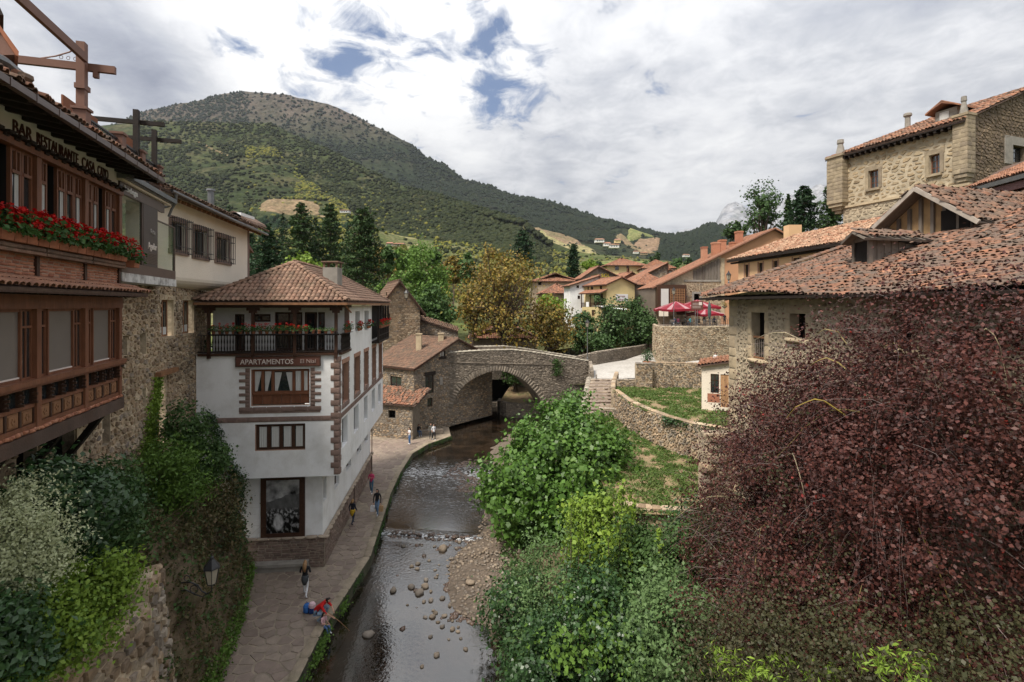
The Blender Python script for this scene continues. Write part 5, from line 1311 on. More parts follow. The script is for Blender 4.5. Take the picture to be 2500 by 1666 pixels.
for i, a in enumerate((4.5,5.1,7.6,8.3)): planter(WS, a, 11.95, .12, 70, f'{ORD[i]} red geranium on the top floor sills of the white side wall, near end first', w=.26, group=G2, seed=140+i, flowers=4, spread=.3, box=False, lsize=.08)
# rear gallery on the side
g = Geo(); WS.box(g, 9.9, 15.2, 10.8, 10.95, -.3, .5); WS.box(g, 9.9, 15.2, 11.78, 11.85, .42, .5); WS.box(g, 9.9, 15.2, 11.3, 11.36, .43, .49)
for a in (9.95,11.2,12.4,13.7,15.1): WS.box(g, a-.06, a+.06, 10.9, 13.4, .36, .5)
for a in np.arange(10.1, 15.1, .16): WS.box(g, a-.02, a+.02, 10.95, 11.78, .44, .48)
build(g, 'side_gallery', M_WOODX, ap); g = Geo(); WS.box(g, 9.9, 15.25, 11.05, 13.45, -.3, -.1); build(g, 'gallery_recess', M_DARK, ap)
wall(WS, 9.9, 15.3, 10.98, 11.05, M_WHITE, ap)
for i, a in enumerate(np.arange(10.3, 15.1, .6)): planter(WS, a, 11.86, .5, 70, f'{ORD[i]} red geranium pot along the far side gallery of the white building', w=.4, group=G2, seed=160+i, flowers=4, spread=.3, box=True, lsize=.08)
# roof
def hip_roof(parent, c, zE, zR, over, m_tiles, w=.22, e=.36, inset=None, mess=.1, limit=300, seed=0, **kk):
    """c: four plan corners (front-left, front-right, back-right, back-left); ridge runs front to back"""
    c = [Vector((p[0], p[1])) for p in c]; mid = sum(c, Vector((0,0)))/4
    fx = (c[1]-c[0]).normalized(); fy = (c[2]-c[1]).normalized()
    q = [c[0]-fx*over-fy*over, c[1]+fx*over-fy*over, c[2]+fx*over+fy*over, c[3]-fx*over+fy*over]
    W = (q[1]-q[0]).length; ins = inset or W/2
    a = (q[0]+q[1])/2 + fy*ins; b = (q[2]+q[3])/2 - fy*ins
    P = [Vector((p.x,p.y,zE)) for p in q]; A, B = Vector((a.x,a.y,zR)), Vector((b.x,b.y,zR))
    for k, pl in enumerate(([P[0],P[1],A],[P[1],P[2],B,A],[P[2],P[3],B],[P[3],P[0],A,B])): roof_plane(parent, pl)
    up = Vector((0,0,.05))
    tile_quad(parent, P[0]+up, P[1]+up, A+up, A+up, m_tiles, w, e, mess=mess, limit=limit, seed=seed, **kk)
    tile_quad(parent, P[1]+up, P[2]+up, B+up, A+up, m_tiles, w, e, mess=mess, limit=limit//2, seed=seed+1, **kk)
    tile_quad(parent, P[3]+up, P[0]+up, A+up, B+up, m_tiles, w, e, mess=mess, limit=0, seed=seed+2, **kk)
    tile_quad(parent, P[2]+up, P[3]+up, B+up, B+up, m_tiles, w, e, mess=mess, limit=0, seed=seed+3, **kk)
    ridge_tiles(parent, [P[1]+up,A+up], m_tiles, w=w*1.25, l=e, seed=seed); ridge_tiles(parent, [P[0]+up,A+up], m_tiles, w=w*1.25, l=e, seed=seed); ridge_tiles(parent, [A+up,B+up], m_tiles, w=w*1.25, l=e, seed=seed)
    ridge_tiles(parent, [P[2]+up,B+up], m_tiles, w=w*1.25, l=e, seed=seed)
    return P, A, B
M_TILE_W = mat('pinkish_brown_tile', [(.19,.11,.077),(.26,.155,.108),(.155,.1,.074),(.30,.185,.13),(.22,.145,.105)], noise=7, namt=.3, dirt=.5, dscale=1.0, bump=.3, dark=(.13,.11,.07))
cw = (-14.8,25.03); bx = (-16.5,40.3)
P, A, B = hip_roof(ap, [cw,(-8.66,25.7),(-10.33,41),bx], 13.6, 15.75, .5, [M_TILE_W], w=.23, e=.34, mess=.12, limit=300)
g = Geo(); g.bar(P[0]+Vector((0,0,-.06)), P[1]+Vector((0,0,-.06)), .05, .12); g.bar(P[1]+Vector((0,0,-.06)), P[2]+Vector((0,0,-.06)), .05, .12); build(g, 'eaves_gutter', M_WOODT, ap)
g = Geo(); g.tube([WF.pt(6.5,13.55,.45),WF.pt(6.62,13.3,.2),WF.pt(6.75,13.1,0)], .04); build(g, 'drain_spout', M_WOODT, ap)
ch = at(812,700,30); g = Geo(); g.box((ch.x, ch.y, 14.9), (.42,0,0), (0,.42,0), (0,0,.75)); cm = build(g, 'chimney', M_CONCRETE, ap)
g = Geo(); g.box((ch.x, ch.y, 15.98), (.5,0,0), (0,.5,0), (0,0,.035)); [g.box((ch.x+i*.36, ch.y+j*.36, 15.8), (.05,0,0), (0,.05,0), (0,0,.16)) for i in (-1,1) for j in (-1,1)]; build(g, 'chimney_cap', M_TILE_W, cm)
# ground floor, set back under the overhang
LH = [(2.2,4.36,1.58,4.7)]
wall(LF, -1.0, 5.23, 1.5, 4.95, M_WHITE, ap, name='ground_floor_wall')
SH = [(.12,.8,3.2,4.4),(2.6,3.8,2.95,3.75),(5.75,7.2,2.95,3.65),(9.2,10.8,2.95,3.6),(12.2,13.6,2.9,3.6)]
wall(LS, 0, 14.8, 1.5, 4.95, M_WHITE, ap, SH, rev=.25, name='ground_floor_wall')
for a, b, c, d in SH: window(ap, LS, a, b, c, d, -.2, 1, 1, .05, fm=M_WOODD)
wall(LF.off(.12), -1.0, 5.35, -.1, 1.5, M_JOINT, ap, name='base_wall'); wall(LS.off(.12), -.1, 14.8, -.1, 1.5, M_JOINT, ap, name='base_wall')
masonry(LF.off(.12), -1, 5.35, 0, 1.48, .34, .115, [M_SLABW], ap, protos=BLOCKS, depth=.04, gap=.02, jw=.5, jh=.4, limit=300, seed=4, name='base_stone', minpx=8)
masonry(LS.off(.12), 0, 14.8, 0, 1.48, .34, .15, [M_SLABW], ap, protos=BLOCKS, depth=.04, gap=.02, jw=.5, jh=.4, limit=200, seed=5, name='base_stone')
C, X, Y, Z = [], [], [], []
for fr, L_ in ((LF,5.4),(LS,14.8)):
    for a in np.arange(-1 if fr is LF else 0, L_-.3, .6): C.append(np.array(fr.pt(a+.3,1.55,.1))); X.append(np.array(fr.d)*.585); Y.append(np.array(fr.n)*.22); Z.append(np.array((0,0,.12)))
pieces(ap, 'coping_stone', BLOCKS, mats4(np.array(C),np.array(X),np.array(Y),np.array(Z)), np.arange(len(C)) % 4, [M_COPING], size=np.full(len(C), .6))
g = Geo(); LF.box(g, -.5, 4.6, .3, .44, .15, .6); LF.box(g, -.5, 4.6, 0, .3, .15, .5); be = build(g, 'stone_bench', M_CONCRETE, label='long low mossy stone bench against the foot of the white building', cat='bench')
g = Geo(); LS.box(g, 7.2, 7.26, 0, 1.6, .17, .23); LS.box(g, 14.3, 14.36, 0, 3.6, .17, .23); build(g, 'drainpipe', M_GUTTER, ap)
# framed black and white picture
pf = thing('framed_picture', 'large black and white landscape picture in a dark brown frame on the white ground floor', 'picture', LF.pt(3.3,1.6,.1))
g = Geo(); a, b, c, d = 2.2, 4.36, 1.6, 4.72
LF.box(g, a, a+.26, c, d, 0, .12); LF.box(g, b-.26, b, c, d, 0, .12); LF.box(g, a+.26, b-.26, c, c+.2, 0, .118); LF.box(g, a+.26, b-.26, d-.2, d, 0, .118); build(g, 'frame', M_WOODD, pf)
def picture():
    # flat print: clouds above, ridge, houses, a river arch below
    m = bpy.data.materials.new('printed_landscape'); m.use_nodes = True; nt = m.node_tree; N, L = nt.nodes, nt.links; bs = N['Principled BSDF']; bs.inputs['Roughness'].default_value = .35
    uvn = N.new('ShaderNodeUVMap'); uvn.uv_map = 'UVMap'; sp = N.new('ShaderNodeSeparateXYZ'); L.new(uvn.outputs[0], sp.inputs[0])
    def mth(op, a, b, c=False):
        n = N.new('ShaderNodeMath'); n.operation = op; n.use_clamp = c
        for i, x in enumerate((a, b)):
            if isinstance(x, (int, float)): n.inputs[i].default_value = x
            else: L.new(x, n.inputs[i])
        return n.outputs[0]
    def nz(s, d=6, mul=(1,1,1)):
        v = N.new('ShaderNodeVectorMath'); v.operation = 'MULTIPLY'; v.inputs[1].default_value = mul; L.new(uvn.outputs[0], v.inputs[0])
        n = N.new('ShaderNodeTexNoise'); L.new(v.outputs[0], n.inputs['Vector']); n.inputs['Scale'].default_value = s; n.inputs['Detail'].default_value = d; return n.outputs[0]
    x, y = sp.outputs[0], sp.outputs[1]
    cloud = mth('MULTIPLY', mth('SUBTRACT', nz(3, 6, (1,1.6,1)), .3), 1.5)
    hill = mth('ADD', .60, mth('ADD', mth('MULTIPLY', x, .16), mth('MULTIPLY', mth('SUBTRACT', nz(2.5, 4, (1,0,0)), .5), .2)))
    ish = mth('MULTIPLY', mth('SUBTRACT', hill, y), 60, True)
    low = mth('MULTIPLY', mth('SUBTRACT', .48, y), 14, True)
    town = mth('MULTIPLY', mth('SUBTRACT', nz(16, 3), .48), 7, True)
    hillc = mth('MULTIPLY', nz(8), .22)
    # light arch of water under a dark bridge
    dx, dy = mth('SUBTRACT', x, .36), mth('SUBTRACT', y, .20); r = mth('POWER', mth('ADD', mth('POWER', mth('MULTIPLY', dx, 1.0), 2), mth('POWER', dy, 2)), .5)
    arch = mth('MULTIPLY', mth('SUBTRACT', .17, r), 20, True)
    base = mth('MULTIPLY', town, .55); g1 = mth('ADD', mth('MULTIPLY', base, .75), .02)
    def mx(f, a, b): return mth('ADD', mth('MULTIPLY', mth('SUBTRACT', 1.0, f), a), mth('MULTIPLY', f, b))
    c = mx(ish, cloud, hillc); c = mx(low, c, g1); band = mth('MULTIPLY', mth('SUBTRACT', .34, y), 18, True); c = mx(band, c, mth('MULTIPLY', mth('MULTIPLY', mth('SUBTRACT', nz(11, 4), .5), 5, True), .35)); c = mx(arch, c, mth('MULTIPLY', nz(9), .9))
    L.new(c, bs.inputs['Base Color']); return m
g = Geo(); g.quad(LF.pt(a+.26,c+.2,.06), LF.pt(b-.26,c+.2,.06), LF.pt(b-.26,d-.2,.06), LF.pt(a+.26,d-.2,.06)); po = build(g, 'print', picture(), pf)
uvl = po.data.uv_layers.new(name='UVMap'); [setattr(uvl.data[i], 'uv', q) for i, q in enumerate(((0,0),(1,0),(1,1),(0,1)))]
# ================================================================ ground beyond the bridge, road, terraces
g = Geo(); g.quad((5.2,61,3.9),(75,66,5.2),(75,88,5.2),(5.6,88,4.3)); g.quad((-5.5,64,3.6),(-5.2,88,4.2),(-75,88,4.4),(-75,50,3.5)); g.quad((-5.5,64,3.6),(-5.5,64,-1),(-5.2,88,-1),(-5.2,88,4.2)); g.quad((5.2,61,3.9),(5.6,88,4.3),(5.6,88,-1),(5.2,61,-1))
build(g, 'village_ground', M_PAST, kind='structure')
def masonry_line(pts, z0, z1, w, h, mats_, parent, depth=.08, batter=0.0, seed=0, limit=300, mort=None, back=.35, minpx=10):
    """free-standing wall along a plan polyline; z0,z1 numbers or per-point lists"""
    n = len(pts); Z0 = z0 if isinstance(z0, (list,tuple)) else [z0]*n; Z1 = z1 if isinstance(z1, (list,tuple)) else [z1]*n
    P = [Vector((p[0],p[1],0)) for p in pts]; cum = [0]
    for a, b in zip(P, P[1:]): cum.append(cum[-1]+(b-a).length)
    def loc(s, z):
        k = min(max(np.searchsorted(cum, s, side='right')-1, 0), n-2); q = (s-cum[k])/(cum[k+1]-cum[k]); d = (P[k+1]-P[k]).normalized(); nn = Vector((d.y,-d.x,0))
        if nn.dot(-P[k]) < 0: nn = -nn
        return P[k].lerp(P[k+1], q) + Vector((0,0,z)) + nn*(batter*(max(Z1)-z)), d, nn
    g = Geo()
    for i in range(n-1):
        e = 1e-4; a0, d, nn = loc(cum[i]+e, 0); b0, _, _ = loc(cum[i+1]-e, 0); v = lambda p, z: Vector((p.x,p.y,z))
        bo = nn*(batter*0); A0, _, _ = loc(cum[i]+e, Z0[i]); B0, _, _ = loc(cum[i+1]-e, Z0[i+1]); A1, _, _ = loc(cum[i]+e, Z1[i]); B1, _, _ = loc(cum[i+1]-e, Z1[i+1])
        g.quad(A0, B0, B1, A1); g.quad(A1, B1, B1-nn*back, A1-nn*back); Ab = A1-nn*back; Bb = B1-nn*back; g.quad(Ab, Bb, v(Bb,Z0[i+1]), v(Ab,Z0[i]))
        if i == 0: g.quad(A0, A1, Ab, v(Ab,Z0[i]))
        if i == n-2: g.quad(B0, B1, Bb, v(Bb,Z0[i+1]))
    build(g, 'wall_core', mort or M_MORTAR, parent)
    fake = Frame((0,30),(1,30)); top = [(c, z) for c, z in zip(cum, Z1)]; lo = [(c, z) for c, z in zip(cum, Z0)]
    masonry(fake, 0.0, cum[-1], min(Z0), max(Z1), w, h, mats_, parent, depth=depth, warp=loc, top=top, seed=seed, limit=limit, mask=lambda s, z: z > np.interp(s, *zip(*lo)), minpx=minpx)
    # cap stones
    r = np.random.default_rng(seed); C, X, Y, Z = [], [], [], []; s = 0
    while s < cum[-1]-.1:
        ww = min(r.uniform(.3,.7), cum[-1]-s); zt = np.interp(s+ww/2, cum, Z1); p, d, nn = loc(s+ww/2, zt); sl = (np.interp(s+ww,cum,Z1)-np.interp(s,cum,Z1))/ww
        C.append(np.array(p-nn*back*.45)+(0,0,.02)); X.append((np.array(d)+(0,0,sl))*(ww-.02)); Y.append(np.array((0,0,.09))); Z.append(np.array(nn)*back*1.15); s += ww
    pieces(parent, 'cap_stone', BLOCKS, mats4(np.array(C),np.array(X),np.array(Y),np.array(Z)), np.arange(len(C)) % 4, mats_, size=np.full(len(C), .5), limit=120)

# ---- old arched bridge
BF = Frame((-7.2,57), (4.35,60.4)); BB = BF.off(-4.0)
br = thing('stone_bridge', 'old humpbacked grey stone bridge with one big round arch over the river', 'bridge', BF.pt(6,-.5,-2))
ARCH = [(-.02,-1.2),(.07,-.57),(.38,1.45),(.8,2.7),(1.34,3.77),(2.1,4.55),(2.95,5.12),(3.8,5.5),(4.59,5.78),(5.3,5.88),(6.0,5.89),(7.0,5.68),(7.94,5.25),(8.85,4.75),(9.66,4.03),(10.6,3.0),(11.41,1.79),(11.94,.6),(12.15,-.3),(12.2,-1.2)]
TOPB = [(-3,8.0),(.38,8.14),(2.5,8.24),(4.59,8.30),(7.6,8.27),(9.66,8.01),(11.5,7.7),(13.19,7.38),(15.2,7.05),(17.2,6.67)]
def az(s): return np.interp(s, [p[0] for p in ARCH], [p[1] for p in ARCH]) if ARCH[0][0] < s < ARCH[-1][0] else -1.2
def tz(s): return float(np.interp(s, [p[0] for p in TOPB], [p[1] for p in TOPB]))
g = Geo(); gs = Geo()
ss = sorted(set(list(np.arange(-3, 17.2, .4)) + [p[0] for p in ARCH] + [17.2]))
for a, b in zip(ss, ss[1:]):
    for fr, ex in ((BF,0),(BB,.12)): g.quad(fr.pt(a,az(a+1e-5),0),fr.pt(b,az(b-1e-5),0),fr.pt(b,tz(b)+ex,0),fr.pt(a,tz(a)+ex,0))
    for d0, d1, e in ((0,-.4,0),(-3.6,-4.0,.12)):
        g.quad(BF.pt(a,tz(a)+e,d0),BF.pt(b,tz(b)+e,d0),BF.pt(b,tz(b)+e,d1),BF.pt(a,tz(a)+e,d1))
        g.quad(BF.pt(a,tz(a)+e,d0 if d0 else d1),BF.pt(b,tz(b)+e,d0 if d0 else d1),BF.pt(b,tz(b)-1.1,d0 if d0 else d1),BF.pt(a,tz(a)-1.1,d0 if d0 else d1))
    gs.quad(BF.pt(a,tz(a)-1.0,-.4),BF.pt(b,tz(b)-1.0,-.4),BF.pt(b,tz(b)-1.0,-3.6),BF.pt(a,tz(a)-1.0,-3.6))
for p, q in zip(ARCH, ARCH[1:]): g.quad(BF.pt(p[0],p[1],0),BF.pt(q[0],q[1],0),BF.pt(q[0],q[1],-4),BF.pt(p[0],p[1],-4))
build(g, 'masonry_core', M_MORTAR_G, br); build(gs, 'deck', M_PAVE, br)
def nearest(s, z): return min(math.hypot(s-p[0], z-p[1]) for p in ARP)
ARP = [(float(np.interp(t, range(len(ARCH)), [p[0] for p in ARCH])), float(np.interp(t, range(len(ARCH)), [p[1] for p in ARCH]))) for t in np.linspace(1, len(ARCH)-2, 120)]
masonry(BF, -2.8, 17.2, -1, 8.3, .42, .17, [M_STONE_G], br, top=TOPB, depth=.07, seed=8, mask=lambda s, z: (z > az(s)+.1 if ARCH[0][0] < s < ARCH[-1][0] else True) and nearest(s, z) > .72, gap=.03, minpx=9)
C, X, Y, Z = [], [], [], []; acc = 0; dn = np.array(BF.n)
for p, q in zip(ARP, ARP[1:]):
    acc += math.hypot(q[0]-p[0], q[1]-p[1])
    if acc > .24:
        acc = 0; t = Vector((q[0]-p[0], q[1]-p[1])).normalized(); nn = Vector((-t.y, t.x)); c = (p[0]+nn.x*.34, p[1]+nn.y*.34)
        C.append(np.array(BF.pt(c[0], c[1], .0))); X.append((np.array(BF.d)*t.x+np.array((0,0,t.y)))*.215); Z.append((np.array(BF.d)*nn.x+np.array((0,0,nn.y)))*RNG.uniform(.6,.74)); Y.append(dn*.09)
pieces(br, 'voussoir', BLOCKS, mats4(np.array(C),np.array(X),np.array(Y),np.array(Z)), np.arange(len(C)) % 4, [M_STONE_G], size=np.full(len(C), .65))
C, X, Y, Z = [], [], [], []
for a in np.arange(-1, 17, .55):
    for fr, ex in ((BF,0),(BB,.12)): C.append(np.array(fr.pt(a+.27, tz(a+.27)+.03+ex, -.17 if fr is BF else .17))); sl = (tz(a+.5)-tz(a))/.5; X.append((np.array(fr.d)+(0,0,sl))*.53); Y.append(np.array((0,0,.12))); Z.append(dn*.5)
M_LICHEN = mat('pale_lichen_cap', [(.34,.31,.25),(.28,.25,.20)], noise=3, namt=.3, dirt=.3, dscale=1)
pieces(br, 'parapet_cap', BLOCKS, mats4(np.array(C),np.array(X),np.array(Y),np.array(Z)), np.arange(len(C)) % 4, [M_LICHEN], size=np.full(len(C), .5))
g = Geo()
for a, b in zip(np.arange(.2,12.6,.5), np.arange(.7,13,.5)): g.prism([BF.pt(a,7.05-(a*.053),.0),BF.pt(b,7.05-(b*.053),0),BF.pt(b,7.12-(b*.053),0),BF.pt(a,7.12-(a*.053),0)], BF.n*.13)
build(g, 'string_course', M_STONE_G, br)
# right end face of the bridge, side of the stairs
E = BF.pt(17.2,0,0)
masonry_line([(E.x,E.y),(8.95,58.2)], [4.0,4.0], [6.67,5.9], .4, .18, [M_STONE_G], br, mort=M_MORTAR_G, seed=9, limit=40)

# road beyond, far parapet, stairs
M_COBBLE = mat('pale_cobbles', [(.42,.40,.37),(.36,.34,.31)], noise=4, namt=.25, dirt=.4, dscale=.6, bump=.5, dark=(.24,.22,.19))
g = Geo(); B4 = BF.pt(17.2,0,-3.9)
rd = [(8.9,57.9,5.15,12.4,57.6,5.15),(E.x,E.y,5.45,14.5,60.5,5.45),(B4.x+1,B4.y,5.65,19.8,65.5,5.9),(15.4,70,5.9,21.4,72,6.3),(23.2,80.5,6.8,26.5,80,6.9),(32,92,7.4,36,92,7.4)]
for p, q in zip(rd, rd[1:]): g.quad(p[:3], p[3:], q[3:], q[:3])
g.quad((12.4,57.6,5.15),(24,54,6.6),(24,64,6.6),(14.5,60.5,5.45)); g.quad((14.5,60.5,5.45),(24,64,6.6),(30,66,6.9),(19.8,65.5,5.9)); build(g, 'road', M_COBBLE, kind='structure')
pw = thing('parapet_wall', 'grey stone parapet wall running on from the bridge beside the pale road', 'wall', (14,67,5))
masonry_line([(B4.x,B4.y),(10.9,66.2),(14.5,69.4),(18.5,74),(23.3,80.5),(30,88)], [4.5,4.5,4.8,5,5.5,6], [6.8,7.35,7.5,7.5,7.6,7.9], .42, .17, [M_STONE_G], pw, mort=M_MORTAR_G, seed=11)
stp = thing('stone_stairs', 'broad worn stone stairs with low pale coping leading down beside the bridge', 'stairs', (8,50,3))
ns = 12
for i in range(ns):
    y1 = 57.9-i*1.02; y0 = y1-1.06; z = 5.12-i*.15; xl = lambda y: 6.35+(y-45.7)*.212; xr = lambda y: 9.1+(y-45.7)*.245
    g = Geo(); g.prism([(xl(y0),y0,z),(xr(y0),y0,z),(xr(y1),y1,z),(xl(y1),y1,z)], (0,0,-.5)); s_ = build(g, 'step', M_COPING, stp)
paving(stp, lambda x, y: 6.5+(y-45.7)*.212 < x < 9.0+(y-45.7)*.245, 6, 12.5, 45.8, 57.9, .42, [M_PAVE], seed=7, zfn=lambda x, y: 5.13-int((57.9-y)/1.02)*.15, name='tread_stone', limit=120, stretch=1.3)
C, X, Y, Z = [], [], [], []
for i in range(14):
    y = 45.9+i*.88; d = np.array((.212,1,.149)); C.append(np.array((6.2+(y-45.7)*.212, y+.42, 3.42+(y-45.7)*.149))); X.append(d*.85); Y.append(np.array((0,0,.22))); Z.append(np.array((.5,-.1,0)))
pieces(stp, 'coping_stone', BLOCKS, mats4(np.array(C),np.array(X),np.array(Y),np.array(Z)), np.arange(14) % 4, [M_LICHEN], size=np.full(14,.8))
masonry_line([(6.2,45.6),(8.9,58.2)], 1.5, [3.4,5.3], .4, .2, [M_STONE_G], stp, mort=M_MORTAR_G, seed=12, limit=20)
# terraces: lower grass, upper grass, their walls
def sheet(name, pts, z, m, n=14, amp=.08, zf=None):
    xs = np.array([p[0] for p in pts]); 
    g = Geo(); c = Vector((sum(p[0] for p in pts)/len(pts), sum(p[1] for p in pts)/len(pts)))
    k = 8; rings = []
    for j in range(k+1): rings.append([Vector((c.x+(p[0]-c.x)*j/k, c.y+(p[1]-c.y)*j/k, (zf(p[0],p[1]) if zf and j == k else z) + (amp*fbm(c.x+(p[0]-c.x)*j/k, c.y+(p[1]-c.y)*j/k, .8, 3) if 0 < j < k else 0))) for p in pts])
    for a, b in zip(rings, rings[1:]):
        for i in range(len(pts)): q = (i+1) % len(pts); g.quad(a[i], b[i], b[q], a[q])
    return build(g, name, m, kind='structure')
def densify(pts, step=1.2):
    out = []
    for a, b in zip(pts, pts[1:]+pts[:1]):
        L_ = math.dist(a, b); n = max(1, int(L_/step)); out += [(a[0]+(b[0]-a[0])*i/n, a[1]+(b[1]-a[1])*i/n) for i in range(n)]
    return out
RETW = [(9.2,45.9),(9.3,40.6),(9.9,37.4),(10.6,35),(11.6,33),(12.8,31.9),(15,30.6)]
LOW = [(5.0,24.4),(11.2,23.6),(14,26),(15,31),(13,32),(10.7,35.2),(9.4,41),(9.3,46.2),(6.2,46),(5.2,38),(5.0,30)]
UP = RETW + [(19,32),(20,46.6),(9.8,48.4)]
sheet('lower_terrace', densify(LOW), 3.6, M_GRASSY); sheet('upper_terrace', densify(UP), 5.72, M_GRASSY)
sheet('lane', densify([(9.6,48.5),(24,47),(26,62),(12.2,58)]), 6.7, M_COBBLE) if False else None
g = Geo(); g.quad((12.2,50,6.3),(24,48,7.0),(24,56,6.8),(12.3,57.6,5.2)); build(g, 'lane', M_COBBLE, kind='structure')
rw = thing('retaining_wall', 'curved tan rubble retaining wall between the lower and upper grass terraces', 'wall', (10,36,3.6))
masonry_line(RETW, 3.5, 5.85, .27, .17, [M_STONE, M_STONE_G, M_STONE], rw, depth=.1, batter=.06, seed=13)
gw = thing('garden_wall', 'grey rubble wall closing the back of the upper grass terrace', 'wall', (14,48,5.7))
masonry_line([(9.9,48.3),(11.6,48.1)], 4.5, 6.4, .3, .17, [M_STONE_G, M_STONE], gw, seed=14)
masonry_line([(11.5,47.6),(13.0,47.4)], 5, 8.0, .3, .18, [M_STONE_G, M_STONE], gw, seed=15, back=.8); masonry_line([(13.0,48.2),(21,46.6)], 5, 8.05, .3, .18, [M_STONE, M_STONE_G], gw, seed=16)
sw_ = thing('stair_wall', 'low tan stone wall between the stairs and the upper terrace', 'wall', (9,47,3)); masonry_line([(9.2,45.8),(9.75,48.4),(11.3,54.5)], [3,3.3,4.2], [5.9,6.2,6.3], .3, .18, [M_STONE], sw_, seed=17, limit=60)
lw = thing('landing_wall', 'short dark stone wall at the foot of the stairs', 'wall', (8,45,3)); masonry_line([(7.6,45.2),(9.3,44.6)], 3, 4.35, .4, .15, [M_STONE_G], lw, seed=18, limit=40)
fw_ = thing('terrace_edge_wall', 'low stone wall holding the near edge of the lower terrace by the purple tree', 'wall', (8,24,2)); masonry_line([(5.0,25.2),(6.5,24.5),(9.6,24.0)], .5, 3.75, .34, .2, [M_STONE], fw_, seed=19, limit=60)
tw = thing('high_terrace_wall', 'tall pale rubble wall carrying the cafe terrace', 'wall', (24,67,5.5))
masonry_line([(21.6,80),(19.0,67.2),(19.6,66.4),(22,66.2),(38,67.5)], [6,5.5,5.5,5.5,5.5], 10.65, .36, .24, [M_RUBBLE_P, M_STONE], tw, mort=M_MORTAR_P, seed=20, depth=.1)
g = Geo(); g.poly([(19.4,67,10.55),(38,68,10.55),(45,90,10.6),(22,90,10.6)]); build(g, 'cafe_terrace_floor', M_PAVE, kind='structure')

# ---- generic house: corner, gable direction, long side goes back-left
def house(name, label, C, ang, wg, wl, zb, ze, zr, wm, tm, gw=(), lw=(), over=.45, mas=None, ridge=.5, tw=.26, te=.42, mess=.15, fm=None, hip=False, flip=1, cat='house', glaze=True, th=True, rmat=None):
    C = Vector((C[0], C[1])); a = Vector((math.cos(math.radians(ang)), math.sin(math.radians(ang)))); b = Vector((-a.y, a.x))*flip
    t = thing(name, label, cat, (C.x, C.y, zb)); G = Frame(C, C+a*wg); L_ = Frame(C+b*wl, C)
    rg = wg*ridge
    conv = lambda fr, W: [tuple(fr.px(q[0],q[1])+fr.px(q[2],q[3])) for q in W]
    gh = [(min(q[0],q[2]),max(q[0],q[2]),min(q[1],q[3]),max(q[1],q[3])) for q in conv(G, gw)]; lh = [(min(q[0],q[2]),max(q[0],q[2]),min(q[1],q[3]),max(q[1],q[3])) for q in conv(L_, lw)]
    top = None if hip else [(0,ze),(rg,zr),(wg,ze)]
    wall(G, 0, wg, zb, ze if hip else zr, wm, t, gh, top=top, rev=.15); wall(L_, 0, wl, zb, ze, wm, t, lh, rev=.15)
    g = Geo(); P = lambda p, z: Vector((p.x,p.y,z)); q2, q3 = C+a*wg, C+b*wl; q4 = q2+b*wl
    g.quad(P(q2,zb),P(q4,zb),P(q4,ze),P(q2,ze)); g.quad(P(q3,zb),P(q4,zb),P(q4,ze),P(q3,ze))
    if not hip: g.poly([P(q3,ze),P(q4,ze),P(q3+a*rg,zr)])
    build(g, 'rear_wall', wm, t)
    for fr, H in ((G,gh),(L_,lh)):
        for h in H:
            if glaze: window(t, fr, h[0], h[1], h[2], h[3], -.08, 2, 1, .07, fm=fm or M_WOODD)
            else: darkroom(t, fr, h[0], h[1], h[2], h[3], -.14, -.6)
    if mas:
        masonry(G, 0, wg, zb, ze if hip else zr, mas[0], mas[1], mas[2], t, gh, top=top, seed=int(C.x*3) % 90, depth=.06, limit=mas[3]); masonry(L_, 0, wl, zb, ze, mas[0], mas[1], mas[2], t, lh, seed=int(C.y*3) % 90, depth=.06, limit=mas[3]//2)
    o = over
    if hip:
        hip_roof(t, [L_.pt(0,0),C.to_3d(),q2.to_3d(),q4.to_3d()] if False else [C, q2, q4, q3], ze, zr, over, tm, w=tw, e=te, mess=mess, limit=20); return t, G, L_
    dz = (zr-ze)/rg*o; dz2 = (zr-ze)/(wg-rg)*o; f = b*o
    e0, e1 = P(C-a*o-f, ze-dz), P(q3-a*o+f, ze-dz); r0, r1 = P(C+a*rg-f, zr), P(q3+a*rg+f, zr); h0, h1 = P(q2+a*o-f, ze-dz2), P(q4+a*o+f, ze-dz2)
    up = Vector((0,0,.07)); roof_plane(t, [e0+up,e1+up,r1+up,r0+up]); roof_plane(t, [h0+up,h1+up,r1+up,r0+up])
    up = Vector((0,0,.1)); tile_quad(t, e0+up, e1+up, r1+up, r0+up, tm, tw, te, mess=mess, limit=150); tile_quad(t, h1+up, h0+up, r0+up, r1+up, tm, tw, te, mess=mess, limit=40)
    ridge_tiles(t, [r0+up, r1+up], tm, w=tw*1.2, l=te, limit=20)
    g = Geo(); g.bar(e0, r0, .05, .16); g.bar(h0, r0, .05, .16); build(g, 'verge_board', M_WOODD, t)
    g = Geo(); g.bar(e0, e1, .05, .12); build(g, 'eaves_board', M_WOODD, t)
    return t, G, L_
def zpix(u0, v0, s, *r): return [(u0+a*s, v0+b*s, u0+c*s, v0+d*s) for a, b, c, d in r]
Zb = lambda *r: zpix(880, 560, .3444, *r)
t, HG, HF = house('stone_mill_house', 'rubble stone house with a brown tiled roof at the left end of the bridge', (-10.13,53), 52.4, 12.6, 7.5, -.1, 6.9, 9.55, M_MORTAR_G, [M_TILE], gw=Zb((460,1030,520,1160),(565,865,600,915),(475,1200,510,1255)), lw=Zb((212,1040,290,1140)), mas=(.36,.2,[M_STONE,M_STONE_G],150), over=.35, tw=.22, te=.36)
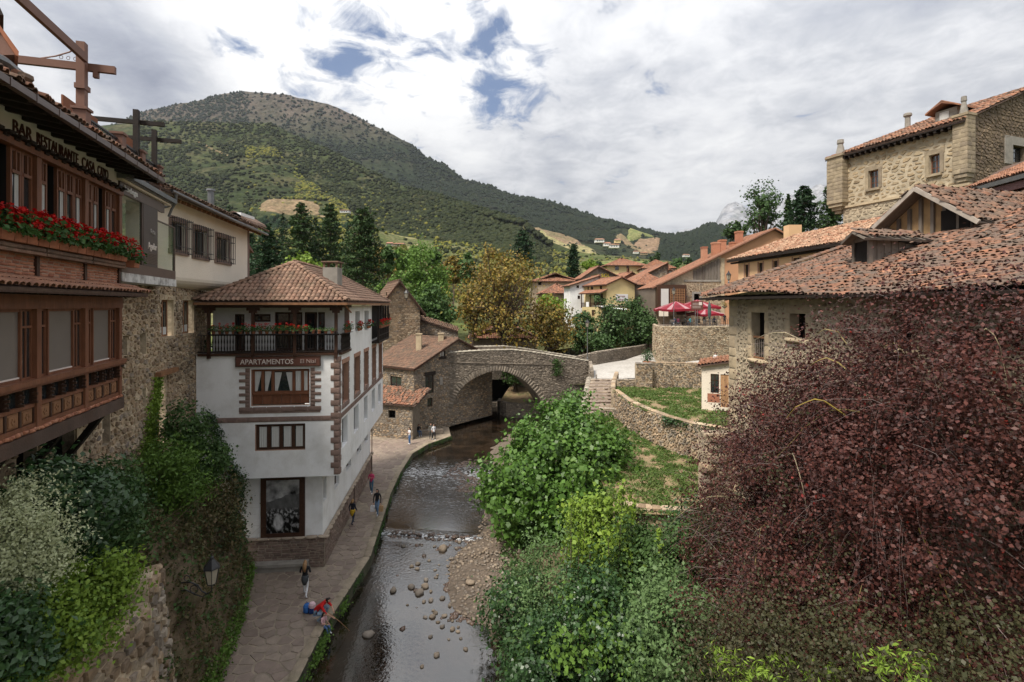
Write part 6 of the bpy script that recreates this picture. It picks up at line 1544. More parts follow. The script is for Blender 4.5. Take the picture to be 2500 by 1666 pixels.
for q in Zb((452,1022,530,1030),(200,1032,305,1040),(555,912,607,918)):
    fr = HG if q[0] > 1010 else HF; a0, z0 = fr.px(q[0],q[1]); a1, z1 = fr.px(q[2],q[3]); g = Geo(); fr.box(g, a0, a1, z1, z0+.1, -.05, .08); build(g, 'lintel', M_WOODX, t)
for k, u in enumerate((1023,1077)):
    c = at(u, 828, 57.5 if k == 0 else 58.5); g = Geo(); g.box((c.x,c.y,9.2), (.3,0,0), (0,.3,0), (0,0,.95)); g.box((c.x,c.y,10.2), (.36,0,0), (0,.36,0), (0,0,.06)); build(g, 'chimney', M_ASHLAR, t)
g = Geo(); a0, z0 = HG.px(1072,922); HG.box(g, a0, a0+.45, z0-.8, z0, 0, .12); build(g, 'meter_box', M_CONCRETE, t)
an = thing('lean_to_annex', 'low stone lean-to with an orange tile roof against the mill house', 'annex', (-11,51.5,0))
AF = Frame((-14.6,52.6),(-9.9,51.0)); 
wall(AF, -1.5, 4.97, -.1, 3.6, M_MORTAR_G, an, [(2.2,3.0,2.0,2.8)], rev=.2); masonry(AF, -1.5, 4.97, -.1, 3.5, .36, .2, [M_STONE,M_STONE_G], an, [(2.2,3.0,2.0,2.8)], limit=60, seed=31); darkroom(an, AF, 2.2, 3.0, 2.0, 2.8, -.19, -.6)
g = Geo(); e = AF.pt(4.97,0,0); g.poly([(e.x,e.y,-.1),(-9.6,53.8,-.1),(-9.6,53.8,4.4),(e.x,e.y,3.6)]); build(g, 'end_wall', M_MORTAR_G, an)
p = [AF.pt(-1.5,3.45,.35), AF.pt(5.4,3.45,.35), AF.pt(5.5,4.7,-3.0), AF.pt(-1.5,4.7,-2.6)]; roof_plane(an, p); tile_quad(an, *[q+Vector((0,0,.06)) for q in p], [M_TILE_R,M_TILE], mess=.6, limit=100)
Zn = lambda *r: zpix(920, 640, .1658, *r)
house('stone_barn', 'stone house with a sagging tiled gable roof behind the white building', (-16.3,62), 22, 5.2, 9, 0, 12.9, 16.3, M_STONE, [M_TILE], gw=Zn((35,440,52,500),(135,445,150,500),(105,760,125,850),(175,760,195,850)), mas=(.4,.25,[M_STONE],0), over=.6)
ho = thing('stone_annex_house', 'rubble wall with sloping tiled coping just behind the mill house roof', 'house', (-12,66,3)); OF = Frame((-15.4,66),(-7.0,66.5))
ot = [(0,11.2),(2.1,11.75),(4.0,11.4),(8.4,10.0)]; wall(OF, 0, 8.4, 3, 11.8, M_MORTAR_G, ho, top=ot); masonry(OF, 0, 8.4, 8, 11.7, .35, .22, [M_STONE,M_STONE_G], ho, top=ot, limit=60, seed=33)
for (a, za), (b, zb_) in zip(ot, ot[1:]):
    p = [OF.pt(a,za-.05,.3),OF.pt(b,zb_-.05,.3),OF.pt(b,zb_+.45,-1.0),OF.pt(a,za+.45,-1.0)]; roof_plane(ho, p); tile_quad(ho, *[q+Vector((0,0,.06)) for q in p], [M_TILE], mess=.3, limit=30)
# ---- village
house('pink_roof_mill', 'low tan house with a mottled orange roof seen through the autumn tree above the bridge', (-5.8,73), 4, 9.5, 6, 4, 8.6, 11.0, M_RUBBLE_P, [M_TILE_R,M_TILE_F], ridge=.5, gw=[(1225,822,1245,838)], hip=True, glaze=False)
Zy = lambda *r: zpix(1380, 600, .1403, *r)
yh, YG, YL = house('yellow_house', 'yellow house with a big blank gable wall and wooden balcony', (15.7,85), 20, 5.45, 8.2, 4, 16.85, 18.0, M_YELLOW, [M_TILE_F], lw=Zy((385,705,410,790),(445,715,485,780),(600,700,640,770)), over=.4)
g = Geo(); YG.box(g, 1.75, 4.1, 14.1, 15.25, 0, .05); build(g, 'painted_panel', M_PLAINW, yh)
mr = mat('dark_red_paint', [(.25,.03,.03)], noise=3); text('Terraza', YG, 1.95, 14.75, .5, mr, yh, d=.055, depth=.01); text('La Ruina', YG, 1.85, 14.22, .45, mr, yh, d=.055, depth=.01)
g = Geo(); YL.box(g, 1.2, 8.2, 12.9, 13.05, 0, 1.1); YL.box(g, 1.2, 8.2, 13.75, 13.82, 1.04, 1.1)
for a in np.arange(1.3, 8.2, .3): YL.box(g, a-.04, a+.04, 13.05, 13.75, 1.05, 1.1)
for a in (1.3,4.6,8.1): YL.box(g, a-.07, a+.07, 13.0, 15.5, .98, 1.1)
build(g, 'balcony', M_WOODD, yh); p = [YL.pt(1.0,15.35,1.5),YL.pt(8.5,15.35,1.5),YL.pt(8.5,16.0,-.1),YL.pt(1,16.0,-.1)]; roof_plane(yh, p, name='balcony_roof'); tile_quad(yh, *[q+Vector((0,0,.06)) for q in p], [M_TILE_R], limit=20)
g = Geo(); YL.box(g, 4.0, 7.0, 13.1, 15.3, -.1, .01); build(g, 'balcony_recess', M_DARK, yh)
tg = Geo(); YL.box(tg, 3.2, 4.2, 13.1, 13.95, 1.12, 1.15); build(tg, 'hanging_towel', M_PLAINW, label='white laundry hanging on the yellow house balcony', cat='laundry')
ya, YA, YB = house('yellow_annex', 'small pale yellow annex on a thin concrete pillar under the balcony house', at(1462,0,82).xy, 8, 5, 3.4, 10.6, 13.05, 13.2, M_YELLOW, [M_CONCRETE], hip=False, over=.1)
g = Geo(); q = Frame(at(1421,0,82).xy, at(1462,0,82).xy)
wall(q.off(.05), 0, q.L, 10.6, 13.1, M_YELLOW, ya, [(q.px(*w_[:2])[0], q.px(*w_[2:])[0], q.px(*w_[2:])[1], q.px(*w_[:2])[1]) for w_ in Zy((315,1125,365,1215),(460,1120,510,1225))], rev=.12)
for w_ in Zy((315,1125,365,1215),(460,1120,510,1225)): window(ya, q, q.px(*w_[:2])[0], q.px(*w_[2:])[0], q.px(*w_[2:])[1], q.px(*w_[:2])[1], -.02, 2, 2, .07, fm=M_WOODT)
c = at(1454,0,81.5); g = Geo(); g.box((c.x,c.y,7.3), (.17,0,0), (0,.17,0), (0,0,3.3)); build(g, 'pillar', M_ASHLAR, ya)
g = Geo(); g.prism([at(1466,748,80),at(1530,757,80),at(1530,752,84),at(1466,747,84)], (0,0,-.1)); build(g, 'awning', M_PLAINW, ya); g = Geo(); g.prism([at(1463,750,84.5),at(1530,758,84.5),at(1530,790,84.5),at(1463,790,84.5)], (0,2,0)); build(g, 'undercroft', M_STONE_D, ya)
VF = [M_TILE_F]
house('white_house', 'white house with a brown roof left of the yellow balcony house', at(1391,0,92).xy, 6, 6, 5, 4, 16.9, 18.6, M_WHITE, VF, gw=Zy((195,690,240,740),(215,870,260,930)), ridge=.9)
house('long_barn', 'long low barn with a ragged red roof beyond the autumn tree', at(1300,0,108).xy, 3, 10.2, 7, 4, 18.3, 20.2, M_ASHLAR, [M_TILE_F,M_TILE_R], gw=[(1314,686,1322,696)], hip=True, glaze=False, mess=.5)
house('lower_barn', 'red-brown barn roof below the long barn', at(1325,0,100).xy, 5, 6.5, 6, 4, 15.6, 17.6, M_STONE, [M_TILE_F], hip=True, mess=.5)
ch_, CG, CL = house('sol_house', 'stone gable house with yellow letters painted under its roof', at(1420,0,104).xy, 4, 8.2, 8, 4, 18.9, 21.2, M_STONE_G, VF, ridge=.42)
text('SOL', CG, 4.0, 19.1, 1.0, mat('yellow_paint', [(.55,.42,.03)], noise=3), ch_, d=.03, depth=.01, sx=1.1); text('CASA', CG, 2.0, 19.25, .7, mat('faded_yellow_paint', [(.28,.26,.06)], noise=3), ch_, d=.03, depth=.01)
house('cream_villa', 'pale yellow villa with a wide brown hip roof behind the village', at(1483,0,118).xy, 3, 8.6, 8, 4, 22.4, 24.4, M_YELLOW, VF, gw=Zy((865,360,935,430),(1065,345,1110,400)), hip=True, over=.7)
house('red_shutter_cottage', 'small brick gable cottage with a red shutter', at(1521,0,102).xy, 12, 3.6, 6, 4, 18.8, 19.9, M_BRICK, VF, gw=Zy((1090,395,1115,460)), fm=M_LETTER, glaze=False)
house('orange_roof_houses', 'cluster roof of bright orange tiles at the back of the village', at(1570,0,112).xy, -6, 6.5, 8, 4, 21.3, 23.4, M_WHITE, [M_TILE_R], hip=True)
house('far_orange_roof', 'second bright orange roof to the right of the cluster, with white wall', at(1610,0,104).xy, -4, 5, 8, 4, 18.6, 20.6, M_WHITE, [M_TILE_R], ridge=.4)
t, SG, SL = house('stone_gable_house', 'long stone wall house whose roof line climbs to the right above the village', at(1533,0,94).xy, 3, 7.4, 7, 4, 17.4, 21.1, M_STONE_G, VF, ridge=.99, mas=(.4,.28,[M_STONE_G,M_STONE],0))
house('grey_house', 'grey rendered house with a dark lichen-spotted roof beside the yellow gable', at(1550,0,88).xy, 2, 5.9, 6, 4, 16.8, 18.9, mat('grey_brown_render', [(.20,.17,.14)], noise=1, namt=.2), [M_TILE_F], gw=Zy((1585,780,1620,880)), hip=True)
house('turret_house', 'little peach turret house with arched tiled top behind the orange roof', at(1650,0,84).xy, 0, 3.4, 3, 8, 18.6, 19.6, M_PEACH, [M_TILE_R], gw=Zy((1915,410,1935,500),(1980,410,2000,500)), hip=True, glaze=False, over=.25)
# big orange gable house right
oh = thing('orange_gable_house', 'large orange rendered house with a long tiled slope and brick chimneys', 'house', at(1700,760,76))
OG = Frame(at(1594,0,76).xy, at(1960,0,76).xy); T = lambda u, v: OG.px(u, v)
ax, azp = T(1888,562); lx, lz = T(1594,704); rx, rz = T(1960,602)
otop = [(lx,lz),(ax,azp),(rx,rz)]; wb = T(1760,600)[0]
wall(OG, wb, rx, 8, azp, M_ORANGE, oh, top=otop)
wall(OG, lx+.5, wb, 8, azp, M_MORTAR, oh, [(*[T(1694,0)[0], T(1708,0)[0]], T(0,733)[1] if False else 13.9, 15.1)], top=otop)
masonry(OG, T(1670,0)[0], wb, 10, 17.0, .4, .25, [M_STONE], oh, [(T(1694,0)[0]-.2, T(1708,0)[0]+.2, 13.7, 15.4)], limit=80, seed=41)
g = Geo(); a0, a1 = T(1694,0)[0], T(1708,0)[0]; OG.box(g, a0-.3, a0, 13.7, 15.4, 0, .08); OG.box(g, a1, a1+.3, 13.7, 15.4, 0, .08); OG.box(g, a0, a1, 15.1, 15.4, 0, .08); OG.box(g, a0, a1, 13.6, 13.9, 0, .08); OG.box(g, T(1670,0)[0], wb, 16.9, 17.15, 0, .12); build(g, 'window_surround', M_CONCRETE, oh); darkroom(oh, OG, a0, a1, 13.9, 15.1, -.2, -.8)
n = 9; b0, b1 = T(1692,0)[0], T(1758,0)[0]
for i in range(n):
    x0 = b0+(b1-b0)*i/n; x1 = b0+(b1-b0)*(i+1)/n-.06; zt = np.interp(x0, [lx,ax], [lz,azp])-.25; g = Geo(); OG.box(g, x0, x1, 17.15, zt, .03, .1); build(g, 'board', M_WOODG, oh)
g = Geo(); OG.box(g, wb, wb+.5, 12, np.interp(wb,[lx,ax],[lz,azp])-.4, 0, .1); build(g, 'corner_pier', M_ASHLAR, oh)
D = Vector((0,9,0)); up = Vector((0,0,.1)); L3, A3, R3 = OG.pt(lx-.3,lz-.1,.5), OG.pt(ax,azp+.1,.5), OG.pt(rx+.5,rz-.1,.5)
roof_plane(oh, [L3,L3+D,A3+D,A3]); roof_plane(oh, [R3,R3+D,A3+D,A3]); tile_quad(oh, L3+D+up, L3+up, A3+up, A3+D+up, [M_TILE_R,M_TILE_F], .26, .42, limit=40, mess=.2)
g = Geo(); g.bar(L3+up, A3+up, .3, .2); g.bar(A3+up, R3+up, .3, .2); build(g, 'verge_tiles', M_TILE_F, oh)
for u, v, w_, h_ in ((1719,633,5.5,20),(1747,625,8,22),(1763,622,7,24),(1788,606,5,9),(1804,598,7,22)):
    Y_ = 79; c = at(u, v, Y_); g = Geo(); s = Y_/FP; g.box(c+Vector((0,0,h_*s*.5)), (w_*s,0,0), (0,.5,0), (0,0,h_*s)); g.box(c+Vector((0,0,h_*s*1.4)), (w_*s*1.15,0,0), (0,.55,0), (0,0,.12)); build(g, 'chimney', M_BRICK, oh)
# timber galleries under the slope
g = Geo(); gx0, gx1 = T(1600,0)[0], T(1668,0)[0]; OG.box(g, gx0, gx1, 12.0, 16.4, .0, 1.4); build(g, 'timber_gallery', M_WOODD, oh)
g = Geo(); lx0, lx1 = T(1630,0)[0], T(1664,0)[0]
for x in np.arange(lx0, lx1, .25): OG.box(g, x, x+.05, 13.2, 15.8, 1.4, 1.46)
for z in np.arange(13.2, 15.9, .25): OG.box(g, lx0, lx1, z, z+.05, 1.46, 1.5)
build(g, 'lattice', M_WOODN, oh); g = Geo(); OG.box(g, T(1607,0)[0], T(1625,0)[0], 13.2, 15.8, 1.4, 1.45); build(g, 'gallery_glass', M_CURT, oh); g = Geo(); OG.box(g, T(1602,0)[0], T(1624,0)[0], 11.8, 12.6, 1.4, 1.5); build(g, 'cream_board', M_CREAM, oh)
# peach house with row of windows
ph = thing('peach_house', 'peach rendered house with a row of narrow dark windows and a pale tiled roof', 'house', (23,43,12)); PH = Frame((22.1,50),(23.8,36)); Zp = lambda *r: zpix(1640, 520, .1955, *r)
pw_ = [(min(PH.px(q[0],q[1])[0],PH.px(q[2],q[3])[0]), max(PH.px(q[0],q[1])[0],PH.px(q[2],q[3])[0]), 16.1, 17.3) for q in Zp((915,615,960,800),(1085,575,1138,745),(1268,545,1325,700),(1515,505,1600,620),(1850,462,1950,535))]
wall(PH, 0, PH.L, 12, 18.0, M_PEACH, ph, pw_, rev=.2)
for q in pw_: window(ph, PH, q[0], q[1], q[2], q[3], -.1, 2, 1, .06, fm=M_WOODD); g = Geo(); PH.box(g, q[0]-.15, q[0], q[2], q[3]+.1, 0, .04); PH.box(g, q[1], q[1]+.15, q[2], q[3]+.1, 0, .04); build(g, 'window_trim', M_PINKST, ph)
p = [PH.pt(-.9,17.85,.7), PH.pt(PH.L,17.85,.7), PH.pt(PH.L,20.3,-4.5), PH.pt(2.5,20.0,-4.3)]; roof_plane(ph, p); tile_quad(ph, *[q+Vector((0,0,.06)) for q in p], [mat('sun_bleached_tile', [(.38,.24,.16),(.45,.30,.20),(.30,.16,.10),(.36,.17,.10)], noise=5, namt=.35, dirt=.4, dscale=1, bump=.3)], mess=.6, limit=150, w=.24)
g = Geo(); PH.box(g, -.9, PH.L, 17.66, 17.86, .45, .7); PH.box(g, -.9, PH.L, 17.5, 17.66, 0, .3); build(g, 'eaves', M_WOODX, ph); g = Geo(); g.quad(PH.pt(0,12,0),PH.pt(0,12,-9),PH.pt(0,18,-9),PH.pt(0,18,0)); build(g, 'side_wall', M_PEACH, ph)
c = at(1935, 575, 52); g = Geo(); g.box(c, (.65,0,0), (0,.5,0), (0,0,1.0)); build(g, 'chimney', M_PEACH, ph)

# ================================================================ palace
PA, PG = Frame((27.7,43.7),(30.9,34.8)), Frame((30.9,34.8),(40.0,38.1))
pl = thing('stone_palace', 'tall ochre stone palace with corner turrets, two small windows and pinnacles', 'palace', (30,40,10))
ph_ = [(2.75,3.55,22.75,24.2),(7.15,7.85,22.85,24.25)]
wall(PA, 0, PA.L, 21.7, 26.1, M_MORTAR_Y, pl, ph_, rev=.35); masonry(PA, 0, PA.L, 21.8, 26, .55, .36, [M_STONE_Y], pl, [(q[0]-.25,q[1]+.25,q[2]-.2,q[3]+.3) for q in ph_], depth=.05, gap=.09, jw=.6, jh=.35, seed=51, minpx=9)
wall(PA.off(.12), .7, PA.L+2, 10, 21.6, M_MORTAR_P, pl); masonry(PA.off(.12), .7, PA.L+2, 16, 21.5, .45, .28, [M_RUBBLE_P], pl, depth=.05, gap=.06, seed=52, limit=200)
g = Geo(); PA.box(g, .5, PA.L+.3, 21.55, 21.72, -.1, .25); build(g, 'ledge', M_ASHLAR, pl)
for q in ph_:
    window(pl, PA, q[0], q[1], q[2], q[3], -.25, 2, 3, .07, fm=M_WOODR); g = Geo(); PA.box(g, q[0]-.25, q[0], q[2], q[3]+.1, -.02, .05); PA.box(g, q[1], q[1]+.25, q[2], q[3]+.1, -.02, .05); PA.box(g, q[0]-.3, q[1]+.3, q[3], q[3]+.35, -.02, .04); PA.box(g, q[0]-.15, q[1]+.15, q[2]-.18, q[2], -.02, .2); build(g, 'window_surround', M_QUOIN_Y, pl)
GH = [(5.1,6.6,23.7,24.9)]; gt = [(0,26.3),(6.47,29.0),(9.6,30.3)]
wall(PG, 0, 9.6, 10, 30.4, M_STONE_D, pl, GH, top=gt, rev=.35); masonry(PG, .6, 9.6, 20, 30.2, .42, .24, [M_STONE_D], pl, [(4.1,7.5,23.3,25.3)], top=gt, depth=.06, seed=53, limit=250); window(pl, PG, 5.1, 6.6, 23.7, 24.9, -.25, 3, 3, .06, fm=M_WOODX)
g = Geo(); PG.box(g, 4.2, 5.1, 23.5, 24.9, 0, .06); PG.box(g, 4.2, 7.4, 24.9, 25.5, 0, .06); build(g, 'window_surround', M_CONCRETE, pl)
def turret(fr, a, z0, z1, r, z_top):
    C, X, Y, Z = [], [], [], []; c = fr.pt(a,0,0); h = .3; n = int((z1-z0)/h)
    g = Geo(); g.box((c.x,c.y,(z0+z1)/2), fr.d*r*.96, fr.n*r*.96, (0,0,(z1-z0)/2)); build(g, 'turret_core', M_QUOIN_Y, pl)
    for i in range(n):
        for dd, nn in ((fr.d,fr.n),(fr.n,fr.d),(fr.n,-fr.d)):
            for k in (-1,1):
                w = r*(1.1 if (i+k) % 2 else .9); C.append(np.array(c+nn*r*.98+dd*k*(r-w/2)+Vector((0,0,z0+h*(i+.5)-c.z)))); X.append(np.array(dd)*(w-.01)); Y.append(np.array(nn)*.022); Z.append(np.array((0,0,h-.012)))
    pieces(pl, 'turret_block', BLOCKS, mats4(np.array(C),np.array(X),np.array(Y),np.array(Z)), np.arange(len(C)) % 4, [M_QUOIN_Y], size=np.full(len(C), r))
    g = Geo()
    for i, q in enumerate((.85,.62,.4)): g.box((c.x,c.y,z0-.14-.27*i), fr.d*r*q, fr.n*r*q, (0,0,.13))
    g.box((c.x,c.y,z1+.08), fr.d*r*1.12, fr.n*r*1.12, (0,0,.08)); build(g, 'corbel', M_QUOIN_Y, pl)
    g = Geo(); g.lathe((c.x,c.y,z1+.1), [(r*.6,0),(r*.5,.3),(r*.28,z_top-z1-.5),(r*.38,z_top-z1-.4),(r*.34,z_top-z1-.1)], 8); build(g, 'pinnacle', M_CONCRETE, pl)
turret(PA, .35, 22.0, 25.9, .72, 27.45); turret(PA, 9.3, 22.4, 26.3, .45, 27.7)
rr0 = [(PA.pt(-.6,25.95,.6)), PA.pt(PA.L+.2,25.95,.6)]; inw = -PA.n; R0 = Vector((34.7,46.0,29.6)); c2 = PA.pt(PA.L+.2,0,.6)
R1 = Vector((c2.x,c2.y,25.95)) + inw*8.4 + Vector((0,0,3.55)); R0 = Vector((rr0[0].x,rr0[0].y,25.95)) + inw*8.4 + PA.d*5.0 + Vector((0,0,3.55))
roof_plane(pl, [rr0[0], rr0[1], R1, R0]); tile_quad(pl, *[q+Vector((0,0,.07)) for q in (rr0[0], rr0[1], R1, R0)], [M_TILE_R,M_TILE], .25, .4, mess=.5, limit=300, seed=5)
g = Geo(); bk = PA.pt(-.6,25.95,-16); g.poly([rr0[0], bk, R0]); build(g, 'hip_slope', M_TILE_R, pl)
g = Geo(); g.prism([rr0[0]+Vector((0,0,-.1)), rr0[1]+Vector((0,0,-.1)), PA.pt(PA.L,26.1,0), PA.pt(0,26.1,0)], (0,0,-.06)); build(g, 'soffit', M_WOODX, pl)
for a in np.arange(1, 8.8, .45):
    g = Geo(); PA.box(g, a, a+.15, 25.6, 25.85, 0, .55); build(g, 'rafter_tail', M_WOODX, pl)
dm = Geo(); dc = PA.pt(7.6,27.0,-2.2); DF = PA.off(-1.6); DF.box(dm, 6.6, 8.0, 26.6, 27.75, -2.2, 0); dmo = build(dm, 'dormer', M_CONCRETE, pl)
g = Geo(); DF.box(g, 6.9, 7.5, 26.85, 27.6, 0, .04); build(g, 'dormer_window', M_CURT, dmo)
g = Geo(); g.prism([DF.pt(6.2,27.65,.5),DF.pt(7.3,28.3,.5),DF.pt(8.4,27.65,.5),DF.pt(7.3,28.15,.5)], -DF.n*3.2); g.prism([DF.pt(6.2,27.6,.5),DF.pt(7.3,28.25,.5),DF.pt(7.3,28.25,-2.6),DF.pt(6.2,27.6,-2.6)], (0,0,.12)); g.prism([DF.pt(8.4,27.6,.5),DF.pt(7.3,28.25,.5),DF.pt(7.3,28.25,-2.6),DF.pt(8.4,27.6,-2.6)], (0,0,.12)); build(g, 'dormer_roof', M_TILE_R, dmo)
c = at(2216, 300, 44); g = Geo(); g.lathe((c.x,c.y,28.2), [(.22,0),(.2,1.4),(.32,1.5),(.3,1.7),(.2,1.75)], 8); build(g, 'chimney_pot', M_CONCRETE, pl)
# low eave at the right edge
er = thing('eaved_house', 'purple painted eaves and tiled roof of a house at the right edge below the palace', 'house', at(2430,440,27)); 
E0, E1 = at(2350,466,30), at(2600,395,22); roofE = [E0, E1, E1+Vector((7,4,2.6)), E0+Vector((6,3.6,2.4))]; roof_plane(er, roofE); tile_quad(er, *[q+Vector((0,0,.06)) for q in roofE], [M_TILE_R], mess=.3, limit=100)
M_PURP = mat('purple_painted_timber', [(.13,.075,.075)], noise=3, namt=.15)
g = Geo(); g.bar(E0+Vector((0,0,-.12)), E1+Vector((0,0,-.12)), .1, .22); build(g, 'gutter', M_ZINC, er); g = Geo(); g.bar(E0+Vector((.3,.1,-.45)), E1+Vector((.3,.1,-.45)), .3, .35); build(g, 'eaves_beam', M_PURP, er)
g = Geo(); a = E0+Vector((.9,.3,0)); b = E1+Vector((.9,.3,0)); g.quad(a+Vector((0,0,-6)), b+Vector((0,0,-6)), b, a); build(g, 'wall', M_ASHLAR, er)

# ================================================================ big old building on the right bank
RB = Frame((10.6,25),(12.6,4.2)); ob = thing('old_riverside_building', 'old pale stone riverside building with a sprawling broken tile roof, right side', 'building', (12,20,3))
OH = [(1.95,2.95,11.1,13.15),(4.65,5.6,12.2,13.15),(9.5,10.2,12.2,13.2),(2.0,2.75,7.3,9.3)]
wall(RB, 0, 21, 1, 13.95, M_MORTAR_P, ob, OH, rev=.4); masonry(RB, .75, 21, 4, 13.6, .26, .19, [M_RUBBLE_P], ob, [(q[0]-.3,q[1]+.3,q[2]-.3,q[3]+.35) for q in OH], depth=.05, gap=.05, seed=61, limit=300)
C, X, Y, Z = [], [], [], []; z = 3
while z < 13.6:
    h = RNG.uniform(.35,.6); w = RNG.uniform(.45,.85); C.append(np.array(RB.pt(w/2-.02, z+h/2, .0))); X.append(np.array(RB.d)*w); Y.append(np.array(RB.n)*.06); Z.append(np.array((0,0,h-.03))); z += h
for q in OH:
    for a, b, c, d in ((q[0]-.3,q[0],q[2],q[3]),(q[1],q[1]+.3,q[2],q[3])):
        z = c
        while z < d: h = min(RNG.uniform(.4,.7), d-z+.01); C.append(np.array(RB.pt((a+b)/2, z+h/2, .0))); X.append(np.array(RB.d)*(b-a)); Y.append(np.array(RB.n)*.06); Z.append(np.array((0,0,h-.02))); z += h
    C.append(np.array(RB.pt((q[0]+q[1])/2, q[3]+.17, 0))); X.append(np.array(RB.d)*(q[1]-q[0]+.6)); Y.append(np.array(RB.n)*.06); Z.append(np.array((0,0,.32)))
    C.append(np.array(RB.pt((q[0]+q[1])/2, q[2]-.1, .05))); X.append(np.array(RB.d)*(q[1]-q[0]+.5)); Y.append(np.array(RB.n)*.2); Z.append(np.array((0,0,.18)))
pieces(ob, 'dressed_stone', BLOCKS, mats4(np.array(C),np.array(X),np.array(Y),np.array(Z)), np.arange(len(C)) % 4, [M_ASHLAR], size=np.full(len(C), .6))
for q in OH: darkroom(ob, RB, q[0], q[1], q[2], q[3], -.4, -1.6)
g = Geo(); RB.box(g, 1.95, 2.95, 12.02, 12.1, -.2, -.08); RB.box(g, 1.95, 2.95, 11.12, 11.18, -.2, -.08); build(g, 'window_rail', M_WOODT, ob); balusters(RB, 2.05, 2.95, 11.18, 12.02, -.14, .15, M_WOODG, ob)
g = Geo(); c = RB.pt(0,0,0); g.quad((c.x,c.y,1),(c.x+17,c.y+2,1),(c.x+17,c.y+2,17),(c.x,c.y,13.95)); build(g, 'end_wall', M_MORTAR_P, ob)
# base buttress of big quoins towards the lower terrace
C, X, Y, Z = [], [], [], []; z = 1.5; i = 0
while z < 7.2:
    h = RNG.uniform(.4,.55); w = .95 if i % 2 else .7; y0 = 24.6; x0 = 9.05+(.4 if z > 5.5 else 0)
    C.append(np.array((x0+w/2, y0, z+h/2))); X.append(np.array((w,0,0))); Y.append(np.array((0,-.4,0))); Z.append(np.array((0,0,h-.02))); z += h; i += 1
pieces(ob, 'buttress_stone', BLOCKS, mats4(np.array(C),np.array(X),np.array(Y),np.array(Z)), np.arange(len(C)) % 4, [M_STONE], size=np.full(len(C), .8))
g = Geo(); g.box((10.2,24.9,4.2), (1.0,0,0), (0,.4,0), (0,0,3.1)); build(g, 'buttress', M_MORTAR, ob)
# the roof: one big slope towards the river, hipped at the far end
RO = Vector(RB.pt(-1.4,13.92,.75)); Ed = -RB.d      # eave runs from near to far
near = Vector(RB.pt(21,13.92,.75)); Lr = (RO-near).length; inw = -RB.n; pit = .33; U = (inw + Vector((0,0,pit))).normalized()
def sagf(s, t): return -.10*np.sin(s*.55+1)*np.exp(-t*.12) - .06*np.sin(s*.23+t*.4)
tl = 19.0
def ins(s, t): return 0 <= s <= Lr + .05 - max(0,(t-3))*.0 and t <= tl
g = Geo(); NN = 24
for i in range(NN):
    for j in range(16):
        q = lambda a, b: near + Ed*(Lr*a/NN) + U*(tl*b/16) + Vector((0,0,float(sagf(Lr*a/NN, tl*b/16))-.02)); g.quad(q(i,j), q(i+1,j), q(i+1,j+1), q(i,j+1))
build(g, 'roof_boards', M_ROOFBASE, ob)
tiles(ob, near-U*.1, Ed, U, ins, Lr, tl, [M_TILE_O, M_TILE, M_TILE_R], w=.21, e=.30, mess=.75, limit=300, seed=71, sag=sagf, weights=[.84,.08,.08], proto=TILE3)
q0 = near + Ed*(Lr-.1); ridge_tiles(ob, [q0+Vector((0,0,.02)), q0+U*tl], [M_TILE_O], w=.26, l=.34, mess=1.5, seed=3)
q0 = near + Ed*(Lr-9.5)+U*5.5; ridge_tiles(ob, [q0, q0+(U*.97+Ed*.25)*8], [M_TILE_O], w=.28, l=.32, mess=1.5, seed=4, lift=.12)
g = Geo(); q = near-U*.05; g.bar(q+Vector((0,0,-.12)), q+Ed*Lr+Vector((0,0,-.12)), .12, .1); g.prism([q+Vector((0,0,-.1)), q+Ed*Lr+Vector((0,0,-.1)), RB.pt(-1.4,13.95,-.2), RB.pt(21,13.95,-.2)], (0,0,-.04)); build(g, 'eaves', M_WOODX, ob)
for s in np.arange(.3, Lr, .6): 
    g = Geo(); p = near+Ed*s; g.bar(p+Vector((0,0,-.2))+U*.05, p+U*.85+Vector((0,0,-.28)), .1, .12); build(g, 'rafter_tail', M_WOODG, ob)
# gabled loft standing on the roof
lf = thing('gabled_loft', 'broken gabled loft with daub and timber front on the big tile roof', 'loft', (17.5,22,16)); fd = Vector((-.27,.96,0)); fn = Vector((-.96,-.27,0)); rdv = Vector((.96,.27,0)); A = Vector((17.5,22,18.46)); hl = 2.0
LP, RP = A+fd*hl+Vector((0,0,-1.5)), A-fd*hl+Vector((0,0,-1.5))
g = Geo(); bk = rdv*.5; base = lambda p: Vector((p.x,p.y,15.6)); g.poly([base(LP)+bk, base(RP)+bk, RP+bk, A+bk, LP+bk]); build(g, 'daub_wall', mat('ochre_daub', [(.36,.24,.12)], noise=2, namt=.3, dirt=.3, dscale=1.5, bump=.4, dark=(.2,.12,.07)), lf)
for k in np.linspace(-1.7, 1.7, 8):
    p = A+fd*k+rdv*.44; g = Geo(); g.bar(Vector((p.x,p.y,15.6)), Vector((p.x,p.y,18.3-abs(k)*.75)), .13, .12, up=fn); build(g, 'stud', M_WOODG, lf)
g = Geo(); p = A-fd*.9+rdv*.38; g.box((p.x,p.y,17.0), fd*.28, fn*.02, (0,0,.42)); p = A-fd*1.5+rdv*.38; g.box((p.x,p.y,16.85), fd*.2, fn*.02, (0,0,.28)); build(g, 'loft_opening', M_DARK, lf)
